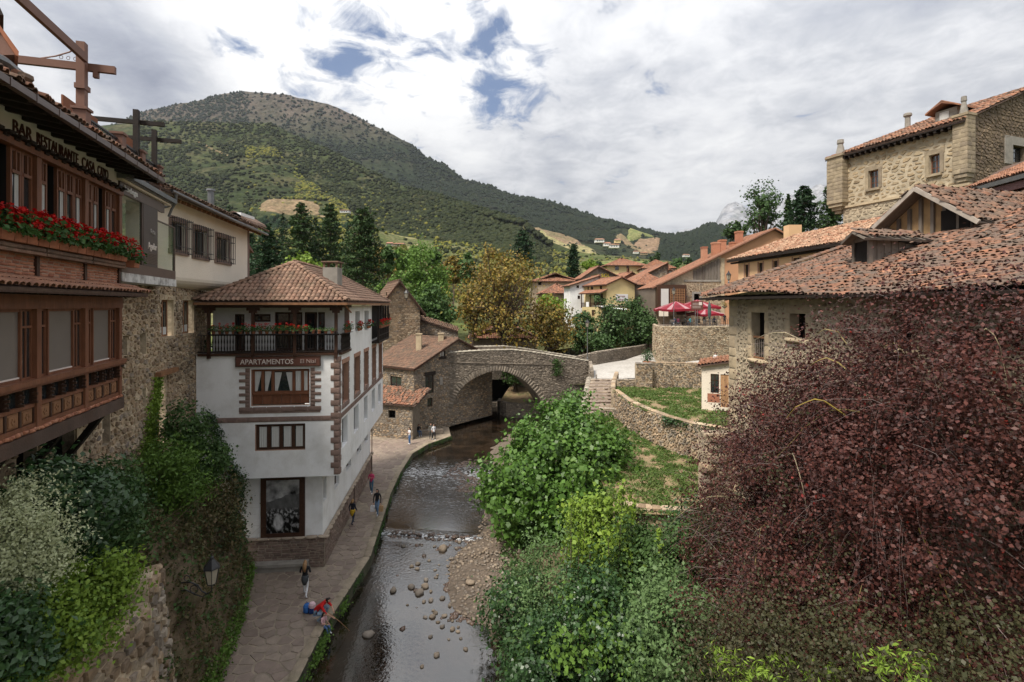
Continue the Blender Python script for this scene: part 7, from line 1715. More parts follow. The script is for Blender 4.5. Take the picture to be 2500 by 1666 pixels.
for s_, P_ in ((1,LP),(-1,RP)):
    o = (P_-A).normalized()*.5; r = [P_+o-rdv*.25, P_+o+rdv*9, A+rdv*9+Vector((0,0,.05)), A-rdv*.25+Vector((0,0,.05))]; roof_plane(lf, r, M_WOODG); 
    if s_ == -1: r = [r[0],r[1],r[2],r[3]]
    tile_quad(lf, *[q+Vector((0,0,.07)) for q in r], [M_TILE_O,M_TILE], .22, .34, mess=1.0, limit=80, seed=80+s_)
    g = Geo(); g.bar(P_+o-rdv*.27, A-rdv*.27, .09, .17); build(g, 'barge_board', mat('pale_weathered_board', [(.34,.30,.26)], noise=3, namt=.3), lf)
# small shed dormer
sd = thing('shed_dormer', 'small grey board dormer with a dark doorway on the big tile roof', 'dormer', (13.5,19.6,15)); c = Vector((13.25,19.75,14.8)); fx = Vector((.97,.0,0)); 
a0, a1 = at(2086,0,20.4), at(2124,0,19.3); a0.z = a1.z = 14.7; S_ = Vector((2.3,.55,0)); H = Vector((0,0,1.35))
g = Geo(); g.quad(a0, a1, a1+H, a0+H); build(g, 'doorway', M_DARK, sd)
for p in (a0, a1): g = Geo(); g.bar(p, p+H, .13, .13, up=(1,0,0)); build(g, 'post', M_WOODG, sd)
for i in range(7):
    q0, q1 = a1+S_*i/7, a1+S_*(i+.93)/7; g = Geo(); g.prism([q0+Vector((0,0,-.1)), q1+Vector((0,0,-.1)), q1+H*(1-.03*i), q0+H*(1-.03*i)], (.01,.04,0)); build(g, 'board', M_WOODG, sd)
g = Geo(); g.bar(a0+H*.98, a1+H*.98, .1, .16); build(g, 'lintel', M_WOODG, sd)
mid = (a0+a1)/2+H+Vector((0,0,.28)); o_ = Vector((-.45,-.1,0)); dl = (a0-a1).normalized()*.35
for p, dd in ((a0+H,dl),(a1+H,-dl)):
    r = [p+dd+o_+Vector((0,0,-.08)), p+dd+S_*1.15+Vector((0,0,-.08)), mid+S_*1.15, mid+o_]; roof_plane(sd, r, M_WOODG); tile_quad(sd, *[q+Vector((0,0,.05)) for q in r], [M_TILE_O,M_TILE], .2, .3, mess=1, limit=40)
# little shed on the terrace
hs = thing('garden_shed', 'small pale plaster shed with a plank door and orange tile edge on the upper terrace', 'shed', (14.6,37.5,5.9)); q0, q1 = at(1713,0,38).xy, at(1782,0,37.2).xy; HS = Frame(q0, q1)
wall(HS, 0, HS.L, 5.6, 9.4, M_CREAM, hs, [(.62,1.2,7.0,8.4),(1.3,1.85,6.0,8.4)], top=[(0,8.95),(HS.L,9.3)], rev=.12); window(hs, HS, .62, 1.2, 7.0, 8.4, -.05, 2, 3, .05, .02, fm=M_LETTER)
for i in range(4): g = Geo(); HS.box(g, 1.3+i*.1375, 1.43+i*.1375, 6.0, 8.4, -.1, -.05); build(g, 'door_plank', M_WOODN, hs)
g = Geo(); HS.box(g, .4, 1.25, 6.3, 6.95, -.02, .004); build(g, 'bare_brick_patch', M_BRICK, hs); g = Geo(); g.quad(HS.pt(0,5.6,0),HS.pt(0,5.6,-3),HS.pt(0,9,-3),HS.pt(0,8.95,0)); build(g, 'side_wall', M_CREAM, hs)
p = [HS.pt(-.3,8.95,.25), HS.pt(HS.L,9.35,.25), HS.pt(HS.L,9.5,-3), HS.pt(-.3,9.1,-3)]; roof_plane(hs, p); tile_quad(hs, *[q+Vector((0,0,.05)) for q in p], [M_TILE_R], .24, .4, mess=.2, limit=40)
# dark opening and round bastion behind the bridge arch
ba = thing('round_bastion', 'low round stone bastion with a grass top, seen through the bridge arch', 'wall', (4,64,0)); pts = [(-1.4,66),(-1.5,64.6),(-.7,63.2),(1.2,62.6),(4.5,63.2),(7,64)]
masonry_line(pts, -1, 1.35, .4, .25, [M_STONE_G], ba, mort=M_MORTAR_G, seed=91, limit=60); g = Geo(); g.poly([(x,y,1.3) for x, y in pts]+[(8,72,2.5),(0,72,2.5)]); build(g, 'grass_top', M_GRASSY, ba)
bw = thing('mill_wall', 'shaded stone wall with a dark square opening behind the bridge arch', 'wall', (-4,70,0)); BW = Frame((-8.5,69),(2.5,70)); wall(BW, 0, 11, -1, 8, M_MORTAR_G, bw, [(4.4,8.6,.2,3.3),(5.6,6.8,6,7.2)], rev=.5); masonry(BW, 0, 11, -1, 8, .45, .25, [M_STONE_G], bw, [(4.4,8.6,.2,3.3)], limit=60, seed=92); darkroom(bw, BW, 4.4, 8.6, .2, 3.3, -.5, -3); darkroom(bw, BW, 5.6, 6.8, 6, 7.2, -.5, -1.5)
for q in ((-8.4,58,0,-5.6,69),):
    g = Geo(); g.quad((-7.4,60,-1),(-5.4,69.2,-1),(-5.4,69.2,7.2),(-7.4,60,7.2)); build(g, 'side_wall', M_MORTAR_G, bw)
# ================================================================ vegetation
def clumps(r, ell, m, shell=.55, flat=1.0):
    """clump centres spread through the outer part of some ellipsoids (c, radii)"""
    vol = np.array([e[1][0]*e[1][1]*e[1][2] for e in ell]); k = r.choice(len(ell), m, p=(vol**.67)/(vol**.67).sum())
    d = r.normal(0,1,(m,3)); d /= np.linalg.norm(d,axis=1)[:,None]; q = r.uniform(shell**3, 1, m)**(1/3)
    C = np.array([ell[i][0] for i in k]); R = np.array([ell[i][1] for i in k]); return C + d*R*(q*r.uniform(.78,1.16,m))[:,None], C
def foliage(parent, ell, m, n, sig, lsize, mt, seed=0, shell=.55, name='crown', aspect=.75, flat=.8, droop=0, **k):
    r = np.random.default_rng(seed); P, O = clumps(r, ell, m, shell); idx = r.integers(0, m, n); sg = sig*r.uniform(.6,1.4,m)[idx]
    off = r.normal(0,1,(n,3))*sg[:,None]; off[:,2] *= flat; C = P[idx] + off; C[:,2] -= droop*np.abs(r.normal(0,1,n))*sg
    return leaves_obj(name, C, lsize, mt, parent, seed=seed+1, outward=(O[idx]+P[idx])/2, aspect=aspect, **k), P
def limbs(parent, base, P, r0, m, n=14, seed=0, fork=.35, mt=None, name='limb', bow=.12):
    r = np.random.default_rng(seed); base = Vector(base); top = Vector(P.mean(0)); tr = Geo(); f = base.lerp(top, fork); f.x += r.normal(0,.02)*r0*10
    tr.tube([base, base.lerp(f,.5)+Vector((r.normal(0,r0*.3),0,0)), f, f.lerp(top,.7)], [r0*1.25, r0, r0*.8, r0*.35], 8); tk = build(tr, 'trunk', mt or M_BARK, parent, smooth=True)
    for i in r.choice(len(P), min(n, len(P)), replace=False):
        e = Vector(P[i]); s = f.lerp(top, r.uniform(0,.6)); L = (e-s).length; md = s.lerp(e,.5)+Vector((0,0,L*bow))+Vector(r.normal(0,L*.06,3)); g = Geo()
        g.tube([s, s.lerp(md,.55)+Vector((0,0,L*.02)), md, md.lerp(e,.6), e], [r0*.42, r0*.33, r0*.24, r0*.15, r0*.05], 5); build(g, name, mt or M_BARK, parent)
M_BARK = mat('grey_brown_bark', [(.10,.075,.055)], noise=6, namt=.4, bump=.4); M_BARKP = mat('pinkish_bark', [(.20,.13,.09)], noise=6, namt=.3)
G1 = leafmat('bright_green_leaf', [(.06,.12,.018),(.09,.16,.028),(.045,.09,.015)]); G2_ = leafmat('mid_green_leaf', [(.035,.075,.02),(.055,.10,.028),(.025,.055,.015)])
GD = leafmat('dark_green_leaf', [(.022,.055,.018),(.036,.078,.024),(.016,.038,.013)], spec=.5, rough=.4); GL = leafmat('lime_leaf', [(.10,.17,.02),(.15,.22,.03),(.06,.12,.018)])
GW = leafmat('willow_grey_leaf', [(.06,.11,.035),(.10,.16,.06),(.04,.075,.025)]); GV = leafmat('variegated_leaf', [(.30,.33,.18),(.40,.42,.26),(.17,.20,.10)], var=.15)
GO = leafmat('olive_brown_leaf', [(.06,.06,.025),(.11,.08,.04),(.05,.065,.022),(.14,.095,.05)]); GA = leafmat('autumn_leaf', [(.16,.11,.02),(.22,.15,.028),(.09,.095,.022),(.10,.06,.02),(.26,.18,.035)], var=.25)
GC = leafmat('conifer_needle', [(.014,.032,.016),(.022,.045,.02),(.03,.055,.024)], transl=.1, spec=.1); GC2 = leafmat('pine_needle', [(.02,.042,.016),(.035,.062,.022),(.05,.075,.026)], transl=.1, spec=.1)
GP = leafmat('purple_leaf', [(.038,.014,.012),(.064,.021,.017),(.026,.011,.010),(.088,.031,.024),(.040,.022,.015)], rough=.5, spec=.25, transl=.15, dscale=.5)
GR = mat('crimson_leaf', [(.16,.012,.012),(.22,.03,.018)], rough=.5, transl=.2); GPO = leafmat('bronze_leaf', [(.028,.034,.014),(.05,.046,.022),(.020,.027,.011)], rough=.5, spec=.25)
def E(u, v, Y, rx, ry=None, rz=None): p = at(u, v, Y); return (tuple(p), (rx, ry or rx, rz or rx))
GMIX = [G1, G2_, GL, G2_]
def shrub(name, label, ell, m, n, sig, ls, mt, seed, base=None, cat='shrub', group=None, stems=6, r0=.07, mix=False, **k):
    c = np.mean([e[0] for e in ell], 0); b = base or (c[0], c[1], min(e[0][2]-e[1][2] for e in ell)); t = thing(name, label, cat, b, group)
    o, P = foliage(t, ell, m, n, sig, ls, mt, seed, name='foliage', **k); foliage(t, ell, m//4, n//8, sig*1.1, ls*1.25, GMIX[seed % 4], seed+7, name='larger_leaves', shell=.5) if mix else None; limbs(t, b, P, r0, None, n=stems, seed=seed, fork=.25); return t, P
def tree(name, label, u, vt, vb, hw, Y, mt, seed=0, zb=4.0, n=5000, m=60, ls=.42, shell=.45, lim=12, cat='tree', lobes=7, sig=None, bark=None, group=None, r0=None, aspect=.75):
    r = np.random.default_rng(seed+500); c = at(u, (vt+vb)/2, Y); rx = hw*Y/FP; rz = (vb-vt)/2*Y/FP; ell = []
    for i in range(lobes):
        a = r.uniform(0,6.28); q = r.uniform(.15,.5); z = r.uniform(-.55,.55); w = r.uniform(.42,.62); ell.append(((c.x+rx*q*math.cos(a)*(1-abs(z)*.3), c.y+rx*q*math.sin(a), c.z+rz*z), (rx*w, rx*w, rz*w*.9)))
    ell.append(((c.x,c.y,c.z+rz*.5),(rx*.45,rx*.45,rz*.5)))
    t = thing(name, label, cat, (c.x, c.y, zb), group); o, P = foliage(t, ell, m, n, sig or rx*.14, ls, mt, seed, shell, aspect=aspect); limbs(t, (c.x, c.y, zb), P, r0 or rx*.055, None, n=lim, seed=seed, mt=bark); return t
def conifer(name, label, u, vt, vb, hw, Y, mt, seed=0, zb=4.0, n=6000, tiers=16, ls=.5, pw=.8, top=.08, sparse=0, cat='tree', group=None):
    r = np.random.default_rng(seed+900); a, b = at(u, vt, Y), at(u, vb, Y); H = a.z-b.z; R = hw*Y/FP; t = thing(name, label, cat, (a.x, a.y, zb), group); C = []; br_ = Geo()
    nb = tiers*7
    for i in range(nb):
        q = (i+.5)/nb; an = i*2.4+r.uniform(-.4,.4); rr = R*((1-q)**pw*(1-top)+top)*r.uniform(.65,1.1); z = b.z+H*q; e = Vector((a.x+rr*math.cos(an), a.y+rr*math.sin(an), z-rr*.12+r.normal(0,.02)*H))
        s = Vector((a.x,a.y,z)); 
        if i % 3 == 0: br_.tube([s, s.lerp(e,.6)+Vector((0,0,rr*.05)), e], [R*.03, R*.02, R*.008], 4)
        k = max(6, int(n/nb*(.3+1.2*rr/R))); w = r.beta(1.6,1.2,k)[:,None]*(1-sparse)+sparse; p = np.array(s)*(1-w)+np.array(e)*w; p += r.normal(0,1,(k,3))*rr*np.array((.16,.16,.07)); C.append(p)
    leaves_obj('crown', np.concatenate(C), ls, mt, t, seed=seed, upbias=1.0, aspect=.45); g = Geo(); g.tube([(a.x,a.y,zb),(a.x,a.y,(zb+a.z)/2),a], [R*.09,R*.06,R*.01], 7); build(g, 'trunk', M_BARK, t); build(br_, 'branches', M_BARK, t, kind='stuff'); return t
# --- middle distance
GG_ = 'trees in the valley behind the bridge'
tree('leafy_tree', 'tall bright green tree with pinkish limbs left of the bridge', 1035, 590, 770, 78, 88, G1, 1, n=7500, m=90, bark=M_BARKP, lim=16, ls=.4, shell=.3)
tree('leafy_tree', 'lower bright green tree between the stone barn and the tall green tree', 962, 650, 800, 52, 84, G1, 2, n=5000, m=60)
tree('leafy_tree', 'dark green rounded tree under the tall green tree, above the mill house roof', 1060, 700, 820, 62, 80, G2_, 3, n=5000, m=60)
tree('leafy_tree', 'mid green tree low behind the stone annex house', 985, 720, 830, 50, 78, G2_, 4, n=4000, m=50)
tree('chestnut_tree', 'big autumn chestnut with thin yellow-brown foliage and bare limbs above the bridge', 1235, 598, 858, 134, 67.5, GA, 5, n=7600, m=180, ls=.30, lim=80, shell=.15, lobes=12, sig=.75, r0=.38)
tree('chestnut_tree', 'second thin rusty autumn tree right of the big chestnut', 1345, 735, 862, 76, 68.5, GA, 6, n=3300, m=100, ls=.34, lim=34, shell=.2, sig=.7)
tree('chestnut_tree', 'low autumn tree left of the big chestnut over the bridge parapet', 1150, 690, 850, 50, 68, GA, 7, n=1700, m=70, ls=.34, lim=30, shell=.2, sig=.6)
tree('leafy_tree', 'yellow-green tree behind the rusty tree left of the white house', 1345, 722, 810, 46, 86, GL, 8, n=3500, m=50)
tree('arch_tree', 'tree with green leaves and a dark trunk standing on the bastion behind the arch', 1258, 880, 945, 40, 68, G2_, 31, zb=1.3, n=1500, m=30, ls=.3, r0=.35)
for i, (u, vt, vb, hw, Y, l) in enumerate(((1480,712,870,62,76,'broad dark green conifer left of the cafe terrace'),(1552,720,860,52,79,'second dark green conifer right beside the cafe terrace'),(1425,760,860,42,80,'low dark green conifer below the yellow annex'),(1590,770,850,22,75,'narrow dark conifer touching the cafe terrace wall'))):
    tree('cypress_bush', l, u, vt, vb, hw, Y, leafmat('fresh_conifer', [(.03,.065,.02),(.05,.09,.028),(.02,.045,.014)], transl=.1) if i == 0 else bpy.data.materials['fresh_conifer'], 10+i, n=5500, m=70, ls=.32, zb=4)
GP_ = 'tall dark pines behind the white building'
conifer('pine_tree', 'dark pine, leftmost of the three tall pines', 735, 496, 690, 58, 110, GC2, 1, n=6500, sparse=.15, ls=.6, pw=.55, group=GP_); conifer('pine_tree', 'dark pine in the middle of the three tall pines', 806, 500, 690, 60, 114, GC2, 2, n=6500, sparse=.15, ls=.6, pw=.55, group=GP_)
conifer('pine_tree', 'dark pine, rightmost and broadest of the three tall pines', 888, 510, 695, 68, 104, GC2, 3, n=7500, sparse=.15, ls=.6, pw=.5, group=GP_); conifer('fir_tree', 'blue-green fir beside the cream house', 655, 548, 700, 62, 82, GC, 4, n=7000, ls=.45, pw=.7)
conifer('fir_tree', 'dark fir half hidden behind the cream house eave', 610, 535, 690, 45, 90, GC, 5, n=4000, ls=.45)
for i, (u, v, hw, Y) in enumerate(((600,520,40,150),(690,520,35,160),(770,530,35,150),(850,540,30,165),(560,500,35,170))): conifer('pine_tree', 'distant dark pine above the cream house roof line', u, v, 690, hw, Y, GC, 40+i, zb=8, n=1600, ls=.8, group='distant pines on the left slope')
tree('leafy_tree', 'small yellow-green tree peeping over the white building roof', 745, 628, 690, 52, 66, GL, 9, n=2500, m=40)
conifer('cypress_tree', 'single dark pointed cypress above the village roofs', 1400, 597, 690, 19, 150, GC, 8, zb=8, n=3500, ls=.6, pw=.35, top=.2); conifer('dark_fir', 'dark rounded fir on the slope behind the chestnut', 1277, 562, 650, 34, 190, GC, 9, zb=10, n=3000, ls=.9, pw=.45, top=.2)
tree('round_tree', 'round lime green tree right of the cypress', 1442, 636, 680, 24, 140, GL, 12, zb=8, n=1500, m=30, ls=.5)
rr = np.random.default_rng(77)
for i in range(26):
    u = rr.uniform(925,1280); Y = rr.uniform(100,210); v = 600+rr.uniform(0,60)+(120-Y)*.05; k = int(rr.integers(4)); nm = ('bright green','yellowing','dark green','rusty')[k]
    tree('valley_tree', f'{nm} rounded tree on the valley slope behind the bridge', u, v, v+rr.uniform(40,75), rr.uniform(20,36), Y, (G1,leafmat('yellowing_leaf', [(.10,.12,.022),(.14,.14,.03),(.07,.09,.02)]) if 'yellowing_leaf' not in bpy.data.materials else bpy.data.materials['yellowing_leaf'],G2_,GA)[k], 200+i, zb=5+(Y-100)*.09, n=1300, m=26, ls=.7, lim=4, lobes=4, group=GG_)
for i in range(12):
    u = rr.uniform(1430,1790); v = rr.uniform(612,650); tree('valley_tree', 'small dark tree in the hedges behind the village', u, v, v+rr.uniform(14,26), rr.uniform(12,22), 260, G2_ if i % 2 else GC2, 300+i, zb=20, n=600, m=16, ls=1.1, lim=2, lobes=3, group='hedge trees behind the village')
tree('airy_pine', 'tall airy tree with bare dark limbs behind the peach house', 1862, 445, 572, 62, 92, leafmat('airy_leaf', [(.03,.065,.018),(.045,.085,.025)]), 14, zb=14, n=2500, m=75, ls=.42, shell=.72, lim=40, lobes=9, sig=.55, r0=.3)
conifer('cedar_tree', 'spreading dark cedar between the airy tree and the palace', 1962, 455, 600, 56, 84, GC, 15, zb=12, n=5500, ls=.5, pw=.5, sparse=.2); conifer('cedar_tree', 'narrow green conifer left of the cedar', 1925, 476, 590, 22, 88, GC2, 16, zb=12, n=3000, ls=.5)
conifer('cedar_tree', 'dark conifer right against the palace corner', 2030, 448, 590, 40, 80, GC2, 17, zb=12, n=3500, ls=.5, pw=.5); tree('leafy_tree', 'small dark bushy tree left of the airy tree, behind the chimneys', 1795, 540, 590, 32, 88, GC2, 18, zb=14, n=1500, m=30, ls=.4)
# --- fig tree and bank shrubs
t = thing('fig_tree', 'large round bright green fig tree on the river bank', 'tree', (3.2,31,0)); ell = [((3.2,31,3.0),(4.7,4.0,3.2)),((1.2,29.5,3.0),(3.0,3,2.9)),((3.4,33.5,4.6),(3.2,3,2.6)),((5.4,31,3.2),(2.3,2.6,2.6)),((4.6,36.5,5.0),(2.0,2,2.1)),((.6,31,1.6),(2.5,3,2.3)),((2.6,28.3,2.2),(2.6,2,2.3))]
GF = leafmat('fig_leaf', [(.045,.10,.016),(.075,.15,.024),(.035,.08,.014),(.11,.19,.035)], spec=.35, rough=.45)
o, P = foliage(t, ell, 360, 34000, .42, .235, GF, 61, shell=.78, aspect=.85); limbs(t, (3.2,31.5,.3), P, .22, None, n=20, seed=3)
SH = [('willow_bush','grey-green willow bush left of the thicket beside the gravel',[E(1345,1420,21.5,1.9,1.8,2.5),E(1290,1560,20,1.3,1.5,2.2)],GW,.10,13000,.45),
 ('poplar_shoots','tall bright yellow-green poplar shoots standing in the middle of the thicket',[E(1470,1330,22,1.1,1.0,2.4),E(1420,1290,23,.6,.6,1.9),E(1500,1400,21,1.0,1,1.8)],GL,.13,8000,.8),
 ('alder_bush','broad leaved dark green alder bush at the bottom centre',[E(1440,1560,17.5,2.1,1.6,2.2),E(1330,1640,17,1.3,1.2,1.5),E(1560,1620,16.5,1.5,1.4,1.4)],GD,.105,20000,.8),
 ('bramble_bush','mid green bushy thicket under the terrace edge wall',[E(1600,1390,20,2.0,1.6,1.9),E(1690,1350,20.5,1.2,1.2,1.2),E(1520,1350,21.5,1.3,1.3,1.0)],G2_,.11,15000,.7),
 ('pale_bush','pale grey-green bush between the thicket and the purple tree',[E(1665,1560,15,1.5,1.3,1.9),E(1610,1480,17,1.1,1,1.3)],GW,.10,10000,.6),
 ('sloping_shrub','dark green shrub at the left foot of the thicket over the pebbles',[E(1255,1480,21,1.2,1.3,1.5),E(1300,1640,18.5,1.1,1,1.2)],GD,.11,7000,.75),
 ('ivy_shrub','ivy growing on the buttress under the old building corner',[E(1690,1320,21.5,1.0,.8,1.5)],GD,.12,4000,.8)]
for i, (nm, lb, el, mt, ls, n, asp) in enumerate(SH): shrub(nm, lb, el, 120, n, .32, ls*1.15, mt, 70+i, shell=.5, aspect=asp, mix=i in (2,3,5))
# tall shoots rising out of the thicket
rs = np.random.default_rng(8); C = []; tg = Geo(); t = thing('poplar_saplings', 'thin upright leafy saplings rising above the thicket', 'sapling', tuple(at(1470,1400,21)))
for i in range(46):
    u, Y = rs.uniform(1380,1640), rs.uniform(18.5,24); b = at(u, 1400, Y); h = rs.uniform(1.6,3.6)*(1 if u < 1540 else .55); e = b+Vector((rs.normal(0,.12),rs.normal(0,.1),h)); tg.tube([b,b.lerp(e,.5),e],[.02,.014,.005],4,cap=False)
    k = int(h*40); q = rs.uniform(.15,1,k)[:,None]; C.append(np.array(b)*(1-q)+np.array(e)*q+rs.normal(0,1,(k,3))*np.array((.16,.16,.08))*(1.15-q))
build(tg, 'stem', M_BARK, t, kind='stuff'); leaves_obj('leaves', np.concatenate(C), .14, GL, t, seed=5, aspect=.8)
# --- purple tree
t = thing('purple_leaved_tree', 'huge dark purple leaved tree with drooping bare twigs filling the lower right corner', 'tree', (9.0,13.5,1))
PE = [((9.3,13.0,8.6),(3.0,3.6,4.3)),((8.2,15.5,6.4),(2.7,3.6,4.6)),((7.4,13.2,4.6),(2.5,3.0,3.6)),((9.6,17.5,8.0),(2.2,3.0,3.8)),((9.6,10.5,8.2),(2.4,2.6,4.6)),((8.6,11.5,4.5),(2.8,2.8,3.4)),((8.3,18,5.0),(1.9,2.3,3.2)),((10.2,11.5,12.1),(1.6,3.4,2.2)),((9.6,19,6.6),(1.5,2.0,3.8)),((9.7,15.6,10.9),(1.5,2.6,2.7)),((10.0,13.2,10.8),(1.8,3.2,3.0))]
o, P = foliage(t, PE, 1000, 225000, .33, .076, GP, 91, shell=.5, aspect=.7, flat=1.0, szvar=.5)
foliage(t, PE, 260, 1900, .3, .065, GR, 92, shell=.7, name='crimson_leaves'); foliage(t, [PE[1],PE[2],PE[6],PE[5]], 200, 18000, .34, .07, GPO, 93, shell=.75, name='bronze_leaves'); limbs(t, (9.2,13.8,1), P, .30, None, n=14, seed=4, fork=.4)
rs = np.random.default_rng(12); PP, OO = clumps(rs, PE, 560, .8); V = []; F = []; YV = []; YF = []
def strip(V, F, pts, w):
    b = len(V)
    for i, p in enumerate(pts):
        q = w*(1-i/len(pts)*.8); V.append((p[0]-q,p[1]-q*.5,p[2])); V.append((p[0]+q,p[1]+q*.5,p[2])); V.append((p[0],p[1]+q*.3,p[2]+q))
    for i in range(len(pts)-1):
        a = b+3*i
        for j in range(3): F.append((a+j,a+(j+1)%3,a+3+(j+1)%3,a+3+j))
for p, o_ in zip(PP, OO):
    for k in range(5):
        s = (o_*.35+p*.65)+rs.normal(0,.35,3); out = (p-o_); out[2] *= .3; out /= np.linalg.norm(out)+1e-6; L = rs.uniform(.8,2.3); d = out*rs.uniform(.6,1.1)+rs.normal(0,.25,3); up = rs.uniform(.0,.5); pts = []
        for i in range(7): q = i/6; pts.append(s+d*L*q+np.array((0,0,L*(up*q-.95*q*q)))+rs.normal(0,.02,3))
        if rs.random() < .035: strip(YV, YF, pts, .035)
        else: strip(V, F, pts, rs.uniform(.003,.009))
build_np('twigs', np.array(V), np.array(F), mat('grey_purple_twig', [(.16,.12,.115),(.24,.19,.18),(.09,.06,.06)], noise=4), t, kind='stuff'); build_np('lichened_branches', np.array(YV), np.array(YF), mat('lichen_yellow_bark', [(.22,.16,.03),(.26,.22,.15)], noise=9, namt=.5), t, kind='stuff')
shrub('undergrowth_bush','dark olive undergrowth below the purple tree at the bottom edge',[E(1900,1600,11,1.7,1.5,1.2),E(2150,1620,9,1.5,1.2,1.0),E(2400,1640,8,1.3,1.2,.9),E(1760,1620,12.5,1.3,1.2,1.2)],160,18000,.3,.06,GPO,120,shell=.5)
shrub('ferny_shrub','lime green feathery shoots at the bottom edge under the purple tree',[E(1880,1650,10,.7,.5,.35),E(2200,1655,8,.6,.5,.35),E(1790,1640,11,.5,.5,.4),E(2000,1630,9.5,.3,.3,.25)],60,1500,.10,.11,GL,121,aspect=.25,r0=.03)
# --- left bank: rock slope with cover
def cl_top(y): return -13-.266*(y-15.6)+.25
def cliff(y, s):
    x0 = poly_x(PL, y); x1 = cl_top(y); H = float(np.interp(y, [4,12,18,22,24.2,25.6], [6.6,6.8,6.6,6.0,5.2,4.2])); z = H*(1-(1-s)**2.2)*.99
    n = fbm(y*.7, z*.7+s, .9, 7.7)*.75+fbm(y*2, z*2, 1.2, 2.2)*.2; q = math.sin(min(1,s*3)*math.pi/2)
    return Vector((x0+(x1-x0)*s**1.25+n*q, y, z))
ysx = np.arange(3, 25.7, .3); sx = np.linspace(0, 1, 26); V = np.array([cliff(y, s) for y in ysx for s in sx]); nu = len(sx); F = np.array([(j*nu+i, j*nu+i+1, (j+1)*nu+i+1, (j+1)*nu+i) for j in range(len(ysx)-1) for i in range(nu-1)])
M_CLIFF = mat('earthy_rock', [(.13,.095,.06)], noise=1.6, namt=.5, dirt=.7, dscale=.9, bump=1.0, bscale=6, dark=(.05,.055,.02)); build_np('rock_slope', V, F, M_CLIFF, kind='structure')
def on_cliff(n, seed, y0=6, y1=25.6, s0=.02, s1=1.0, lift=.1, dens=None):
    r = np.random.default_rng(seed); out = []
    while len(out) < n:
        y, s = r.uniform(y0, y1), r.uniform(s0, s1)
        if dens and r.random() > dens(y, s): continue
        p = cliff(y, s); out.append((p.x+abs(r.normal(0,lift))*.8, p.y+r.normal(0,.05), p.z+abs(r.normal(0,lift))))
    return np.array(out)
dn_ = lambda y, s: 1 if fbm(y*1.3, s*6, 1, 4.4) > -.12 else .12
leaves_obj('brown_scrub', on_cliff(30000, 1, dens=dn_, lift=.14), .10, GO, None, seed=1, loc=(-12,16,3)); leaves_obj('ivy_cover', on_cliff(10000, 2, s0=.1, dens=lambda y, s: 1 if fbm(y*1.1, s*5, 1, 8.8) > .0 else .1, lift=.17), .10, G2_, None, seed=2, loc=(-12,16,3))
leaves_obj('pathside_weeds', on_cliff(6000, 3, y0=14, s0=0, s1=.07, lift=.14), .10, G1, None, seed=3, loc=(-11,18,0)); leaves_obj('dark_ivy', on_cliff(3500, 4, y0=21, y1=25.6, s0=.25, lift=.22), .12, GD, None, seed=4, loc=(-12,24,3))
rs = np.random.default_rng(31); V, F = [], []      # dry stems lying on the slope
for p in on_cliff(900, 9): L = rs.uniform(.3,1.1); d = rs.normal(0,1,3)*(.6,.6,.5); d[0] += .4; strip(V, F, [p+d*L*q/3-np.array((0,0,.3*L*(q/3)**2)) for q in range(4)], .006)
build_np('dry_stems', np.array(V), np.array(F), mat('dry_stem', [(.24,.18,.11),(.16,.11,.07)], noise=4), None, kind='stuff')
rwl = thing('rock_wall', 'battered stone retaining wall at the lower left under the lime green shrub', 'wall', (-10,12,3)); masonry_line([(-9.3,8),(-9.75,12.6),(-9.9,13.8)], 1.0, [6.2,5.6,5.4], .34, .28, [M_STONE], rwl, depth=.12, seed=95, limit=120, batter=.12)
masonry_line([(-10.0,14.0),(-10.6,15.4)], 1.0, [6.0,5.6], .34, .28, [M_STONE,M_STONE_G], rwl, depth=.12, seed=96, limit=60, batter=.1, back=.6)
LS_ = [('variegated_bush','pale cream-green variegated bush at the left edge',[E(48,1320,10.3,.78,.75,1.15),E(70,1400,10.3,.62,.6,.75)],GV,.05,20000,.6),
 ('viburnum_bush','dark glossy green bush under the timber brace, right of the pale bush',[E(165,1270,11.6,.95,.9,1.3),E(120,1190,11.8,.7,.7,.6),E(230,1250,12.5,.8,.8,.9)],GD,.12,9000,.55),
 ('lime_shrub','yellow-green leafy shrub spilling over the lower left wall',[E(285,1350,12,.62,.6,.6),E(215,1430,11.4,.85,.8,.75),E(110,1530,10.6,.85,.8,.75),E(260,1450,11.6,.55,.5,.6),E(20,1480,10.2,.6,.6,.7),E(60,1600,9.8,.7,.7,.6),E(190,1540,10.6,.55,.5,.6),E(150,1480,10.8,.6,.6,.6)],GL,.075,21000,.7),
 ('dark_laurel','dark blue-green laurel at the bottom left corner',[E(15,1580,9.3,.6,.6,.9)],GD,.12,3500,.5),
 ('grey_shrub','grey-green shrub against the stone wall behind the dark bush',[E(270,1200,14.5,.75,.7,.85),E(300,1290,14,.6,.6,.6)],G2_,.08,6000,.7),
 ('ailanthus_sapling','bright feathery green sapling in front of the tall wooden door',[E(412,1140,18.6,.95,.9,1.05),E(440,1200,18.4,.8,.7,.7)],G1,.13,6500,.35),
 ('elder_bush','dark green bush above the feathery sapling beside the door',[E(455,1060,20.5,.8,.8,1.2),E(500,1120,21,.9,.9,.9)],G2_,.11,6500,.7),
 ('slope_shrub','olive green shrubs on the slope beside the white building',[E(520,1200,22,1.0,.9,1.2),E(480,1250,20,1.0,.9,1.0),E(430,1330,18.4,.8,.8,.9),E(540,1290,21.5,.7,.7,.9)],GO,.09,10000,.7)]
for i, (nm, lb, el, mt, ls, n, asp) in enumerate(LS_): shrub(nm, lb, el, 90, n, .2, ls*1.1, mt, 130+i, shell=.55, aspect=asp, r0=.05, stems=5)
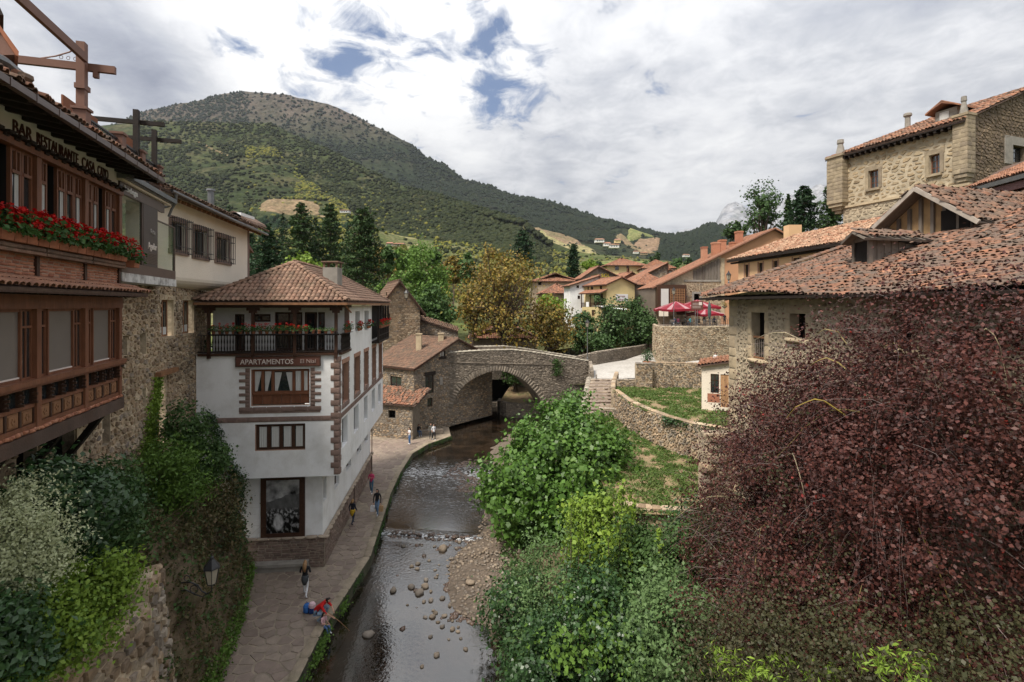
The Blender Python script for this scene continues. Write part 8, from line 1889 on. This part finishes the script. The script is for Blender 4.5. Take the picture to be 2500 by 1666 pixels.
def on_wall(fr, n, poly, seed, sp=.08):
    r = np.random.default_rng(seed); out = []
    us = [p[0] for p in poly]; 
    for _ in range(n):
        k = r.random()*(len(poly)-1); i = int(k); f = k-i; u = poly[i][0]+(poly[i+1][0]-poly[i][0])*f+r.normal(0,poly[i][2]); v = poly[i][1]+(poly[i+1][1]-poly[i][1])*f+r.normal(0,8)
        a, z = fr.px(u, v); out.append(np.array(fr.pt(a, z, abs(r.normal(.05,sp)))))
    return np.array(out)
vt = thing('climbing_vine', 'yellow-green climbing vine left of the tall wooden door', 'vine', (-14.3,20.5,7)); leaves_obj('vine_leaves', on_wall(SW, 3800, [(382,925,5),(378,970,7),(368,1020,9),(362,1080,9),(358,1120,8)], 1), .085, GL, vt, seed=1)
it = thing('wall_ivy', 'dark straggling ivy in the corner between stone wall and white building', 'ivy', (-15,25,6)); leaves_obj('ivy_leaves', on_wall(SW, 2600, [(502,830,4),(505,900,5),(508,1000,6),(512,1080,8),(520,1130,8)], 2, .15), .09, GD, it, seed=2); leaves_obj('ivy_fringe', on_wall(WF, 3000, [(515,1010,8),(535,1060,9),(560,1130,12),(585,1165,10),(592,1200,9),(585,1260,10),(580,1300,12)], 3, .1)+np.array((0,-.15,0)), .10, GD, it, seed=3)
# grass on the terraces, ivy on the retaining wall, bank weeds, moss on the kerb
def tufts(name, n, poly, z, size, mt, seed, cover=.0, rad=.12):
    r = np.random.default_rng(seed); xs = [p[0] for p in poly]; ys_ = [p[1] for p in poly]; C = []
    def inp(x, y):
        c = False
        for (x1,y1), (x2,y2) in zip(poly, poly[1:]+poly[:1]):
            if (y1 > y) != (y2 > y) and x < (x2-x1)*(y-y1)/(y2-y1)+x1: c = not c
        return c
    while len(C) < n:
        x, y = r.uniform(min(xs), max(xs)), r.uniform(min(ys_), max(ys_))
        if inp(x, y) and fbm(x, y, 1.1, seed) > cover: k = int(r.integers(4,12)); q = r.uniform(.5,1.6)*rad; C.append(np.column_stack([x+r.normal(0,q,k), y+r.normal(0,q,k), z+np.abs(r.normal(.03,.05,k))]))
    return leaves_obj(name, np.concatenate(C), size, mt, None, seed=seed, aspect=.35, upbias=-.1, loc=(poly[0][0],poly[0][1],z))
GRS = leafmat('grass_blade', [(.05,.10,.022),(.08,.13,.03),(.11,.13,.045)]); tufts('grass', 4400, LOW, 3.62, .15, GRS, 3, -.1); tufts('grass', 3600, UP, 5.74, .17, GRS, 4, -.05, .16)
leaves_obj('wall_top_ivy', np.array([(x+RNG.normal(0,.15), y-abs(RNG.normal(0,.12))-.05, 5.85-abs(RNG.normal(0,.3))) for x, y in [(10.4+(12.9-10.4)*q, 35.4-(35.4-32)*q**.8) for q in RNG.random(2200)]]), .11, GD, None, seed=7, loc=(11,33,5))
bk = np.array([(poly_x(BANK,y)+o, y, float(np.interp(o, BOFF, BHS))+abs(RNG.normal(0,.12))) for y, o in zip(RNG.uniform(16,58,16000), RNG.uniform(2.8,9.5,16000))]); leaves_obj('bank_weeds', bk, .16, G2_, None, seed=8, loc=(2,30,0))
ks = []
for (x0,y0), (x1,y1) in zip(KERB[1:], KERB[2:]):
    for q in RNG.random(int(math.dist((x0,y0),(x1,y1))*150)):
        z = -abs(RNG.normal(0,.22)); 
        if fbm(y0+(y1-y0)*q, 3, .9, 1.2) > -.15: ks.append((x0+(x1-x0)*q+.12+abs(RNG.normal(0,.03)), y0+(y1-y0)*q, z-.02))
leaves_obj('kerb_moss', np.array(ks), .07, G2_, None, seed=9, loc=(-7,25,0)); leaves_obj('waterside_weeds', np.array([(poly_x(KERB,y)+.2+abs(RNG.normal(0,.12)), y, -.1+RNG.normal(0,.12)) for y in np.concatenate([RNG.normal(20.2,.7,500), RNG.normal(23,.3,160)])]), .09, G1, None, seed=10, loc=(-7,20,0))
b_ = BF.pt(13.0,6.0,.1); bt = thing('bridge_sapling', 'small green sapling rooted in the bridge wall', 'sapling', tuple(b_)); leaves_obj('leaves', np.array([tuple(b_+Vector((RNG.normal(0,.35),-abs(RNG.normal(0,.15)),RNG.uniform(-.9,1.1)))) for _ in range(420)]), .17, G2_, bt, seed=11)
# ================================================================ people
PM = {}
def pm(c, tex='cloth'):
    k = (tex,) + tuple(c)
    if k not in PM: PM[k] = mat(tex, [c], noise=9, namt=.18, bump=.15, rough=.8 if tex == 'cloth' else .5)
    return PM[k]
STAND = dict(pel=(0,0,.93), bel=(0,0,1.09), che=(0,0,1.28), nb=(0,0,1.43), nk=(0,.01,1.49), hd=(0,.03,1.57), tp=(0,.02,1.66),
    shL=(-.165,0,1.39), elL=(-.21,-.03,1.12), wrL=(-.2,.07,.90), shR=(.165,0,1.39), elR=(.21,-.03,1.12), wrR=(.2,.07,.90),
    hiL=(-.09,0,.89), knL=(-.10,.03,.50), anL=(-.10,-.02,.09), toL=(-.11,.13,.03), hiR=(.09,0,.89), knR=(.10,.03,.50), anR=(.10,-.02,.09), toR=(.11,.13,.03))
RAD = dict(pel=.125,bel=.115,che=.14,nb=.075,nk=.052,hd=.088,tp=.07,shL=.062,elL=.043,wrL=.029,shR=.062,elR=.043,wrR=.029,hiL=.095,knL=.062,anL=.043,toL=.034,hiR=.095,knR=.062,anR=.043,toR=.034)
BON = [('pel','bel',1),('bel','che',1),('che','nb',1),('nb','nk',0),('nk','hd',0),('hd','tp',0),('che','shL',1),('shL','elL',1),('elL','wrL',9),('che','shR',1),('shR','elR',1),('elR','wrR',9),('pel','hiL',2),('hiL','knL',2),('knL','anL',2),('anL','toL',3),('pel','hiR',2),('hiR','knR',2),('knR','anR',2),('anR','toR',3)]
WALK = dict(knL=(-.10,.16,.52), anL=(-.10,.20,.12), toL=(-.10,.34,.05), knR=(.10,-.02,.50), anR=(.10,-.24,.13), toR=(.11,-.10,.04), elL=(-.22,-.08,1.13), wrL=(-.2,-.05,.90), elR=(.22,.02,1.12), wrR=(.2,.18,.93))
SIT = dict(pel=(0,0,.47), bel=(0,.01,.63), che=(0,.03,.83), nb=(0,.04,.98), nk=(0,.06,1.04), hd=(0,.09,1.12), tp=(0,.08,1.21), shL=(-.165,.04,.94), shR=(.165,.04,.94), elL=(-.2,.12,.70), elR=(.2,.12,.70), wrL=(-.12,.34,.68), wrR=(.12,.34,.68),
    hiL=(-.09,.03,.47), hiR=(.09,.03,.47), knL=(-.11,.42,.49), knR=(.11,.42,.49), anL=(-.11,.42,.09), anR=(.11,.42,.09), toL=(-.11,.57,.03), toR=(.11,.57,.03))
def person(label, loc, face, H, top, leg, shoe=(.03,.03,.03), hair=(.03,.02,.015), pose=(), long_hair=0.0, sleeves=False, hands=False, group=None, skirt=None, fat=1.0):
    """one skinned figure; face = heading in degrees (0 looks away from the viewer along +Y, 90 to the left)"""
    J = dict(STAND); [J.update(p) for p in (pose if isinstance(pose, (list, tuple)) else (pose,))]; k = H/1.7
    names = list(J); V = [Vector(J[n])*k for n in names]; R = [RAD[n]*k*(fat if n in ('pel','bel','che','hiL','hiR') else 1) for n in names]; Ed = [(names.index(a), names.index(b)) for a, b, _ in BON]; tags = [c for _,_,c in BON]
    segs = [(V[a], V[b], c, (R[a]+R[b])/2) for (a, b), c in zip(Ed, tags)]
    for s in 'LR':
        w, e = Vector(J['wr'+s])*k, Vector(J['el'+s])*k; d = (w-e).normalized(); p = w+d*.07*k; side = Vector((1 if s == 'L' else -1,0,0)); b = len(V); V.append(p); R.append(.030*k); Ed.append((names.index('wr'+s), b)); segs.append((w, p, 0, .03))
        if hands:
            x = d.cross(Vector((0,1,0))); x = x.normalized() if x.length > .2 else d.cross(Vector((1,0,0))).normalized(); cu = d.cross(x)*.35
            for q, ln in ((-.026,.065),(-.009,.08),(.009,.075),(.026,.06)):
                a = p+x*q*k+d*.03*k; c = a+(d+cu*.3)*ln*.5*k; e2 = c+(d+cu)*ln*.5*k; n = len(V); V += [a, c, e2]; R += [.010*k, .009*k, .007*k]; Ed += [(b,n),(n,n+1),(n+1,n+2)]; segs.append((p, e2, 0, .01))
            a = w+side*.025*k+d*.02*k; c = a+(side*.6+d)*.045*k; n = len(V); V += [a, c]; R += [.012*k, .009*k]; Ed += [(names.index('wr'+s),n),(n,n+1)]; segs.append((a, c, 0, .01))
    me = bpy.data.meshes.new('tmp'); me.from_pydata(V, Ed, []); o = bpy.data.objects.new('tmp', me); COL.objects.link(o)
    m = o.modifiers.new('s', 'SKIN'); m.use_smooth_shade = True; sv_ = me.skin_vertices[0].data
    for i, r in enumerate(R): sv_[i].radius = (r, r*(.78 if i in (0,1,2) else 1)); sv_[i].use_root = (i == 0)
    o.modifiers.new('u', 'SUBSURF').levels = 1
    dg = bpy.context.evaluated_depsgraph_get(); me2 = bpy.data.meshes.new_from_object(o.evaluated_get(dg)); bpy.data.objects.remove(o)
    me2.materials.clear(); [me2.materials.append(x) for x in (M_SKIN, pm(top), pm(leg), pm(shoe))]
    for f in me2.polygons:
        c = f.center; best = min(segs, key=lambda s: ((c-(s[0]+(s[1]-s[0])*max(0,min(1,(c-s[0]).dot(s[1]-s[0])/max((s[1]-s[0]).length_squared,1e-9))))).length-s[3]*.6)); f.material_index = (1 if sleeves else 0) if best[2] == 9 else best[2]
    t = thing('person', label, 'person', loc, group); t.rotation_euler = (0,0,math.radians(face)); bo = bpy.data.objects.new('body', me2); link(bo, t)
    def sub(name, g, m_): 
        me = bpy.data.meshes.new(name); me.from_pydata(g.v, [], g.f); me.materials.append(m_); me.polygons.foreach_set('use_smooth', [True]*len(g.f)); q = bpy.data.objects.new(name, me); link(q, t)
    h = Vector(J['hd'])*k; tp = Vector(J['tp'])*k; ax = (tp-h).normalized(); bk = Vector((0,-1,0)); g = Geo(); V_, F_ = lump(3, 2)
    for p in V_:
        pass
    c = h+ax*.03*k+bk*.018*k; g.add([c+Vector((p[0]*.088,p[1]*.098,p[2]*.105))*k for p in V_ if True], [tuple(int(i) for i in f) for f in F_ if not (V_[f].mean(0)[1] > .35 and V_[f].mean(0)[2] < .5)])
    if long_hair: g.tube([c+bk*.04*k, c+bk*.095*k-ax*.12*k, c+bk*.13*k-ax*long_hair*.6*k, c+bk*.12*k-ax*long_hair*k], [.085*k,.09*k,.085*k,.035*k], 8)
    sub('hair', g, pm(hair, 'hair'))
    g = Geo(); g.box(h+Vector((0,.088*k,.0)), (.009*k,0,0), (0,.014*k,0), (0,0,.016*k)); sub('nose', g, M_SKIN)
    g = Geo(); [g.box(h+Vector((s*.03*k,.078*k,.025*k)), (.011*k,0,0), (0,.006*k,0), (0,0,.005*k)) for s in (-1,1)]; g.box(h+Vector((0,.08*k,-.038*k)), (.02*k,0,0), (0,.005*k,0), (0,0,.004*k)); sub('face_marks', g, pm((.08,.03,.025)))
    if skirt:
        g = Geo(); p = Vector(J['pel'])*k; g.tube([p+Vector((0,0,.09*k)), p, p-Vector((0,.02*k,.16*k)), p-Vector((0,.03*k,.34*k))], [.135*k,.165*k,.16*k,.09*k], 10); [g.tube([p+Vector((s*.02,.15*k,.06*k)), p+Vector((s*.06,.17*k,-.02*k)), p+Vector((s*.05,.17*k,-.22*k))], [.03*k,.028*k,.02*k], 5) for s in (-1,1)]; sub('tied_jacket', g, pm(skirt))
    return t
def feet(u, v, z=0.035): return gnd(u, v, z)
BLUE, BLACK, WHITEC = (.07,.13,.26), (.012,.012,.014), (.62,.62,.64)
RAISE = dict(elL=(-.2,.06,1.14), wrL=(-.08,.26,1.22), elR=(.2,.06,1.14), wrR=(.08,.26,1.22))
person('fair haired woman seen from behind, white trousers and grey jacket round her waist', feet(745,1458), 5, 1.70, BLACK, WHITEC, WHITEC, (.26,.15,.07), [WALK, dict(elL=(-.22,-.02,1.15), wrL=(-.1,.16,1.2), elR=(.24,-.02,1.15), wrR=(.16,.16,1.12))], .42, hands=True, skirt=(.045,.05,.055))
CR = dict(pel=(0,-.12,.36), bel=(0,-.02,.50), che=(.02,.16,.66), nb=(.03,.30,.76), nk=(.03,.35,.79), hd=(.03,.43,.83), tp=(.03,.47,.91), shL=(-.15,.24,.72), shR=(.19,.22,.68), elL=(-.2,.42,.52), wrL=(-.14,.52,.42), elR=(.22,.42,.44), wrR=(.14,.62,.30),
    hiL=(-.1,-.1,.36), hiR=(.1,-.1,.36), knL=(-.18,.34,.50), anL=(-.17,.12,.09), toL=(-.18,.27,.03), knR=(.2,.36,.36), anR=(.18,.05,.1), toR=(.19,.2,.05))
mp = feet(778,1515); person('man in red t-shirt and pale jeans crouching over the kerb with a long stick', mp, -100, 1.85, (.50,.012,.012), (.22,.30,.40), (.2,.2,.2), (.02,.012,.01), CR, hands=True, fat=1.15)
CHS = dict(SIT); CHS.update(knL=(-.11,.36,.47), anL=(-.11,.42,.12), toL=(-.11,.56,.08), knR=(.11,.38,.47), anR=(.11,.48,.10), toR=(.11,.62,.07), elL=(-.2,.05,.68), wrL=(-.24,.2,.5), pel=(0,0,.42), hiL=(-.09,.02,.43), hiR=(.09,.02,.43))
cp = feet(789,1527); cp.z = -.30; person('small child in pale pink top sitting on the kerb beside the man in red', cp, -115, 1.22, (.60,.36,.38), BLUE, WHITEC, (.015,.01,.008), CHS, .3, hands=True)
g = Geo(); a = mp+Vector((.62,-.28,.42)); b = gnd(854,1541,WZ); g.tube([a-(b-a)*.15, a.lerp(b,.5)+Vector((0,0,.03)), b], [.014,.011,.006], 5); build(g, 'fishing_stick', M_WOODN, label='long thin wooden stick held out over the water by the man in red', cat='stick')
bp_ = feet(750,1494); bg = thing('blue_bag', 'bright blue bag standing on the path behind the man in red', 'bag', bp_); g = Geo(); g.lathe(bp_, [(.14,0),(.17,.05),(.17,.26),(.12,.34),(.03,.38)], 10); build(g, 'bag_body', pm((.03,.12,.36)), bg); g = Geo(); g.tube([bp_+Vector((-.08,0,.34)), bp_+Vector((-.03,0,.45)), bp_+Vector((.06,0,.34))], .012, 5); build(g, 'handle', pm((.02,.06,.2)), bg)
p = feet(761,1496); bb = thing('backpack', 'dark blue child backpack with a white and pink top next to the blue bag', 'backpack', p); g = Geo(); g.lathe(p, [(.13,0),(.16,.06),(.15,.25),(.10,.33)], 10); build(g, 'pack', pm((.012,.035,.14)), bb); g = Geo(); g.lathe(p+Vector((.02,0,.24)), [(.15,0),(.15,.12),(.10,.2),(.02,.22)], 10); build(g, 'lid', pm((.6,.42,.46)), bb)
person('youth in dark clothes with a yellow jacket tied round the waist, by the stone wall', feet(861,1281), -20, 1.56, (.015,.018,.028), (.025,.035,.06), BLACK, (.30,.18,.08), [WALK], .1, sleeves=True, hands=True, skirt=(.42,.27,.02))
w5 = feet(921,1258); person('dark haired woman in black jumper carrying a paper bag and a white bag', w5, 175, 1.68, BLACK, (.12,.2,.32), WHITEC, (.012,.01,.01), [WALK, dict(wrR=(.24,.05,.82), wrL=(-.24,.06,.82))], .25, sleeves=True, hands=True)
for dx, c, nm, lb in ((.27,(.42,.27,.14),'paper_bag','tan paper carrier bag in the hand of the dark haired woman'),(-.27,(.6,.6,.62),'plastic_bag','white carrier bag in the hand of the dark haired woman')):
    q = w5+Vector((dx,-.1,.28)); t = thing(nm, lb, 'bag', q); g = Geo(); g.box(q+Vector((0,0,.18)), (.13,0,0), (.0,.07,0), (.01,0,.18)); build(g, 'bag', pm(c), t); g = Geo(); g.tube([q+Vector((-.06,0,.36)),q+Vector((0,0,.5)),q+Vector((.06,0,.36))], .008, 4); build(g, 'handle', pm(c), t)
person('person in pink jacket and blue jeans walking towards the viewer', feet(907,1205), 178, 1.64, (.48,.05,.13), (.035,.10,.17), WHITEC, (.06,.035,.03), [WALK, RAISE], sleeves=True, hands=True)
person('woman in white top and blue jeans standing on the far riverside path', feet(1000,1085), 130, 1.60, WHITEC, (.05,.12,.26), WHITEC, (.03,.018,.012), [RAISE], .25)
person('person in white top and black trousers, one of the pair near the bridge', feet(1059,1075), 200, 1.60, WHITEC, BLACK, WHITEC, (.04,.025,.02), [WALK], .1); person('person in grey clothes, one of the pair near the bridge', feet(1052,1073), 190, 1.6, (.10,.10,.09), (.07,.07,.065), BLACK, (.1,.06,.04), [WALK], sleeves=True)
bnf = thing('stone_block_bench', 'low rough stone seat at the foot of the mill house', 'bench', feet(1040,1062)); g = Geo(); c = feet(1036,1064); g.box(c+Vector((.3,.6,.22)), (1.4,.5,0), (-.12,.3,0), (0,0,.22)); build(g, 'seat', M_STONE_G, bnf)
c = feet(1022,1067); person('person in dark top and jeans seated on the stone seat by the mill house', c+Vector((-.1,.5,0)), 215, 1.65, BLACK, (.06,.11,.2), WHITEC, (.03,.02,.015), [SIT], sleeves=True)
person('person in a white shirt passing behind the garden wall', at(1747,0,51).xy.to_3d()+Vector((0,0,7.05)), 180, 1.68, WHITEC, BLUE, pose=[WALK], hair=(.04,.02,.015))
# ================================================================ cafe terrace
def seat_xy(u, Y=68.8): p = at(u, 0, Y); return Vector((p.x, Y, 10.62))
CF = 'people sitting outside the cafe'
for u, Y, tp_, hr, fc, lb in ((1648,68.6,(.05,.06,.12),(.02,.015,.012),100,'seated guest in dark blue at the left cafe table'),(1656,68.2,(.10,.02,.04),(.015,.01,.01),-10,'seated guest with dark hair and maroon top under the big parasol'),(1674,69.5,(.35,.33,.30),(.015,.01,.01),30,'guest with short dark hair in a pale top behind the turquoise one'),(1686,68.2,(.03,.25,.29),(.03,.02,.015),40,'seated guest in a bright turquoise shirt'),(1707,69.5,(.45,.38,.3),(.16,.06,.03),120,'red haired guest beside the sign posts'),(1743,70.5,(.08,.14,.32),(.03,.02,.015),180,'guest in blue under the low parasol')):
    person(lb, seat_xy(u, Y), fc, 1.7, tp_, (.03,.035,.05), hair=hr, pose=[SIT], group=CF)
person('waiter in a black and white top standing between the parasols', seat_xy(1719, 71), 180, 1.75, (.4,.4,.4), BLACK, pose=[RAISE]); person('man in black standing at the railing, right end of the cafe terrace', seat_xy(1769, 68.0), 180, 1.7, (.02,.022,.025), BLACK, pose=[], sleeves=True, hair=(.3,.2,.15))
def chair(p, rot, i):
    t = thing('cafe_chair', 'metal cafe chair on the terrace under the red parasols', 'chair', p, 'metal cafe chairs on the terrace'); t.rotation_euler = (0,0,rot); o = Vector(p)
    g = Geo(); g.box(o+Vector((0,0,.45)), (.2,0,0), (0,.2,0), (0,0,.015)); build(g, 'seat', M_STEEL, t); g = Geo(); g.box(o+Vector((0,-.2,.8)), (.2,0,0), (0,.012,0), (0,0,.07)); g.box(o+Vector((0,-.2,.62)), (.2,0,0), (0,.01,0), (0,0,.04)); build(g, 'backrest', M_STEEL, t)
    for a in (-1,1):
        for b in (-1,1): g = Geo(); g.bar(o+Vector((a*.18,b*.18,0)), o+Vector((a*.18,b*.18,.9 if b < 0 else .45)), .025, .025); build(g, 'leg', M_STEEL, t)
for i, (u, Y) in enumerate(((1638,68.2),(1648,68.6),(1656,68.2),(1674,69.5),(1686,68.2),(1699,68.4),(1707,69.5),(1722,68.6),(1730,68.6),(1738,68.8),(1743,70.5))): chair(seat_xy(u, Y), 1.7*i, i)
for i, u in enumerate((1643,1665,1680,1700,1726)):
    p = seat_xy(u, 69.2); t = thing('cafe_table', 'small round cafe table under the red parasols', 'table', p, 'round cafe tables'); g = Geo(); g.lathe(p, [(.4,.72),(.4,.75)], 12); build(g, 'table_top', M_ZINC, t); g = Geo(); g.lathe(p, [(.22,0),(.2,.03),(.03,.05),(.03,.72)], 8); build(g, 'table_leg', M_IRON, t)
M_RED = pm((.20,.010,.022), 'canvas'); M_PAR = mat('pale_canvas', [(.42,.24,.26)], noise=4, namt=.2, transl=.2)
def parasol(label, u, Y, z, w, dp, rise, stripes):
    p = seat_xy(u, Y); t = thing('parasol', label, 'parasol', p); n = stripes; c = Vector((p.x, p.y, z+rise)); rim = []
    for i in range(4*n):
        s_, q = divmod(i, n); q = q/n; x, y = ((-1+2*q,-1),(1,-1+2*q),(1-2*q,1),(-1,1-2*q))[s_]; rim.append(Vector((p.x+x*w, p.y+y*dp, z-.06*math.sin(q*math.pi*2))))
    for k, m_ in ((0,M_RED),(1,M_PAR)):
        g = Geo()
        for i in range(4*n):
            if (i % 4 == 1) == bool(k): a, b = rim[i], rim[(i+1) % (4*n)]; g.add([a, b, c], [(0,1,2)]); 
            if k == 0: a, b = rim[i], rim[(i+1) % (4*n)]; g.quad(a, b, b-Vector((0,0,.3)), a-Vector((0,0,.3)))
        build(g, 'red_canopy' if k == 0 else 'white_canopy_panel', m_, t)
    for sx in (-.85,.85): g = Geo(); g.tube([(p.x+sx*w,p.y-dp*.8,10.6),(p.x+sx*w,p.y-dp*.8,z)], .04, 6); build(g, 'pole', M_STEEL, t)
    g = Geo(); g.tube([(p.x,p.y,10.6),tuple(c)], .05, 6); build(g, 'pole', M_STEEL, t)
parasol('large red and white parasol over the left cafe tables', 1650, 70.2, 12.9, 2.5, 2.0, 1.05, 8); parasol('high red and white parasol right behind the sign board', 1702, 72.5, 13.2, 2.6, 2.0, 1.0, 8); parasol('lower red and white parasol at the right end of the cafe', 1722, 70.5, 12.25, 2.0, 1.8, .65, 6)
cs = thing('menu_sign', 'brown menu board on two steel posts standing on the cafe terrace wall', 'sign', seat_xy(1702, 67.4)); a = seat_xy(1702, 67.4)
g = Geo(); g.box(a+Vector((0,0,2.75)), (.78,0,0), (0,.04,0), (0,0,.58)); build(g, 'board', pm((.12,.045,.035)), cs); g = Geo(); [g.box(a+Vector((x,-.05,2.75+z)), (w_,0,0), (0,.012,0), (0,0,h_)) for x, z, w_, h_ in ((-.2,.3,.4,.02),(-.2,.1,.42,.02),(-.1,-.1,.55,.02),(-.1,-.3,.55,.02))]; g.box(a+Vector((.42,-.05,3.0)), (.2,0,0), (0,.012,0), (0,0,.2)); build(g, 'printed_lines', M_SIGNW, cs)
for x in (-.25,.05): g = Geo(); g.tube([a+Vector((x,0,0)),a+Vector((x,0,2.3))], .04, 6); build(g, 'post', M_STEEL, cs)
a = seat_xy(1732, 67.6); cu_ = thing('closed_parasol', 'folded dark green parasol at the edge of the cafe terrace', 'parasol', a); g = Geo(); g.lathe(a, [(.03,.9),(.16,1.2),(.24,1.8),(.18,2.8),(.05,3.3),(.02,3.35)], 10); build(g, 'folded_canopy', pm((.06,.09,.085), 'canvas'), cu_); g = Geo(); g.tube([a,a+Vector((0,0,1.0))], .035, 6); build(g, 'pole', M_STEEL, cu_)
rl = thing('terrace_railing', 'thin dark railing along the right part of the cafe terrace', 'railing', seat_xy(1745, 67.2))
for z in (.35,.7,1.0): g = Geo(); g.bar(seat_xy(1722,67.4)+Vector((0,0,z)), seat_xy(1775,67.4)+Vector((0,0,z)), .03, .03); build(g, 'rail', M_IRON, rl)
for u in range(1722, 1778, 9): g = Geo(); g.bar(seat_xy(u,67.4), seat_xy(u,67.4)+Vector((0,0,1)), .035, .035); build(g, 'baluster', M_IRON, rl)
# ================================================================ lamps and small things
def lantern(parent, c, s=1.0):
    c = Vector(c); g = Geo(); g.lathe(c, [(.11*s,0),(.19*s,.42*s)], 6); build(g, 'lamp_glass', M_LAMPG, parent)
    g = Geo(); g.lathe(c, [(.23*s,.42*s),(.21*s,.46*s),(.06*s,.66*s),(.05*s,.72*s),(.015*s,.74*s),(.01*s,.82*s)], 6); g.lathe(c, [(.05*s,-.06*s),(.12*s,-.02*s),(.12*s,0)], 6)
    for k in range(6): a = k*math.pi/3; g.bar(c+Vector((.115*s*math.cos(a),.115*s*math.sin(a),0)), c+Vector((.195*s*math.cos(a),.195*s*math.sin(a),.42*s)), .018*s, .018*s)
    build(g, 'lamp_housing', M_IRON, parent)
def street_lamp(label, u, vt, vb, Y, group=None):
    b, tp_ = at(u, vb, Y), at(u, vt, Y); t = thing('street_lamp', label, 'street lamp', b, group); s = 1.25; g = Geo(); h = tp_.z-b.z-.82*s; g.lathe(b, [(.12,0),(.10,.5),(.055,.6),(.04,h-.1),(.06,h)], 8); build(g, 'lamp_post', M_ZINC, t); lantern(t, b+Vector((0,0,h)), s)
street_lamp('slim grey street lamp standing at the right end of the bridge', 1434, 778, 884, 62.5); street_lamp('street lamp in front of the timber gallery on the cafe terrace', 1645, 700, 800, 68.0); street_lamp('street lamp with a pale lantern beside the peach house', 1779, 660, 700, 55)
c = at(992, 728, 57.5); t = thing('wall_lantern', 'black lantern with pale glass on the wall above the mill house roof', 'lantern', c); lantern(t, c, 1.3); g = Geo(); g.tube([c+Vector((0,0,-.05)),c+Vector((0,0,-.3)),c+Vector((.3,1.0,-.3))], .03, 5); build(g, 'bracket', M_IRON, t)
c = at(517, 1424, 16.2); t = thing('wall_lamp', 'black iron lantern on a curly bracket over the left rock slope', 'lantern', c); lantern(t, c, 1.15); g = Geo()
g.tube([c+Vector((0,0,-.05)),c+Vector((0,0,-.25)),c+Vector((-.15,.02,-.36)),c+Vector((-.35,.05,-.28)),c+Vector((-.5,.1,-.12)),c+Vector((-.75,.12,-.04)),c+Vector((-1.1,.2,-.1))], .022, 6)
g.tube([c+Vector((-.62+.13*math.cos(q*.8),.1,-.25+.13*math.sin(q*.8))) for q in range(9)], .016, 5); g.tube([c+Vector((-.85+.09*math.cos(q*.8),.1,.1+.09*math.sin(q*.8))) for q in range(8)], .014, 5); g.tube([c+Vector((-.1,0,-.3)),c+Vector((-.3,.02,-.45)),c+Vector((-.6,.08,-.4)),c+Vector((-.9,.12,-.28)),c+Vector((-1.1,.2,-.35))], .018, 5); build(g, 'bracket', M_IRON, t)
c = Vector((at(1581,0,64).x,64,5.75)); t = thing('plant_tub', 'terracotta tub with a leafy shrub beside the pale road', 'plant tub', c); g = Geo(); g.lathe(c, [(.42,0),(.55,.55),(.6,.55),(.6,.65)], 12); build(g, 'tub', M_POTS, t); leaves_obj('leaves', np.array(c)+RNG.normal(0,1,(500,3))*np.array((.4,.4,.42))+np.array((0,0,1.3)), .16, GD, t, seed=3)
c = at(1769,748,66); t = thing('hanging_basket', 'flower basket hanging on the wall above the man in black', 'flower basket', c); g = Geo(); g.lathe(c, [(.05,-.3),(.3,-.1),(.35,0)], 8); build(g, 'basket', M_CONCRETE, t); leaves_obj('flowers', np.array(c)+RNG.normal(0,1,(160,3))*np.array((.25,.2,.2))+np.array((0,0,.2)), .12, GA, t, seed=4)
c = at(1470,930,55); g = Geo(); g.lathe((c.x-.2,c.y+2.6,5.1), [(.09,0),(.09,.5),(.05,.55)], 8); build(g, 'bollard', M_CONCRETE, label='small stone bollard at the top of the stairs', cat='bollard')
def farhouse(u, v, Y, w, h, label, wm, group='white houses of the far hamlet', z=None):
    c = at(u, v, Y); s = Y/FP; t = thing('far_house', label, 'house', c, group); W, Hh = w*s/2, h*s; g = Geo(); g.box(c+Vector((0,0,Hh*.3)), (W,0,0), (0,W*.7,0), (0,0,Hh*.4)); build(g, 'wall', wm, t)
    a = [c+Vector((x*W*1.12,y*W*.85,Hh*.68)) for x, y in ((-1,-1),(1,-1),(1,1),(-1,1))]; r0, r1 = c+Vector((-W*.8,0,Hh*1.05)), c+Vector((W*.8,0,Hh*1.05)); g = Geo(); g.add(a+[r0,r1], [(0,1,5,4),(2,3,4,5),(1,2,5),(3,0,4),(0,3,2,1)]); build(g, 'roof', M_TILE_F, t)
    for k in (-.5,0,.5): g = Geo(); g.box(c+Vector((k*W,-W*.72,Hh*.32)), (W*.1,0,0), (0,.1,0), (0,0,Hh*.12)); build(g, 'window', M_DARK, t)
for u, v, w, h, l, wm in ((1463,592,22,9,'white farmhouse, uppermost of the hamlet',M_WHITE),(1481,601,18,9,'white farmhouse in the middle of the hamlet',M_WHITE),(1498,605,24,9,'long white farmhouse at the right of the hamlet',M_WHITE),(1507,593,14,9,'yellow farmhouse behind the hamlet',M_YELLOW),(1552,619,12,6,'small white house right of the hamlet',M_WHITE),(1572,622,16,6,'low brown roofed house beyond the hamlet',M_ASHLAR),(1675,627,15,6,'white cottage near the orange house chimney',M_WHITE)): farhouse(u, v, 640, w, h, l, wm)
farhouse(952, 601, 430, 16, 9, 'grey open shed on the pasture, left one', M_CONCRETE, 'sheds on the pasture'); farhouse(975, 602, 430, 26, 8, 'long dark shed on the pasture, right one', M_CONCRETE, 'sheds on the pasture'); farhouse(843, 520, 800, 22, 7, 'lone house on the tan clearing of the hill', M_WHITE, None)
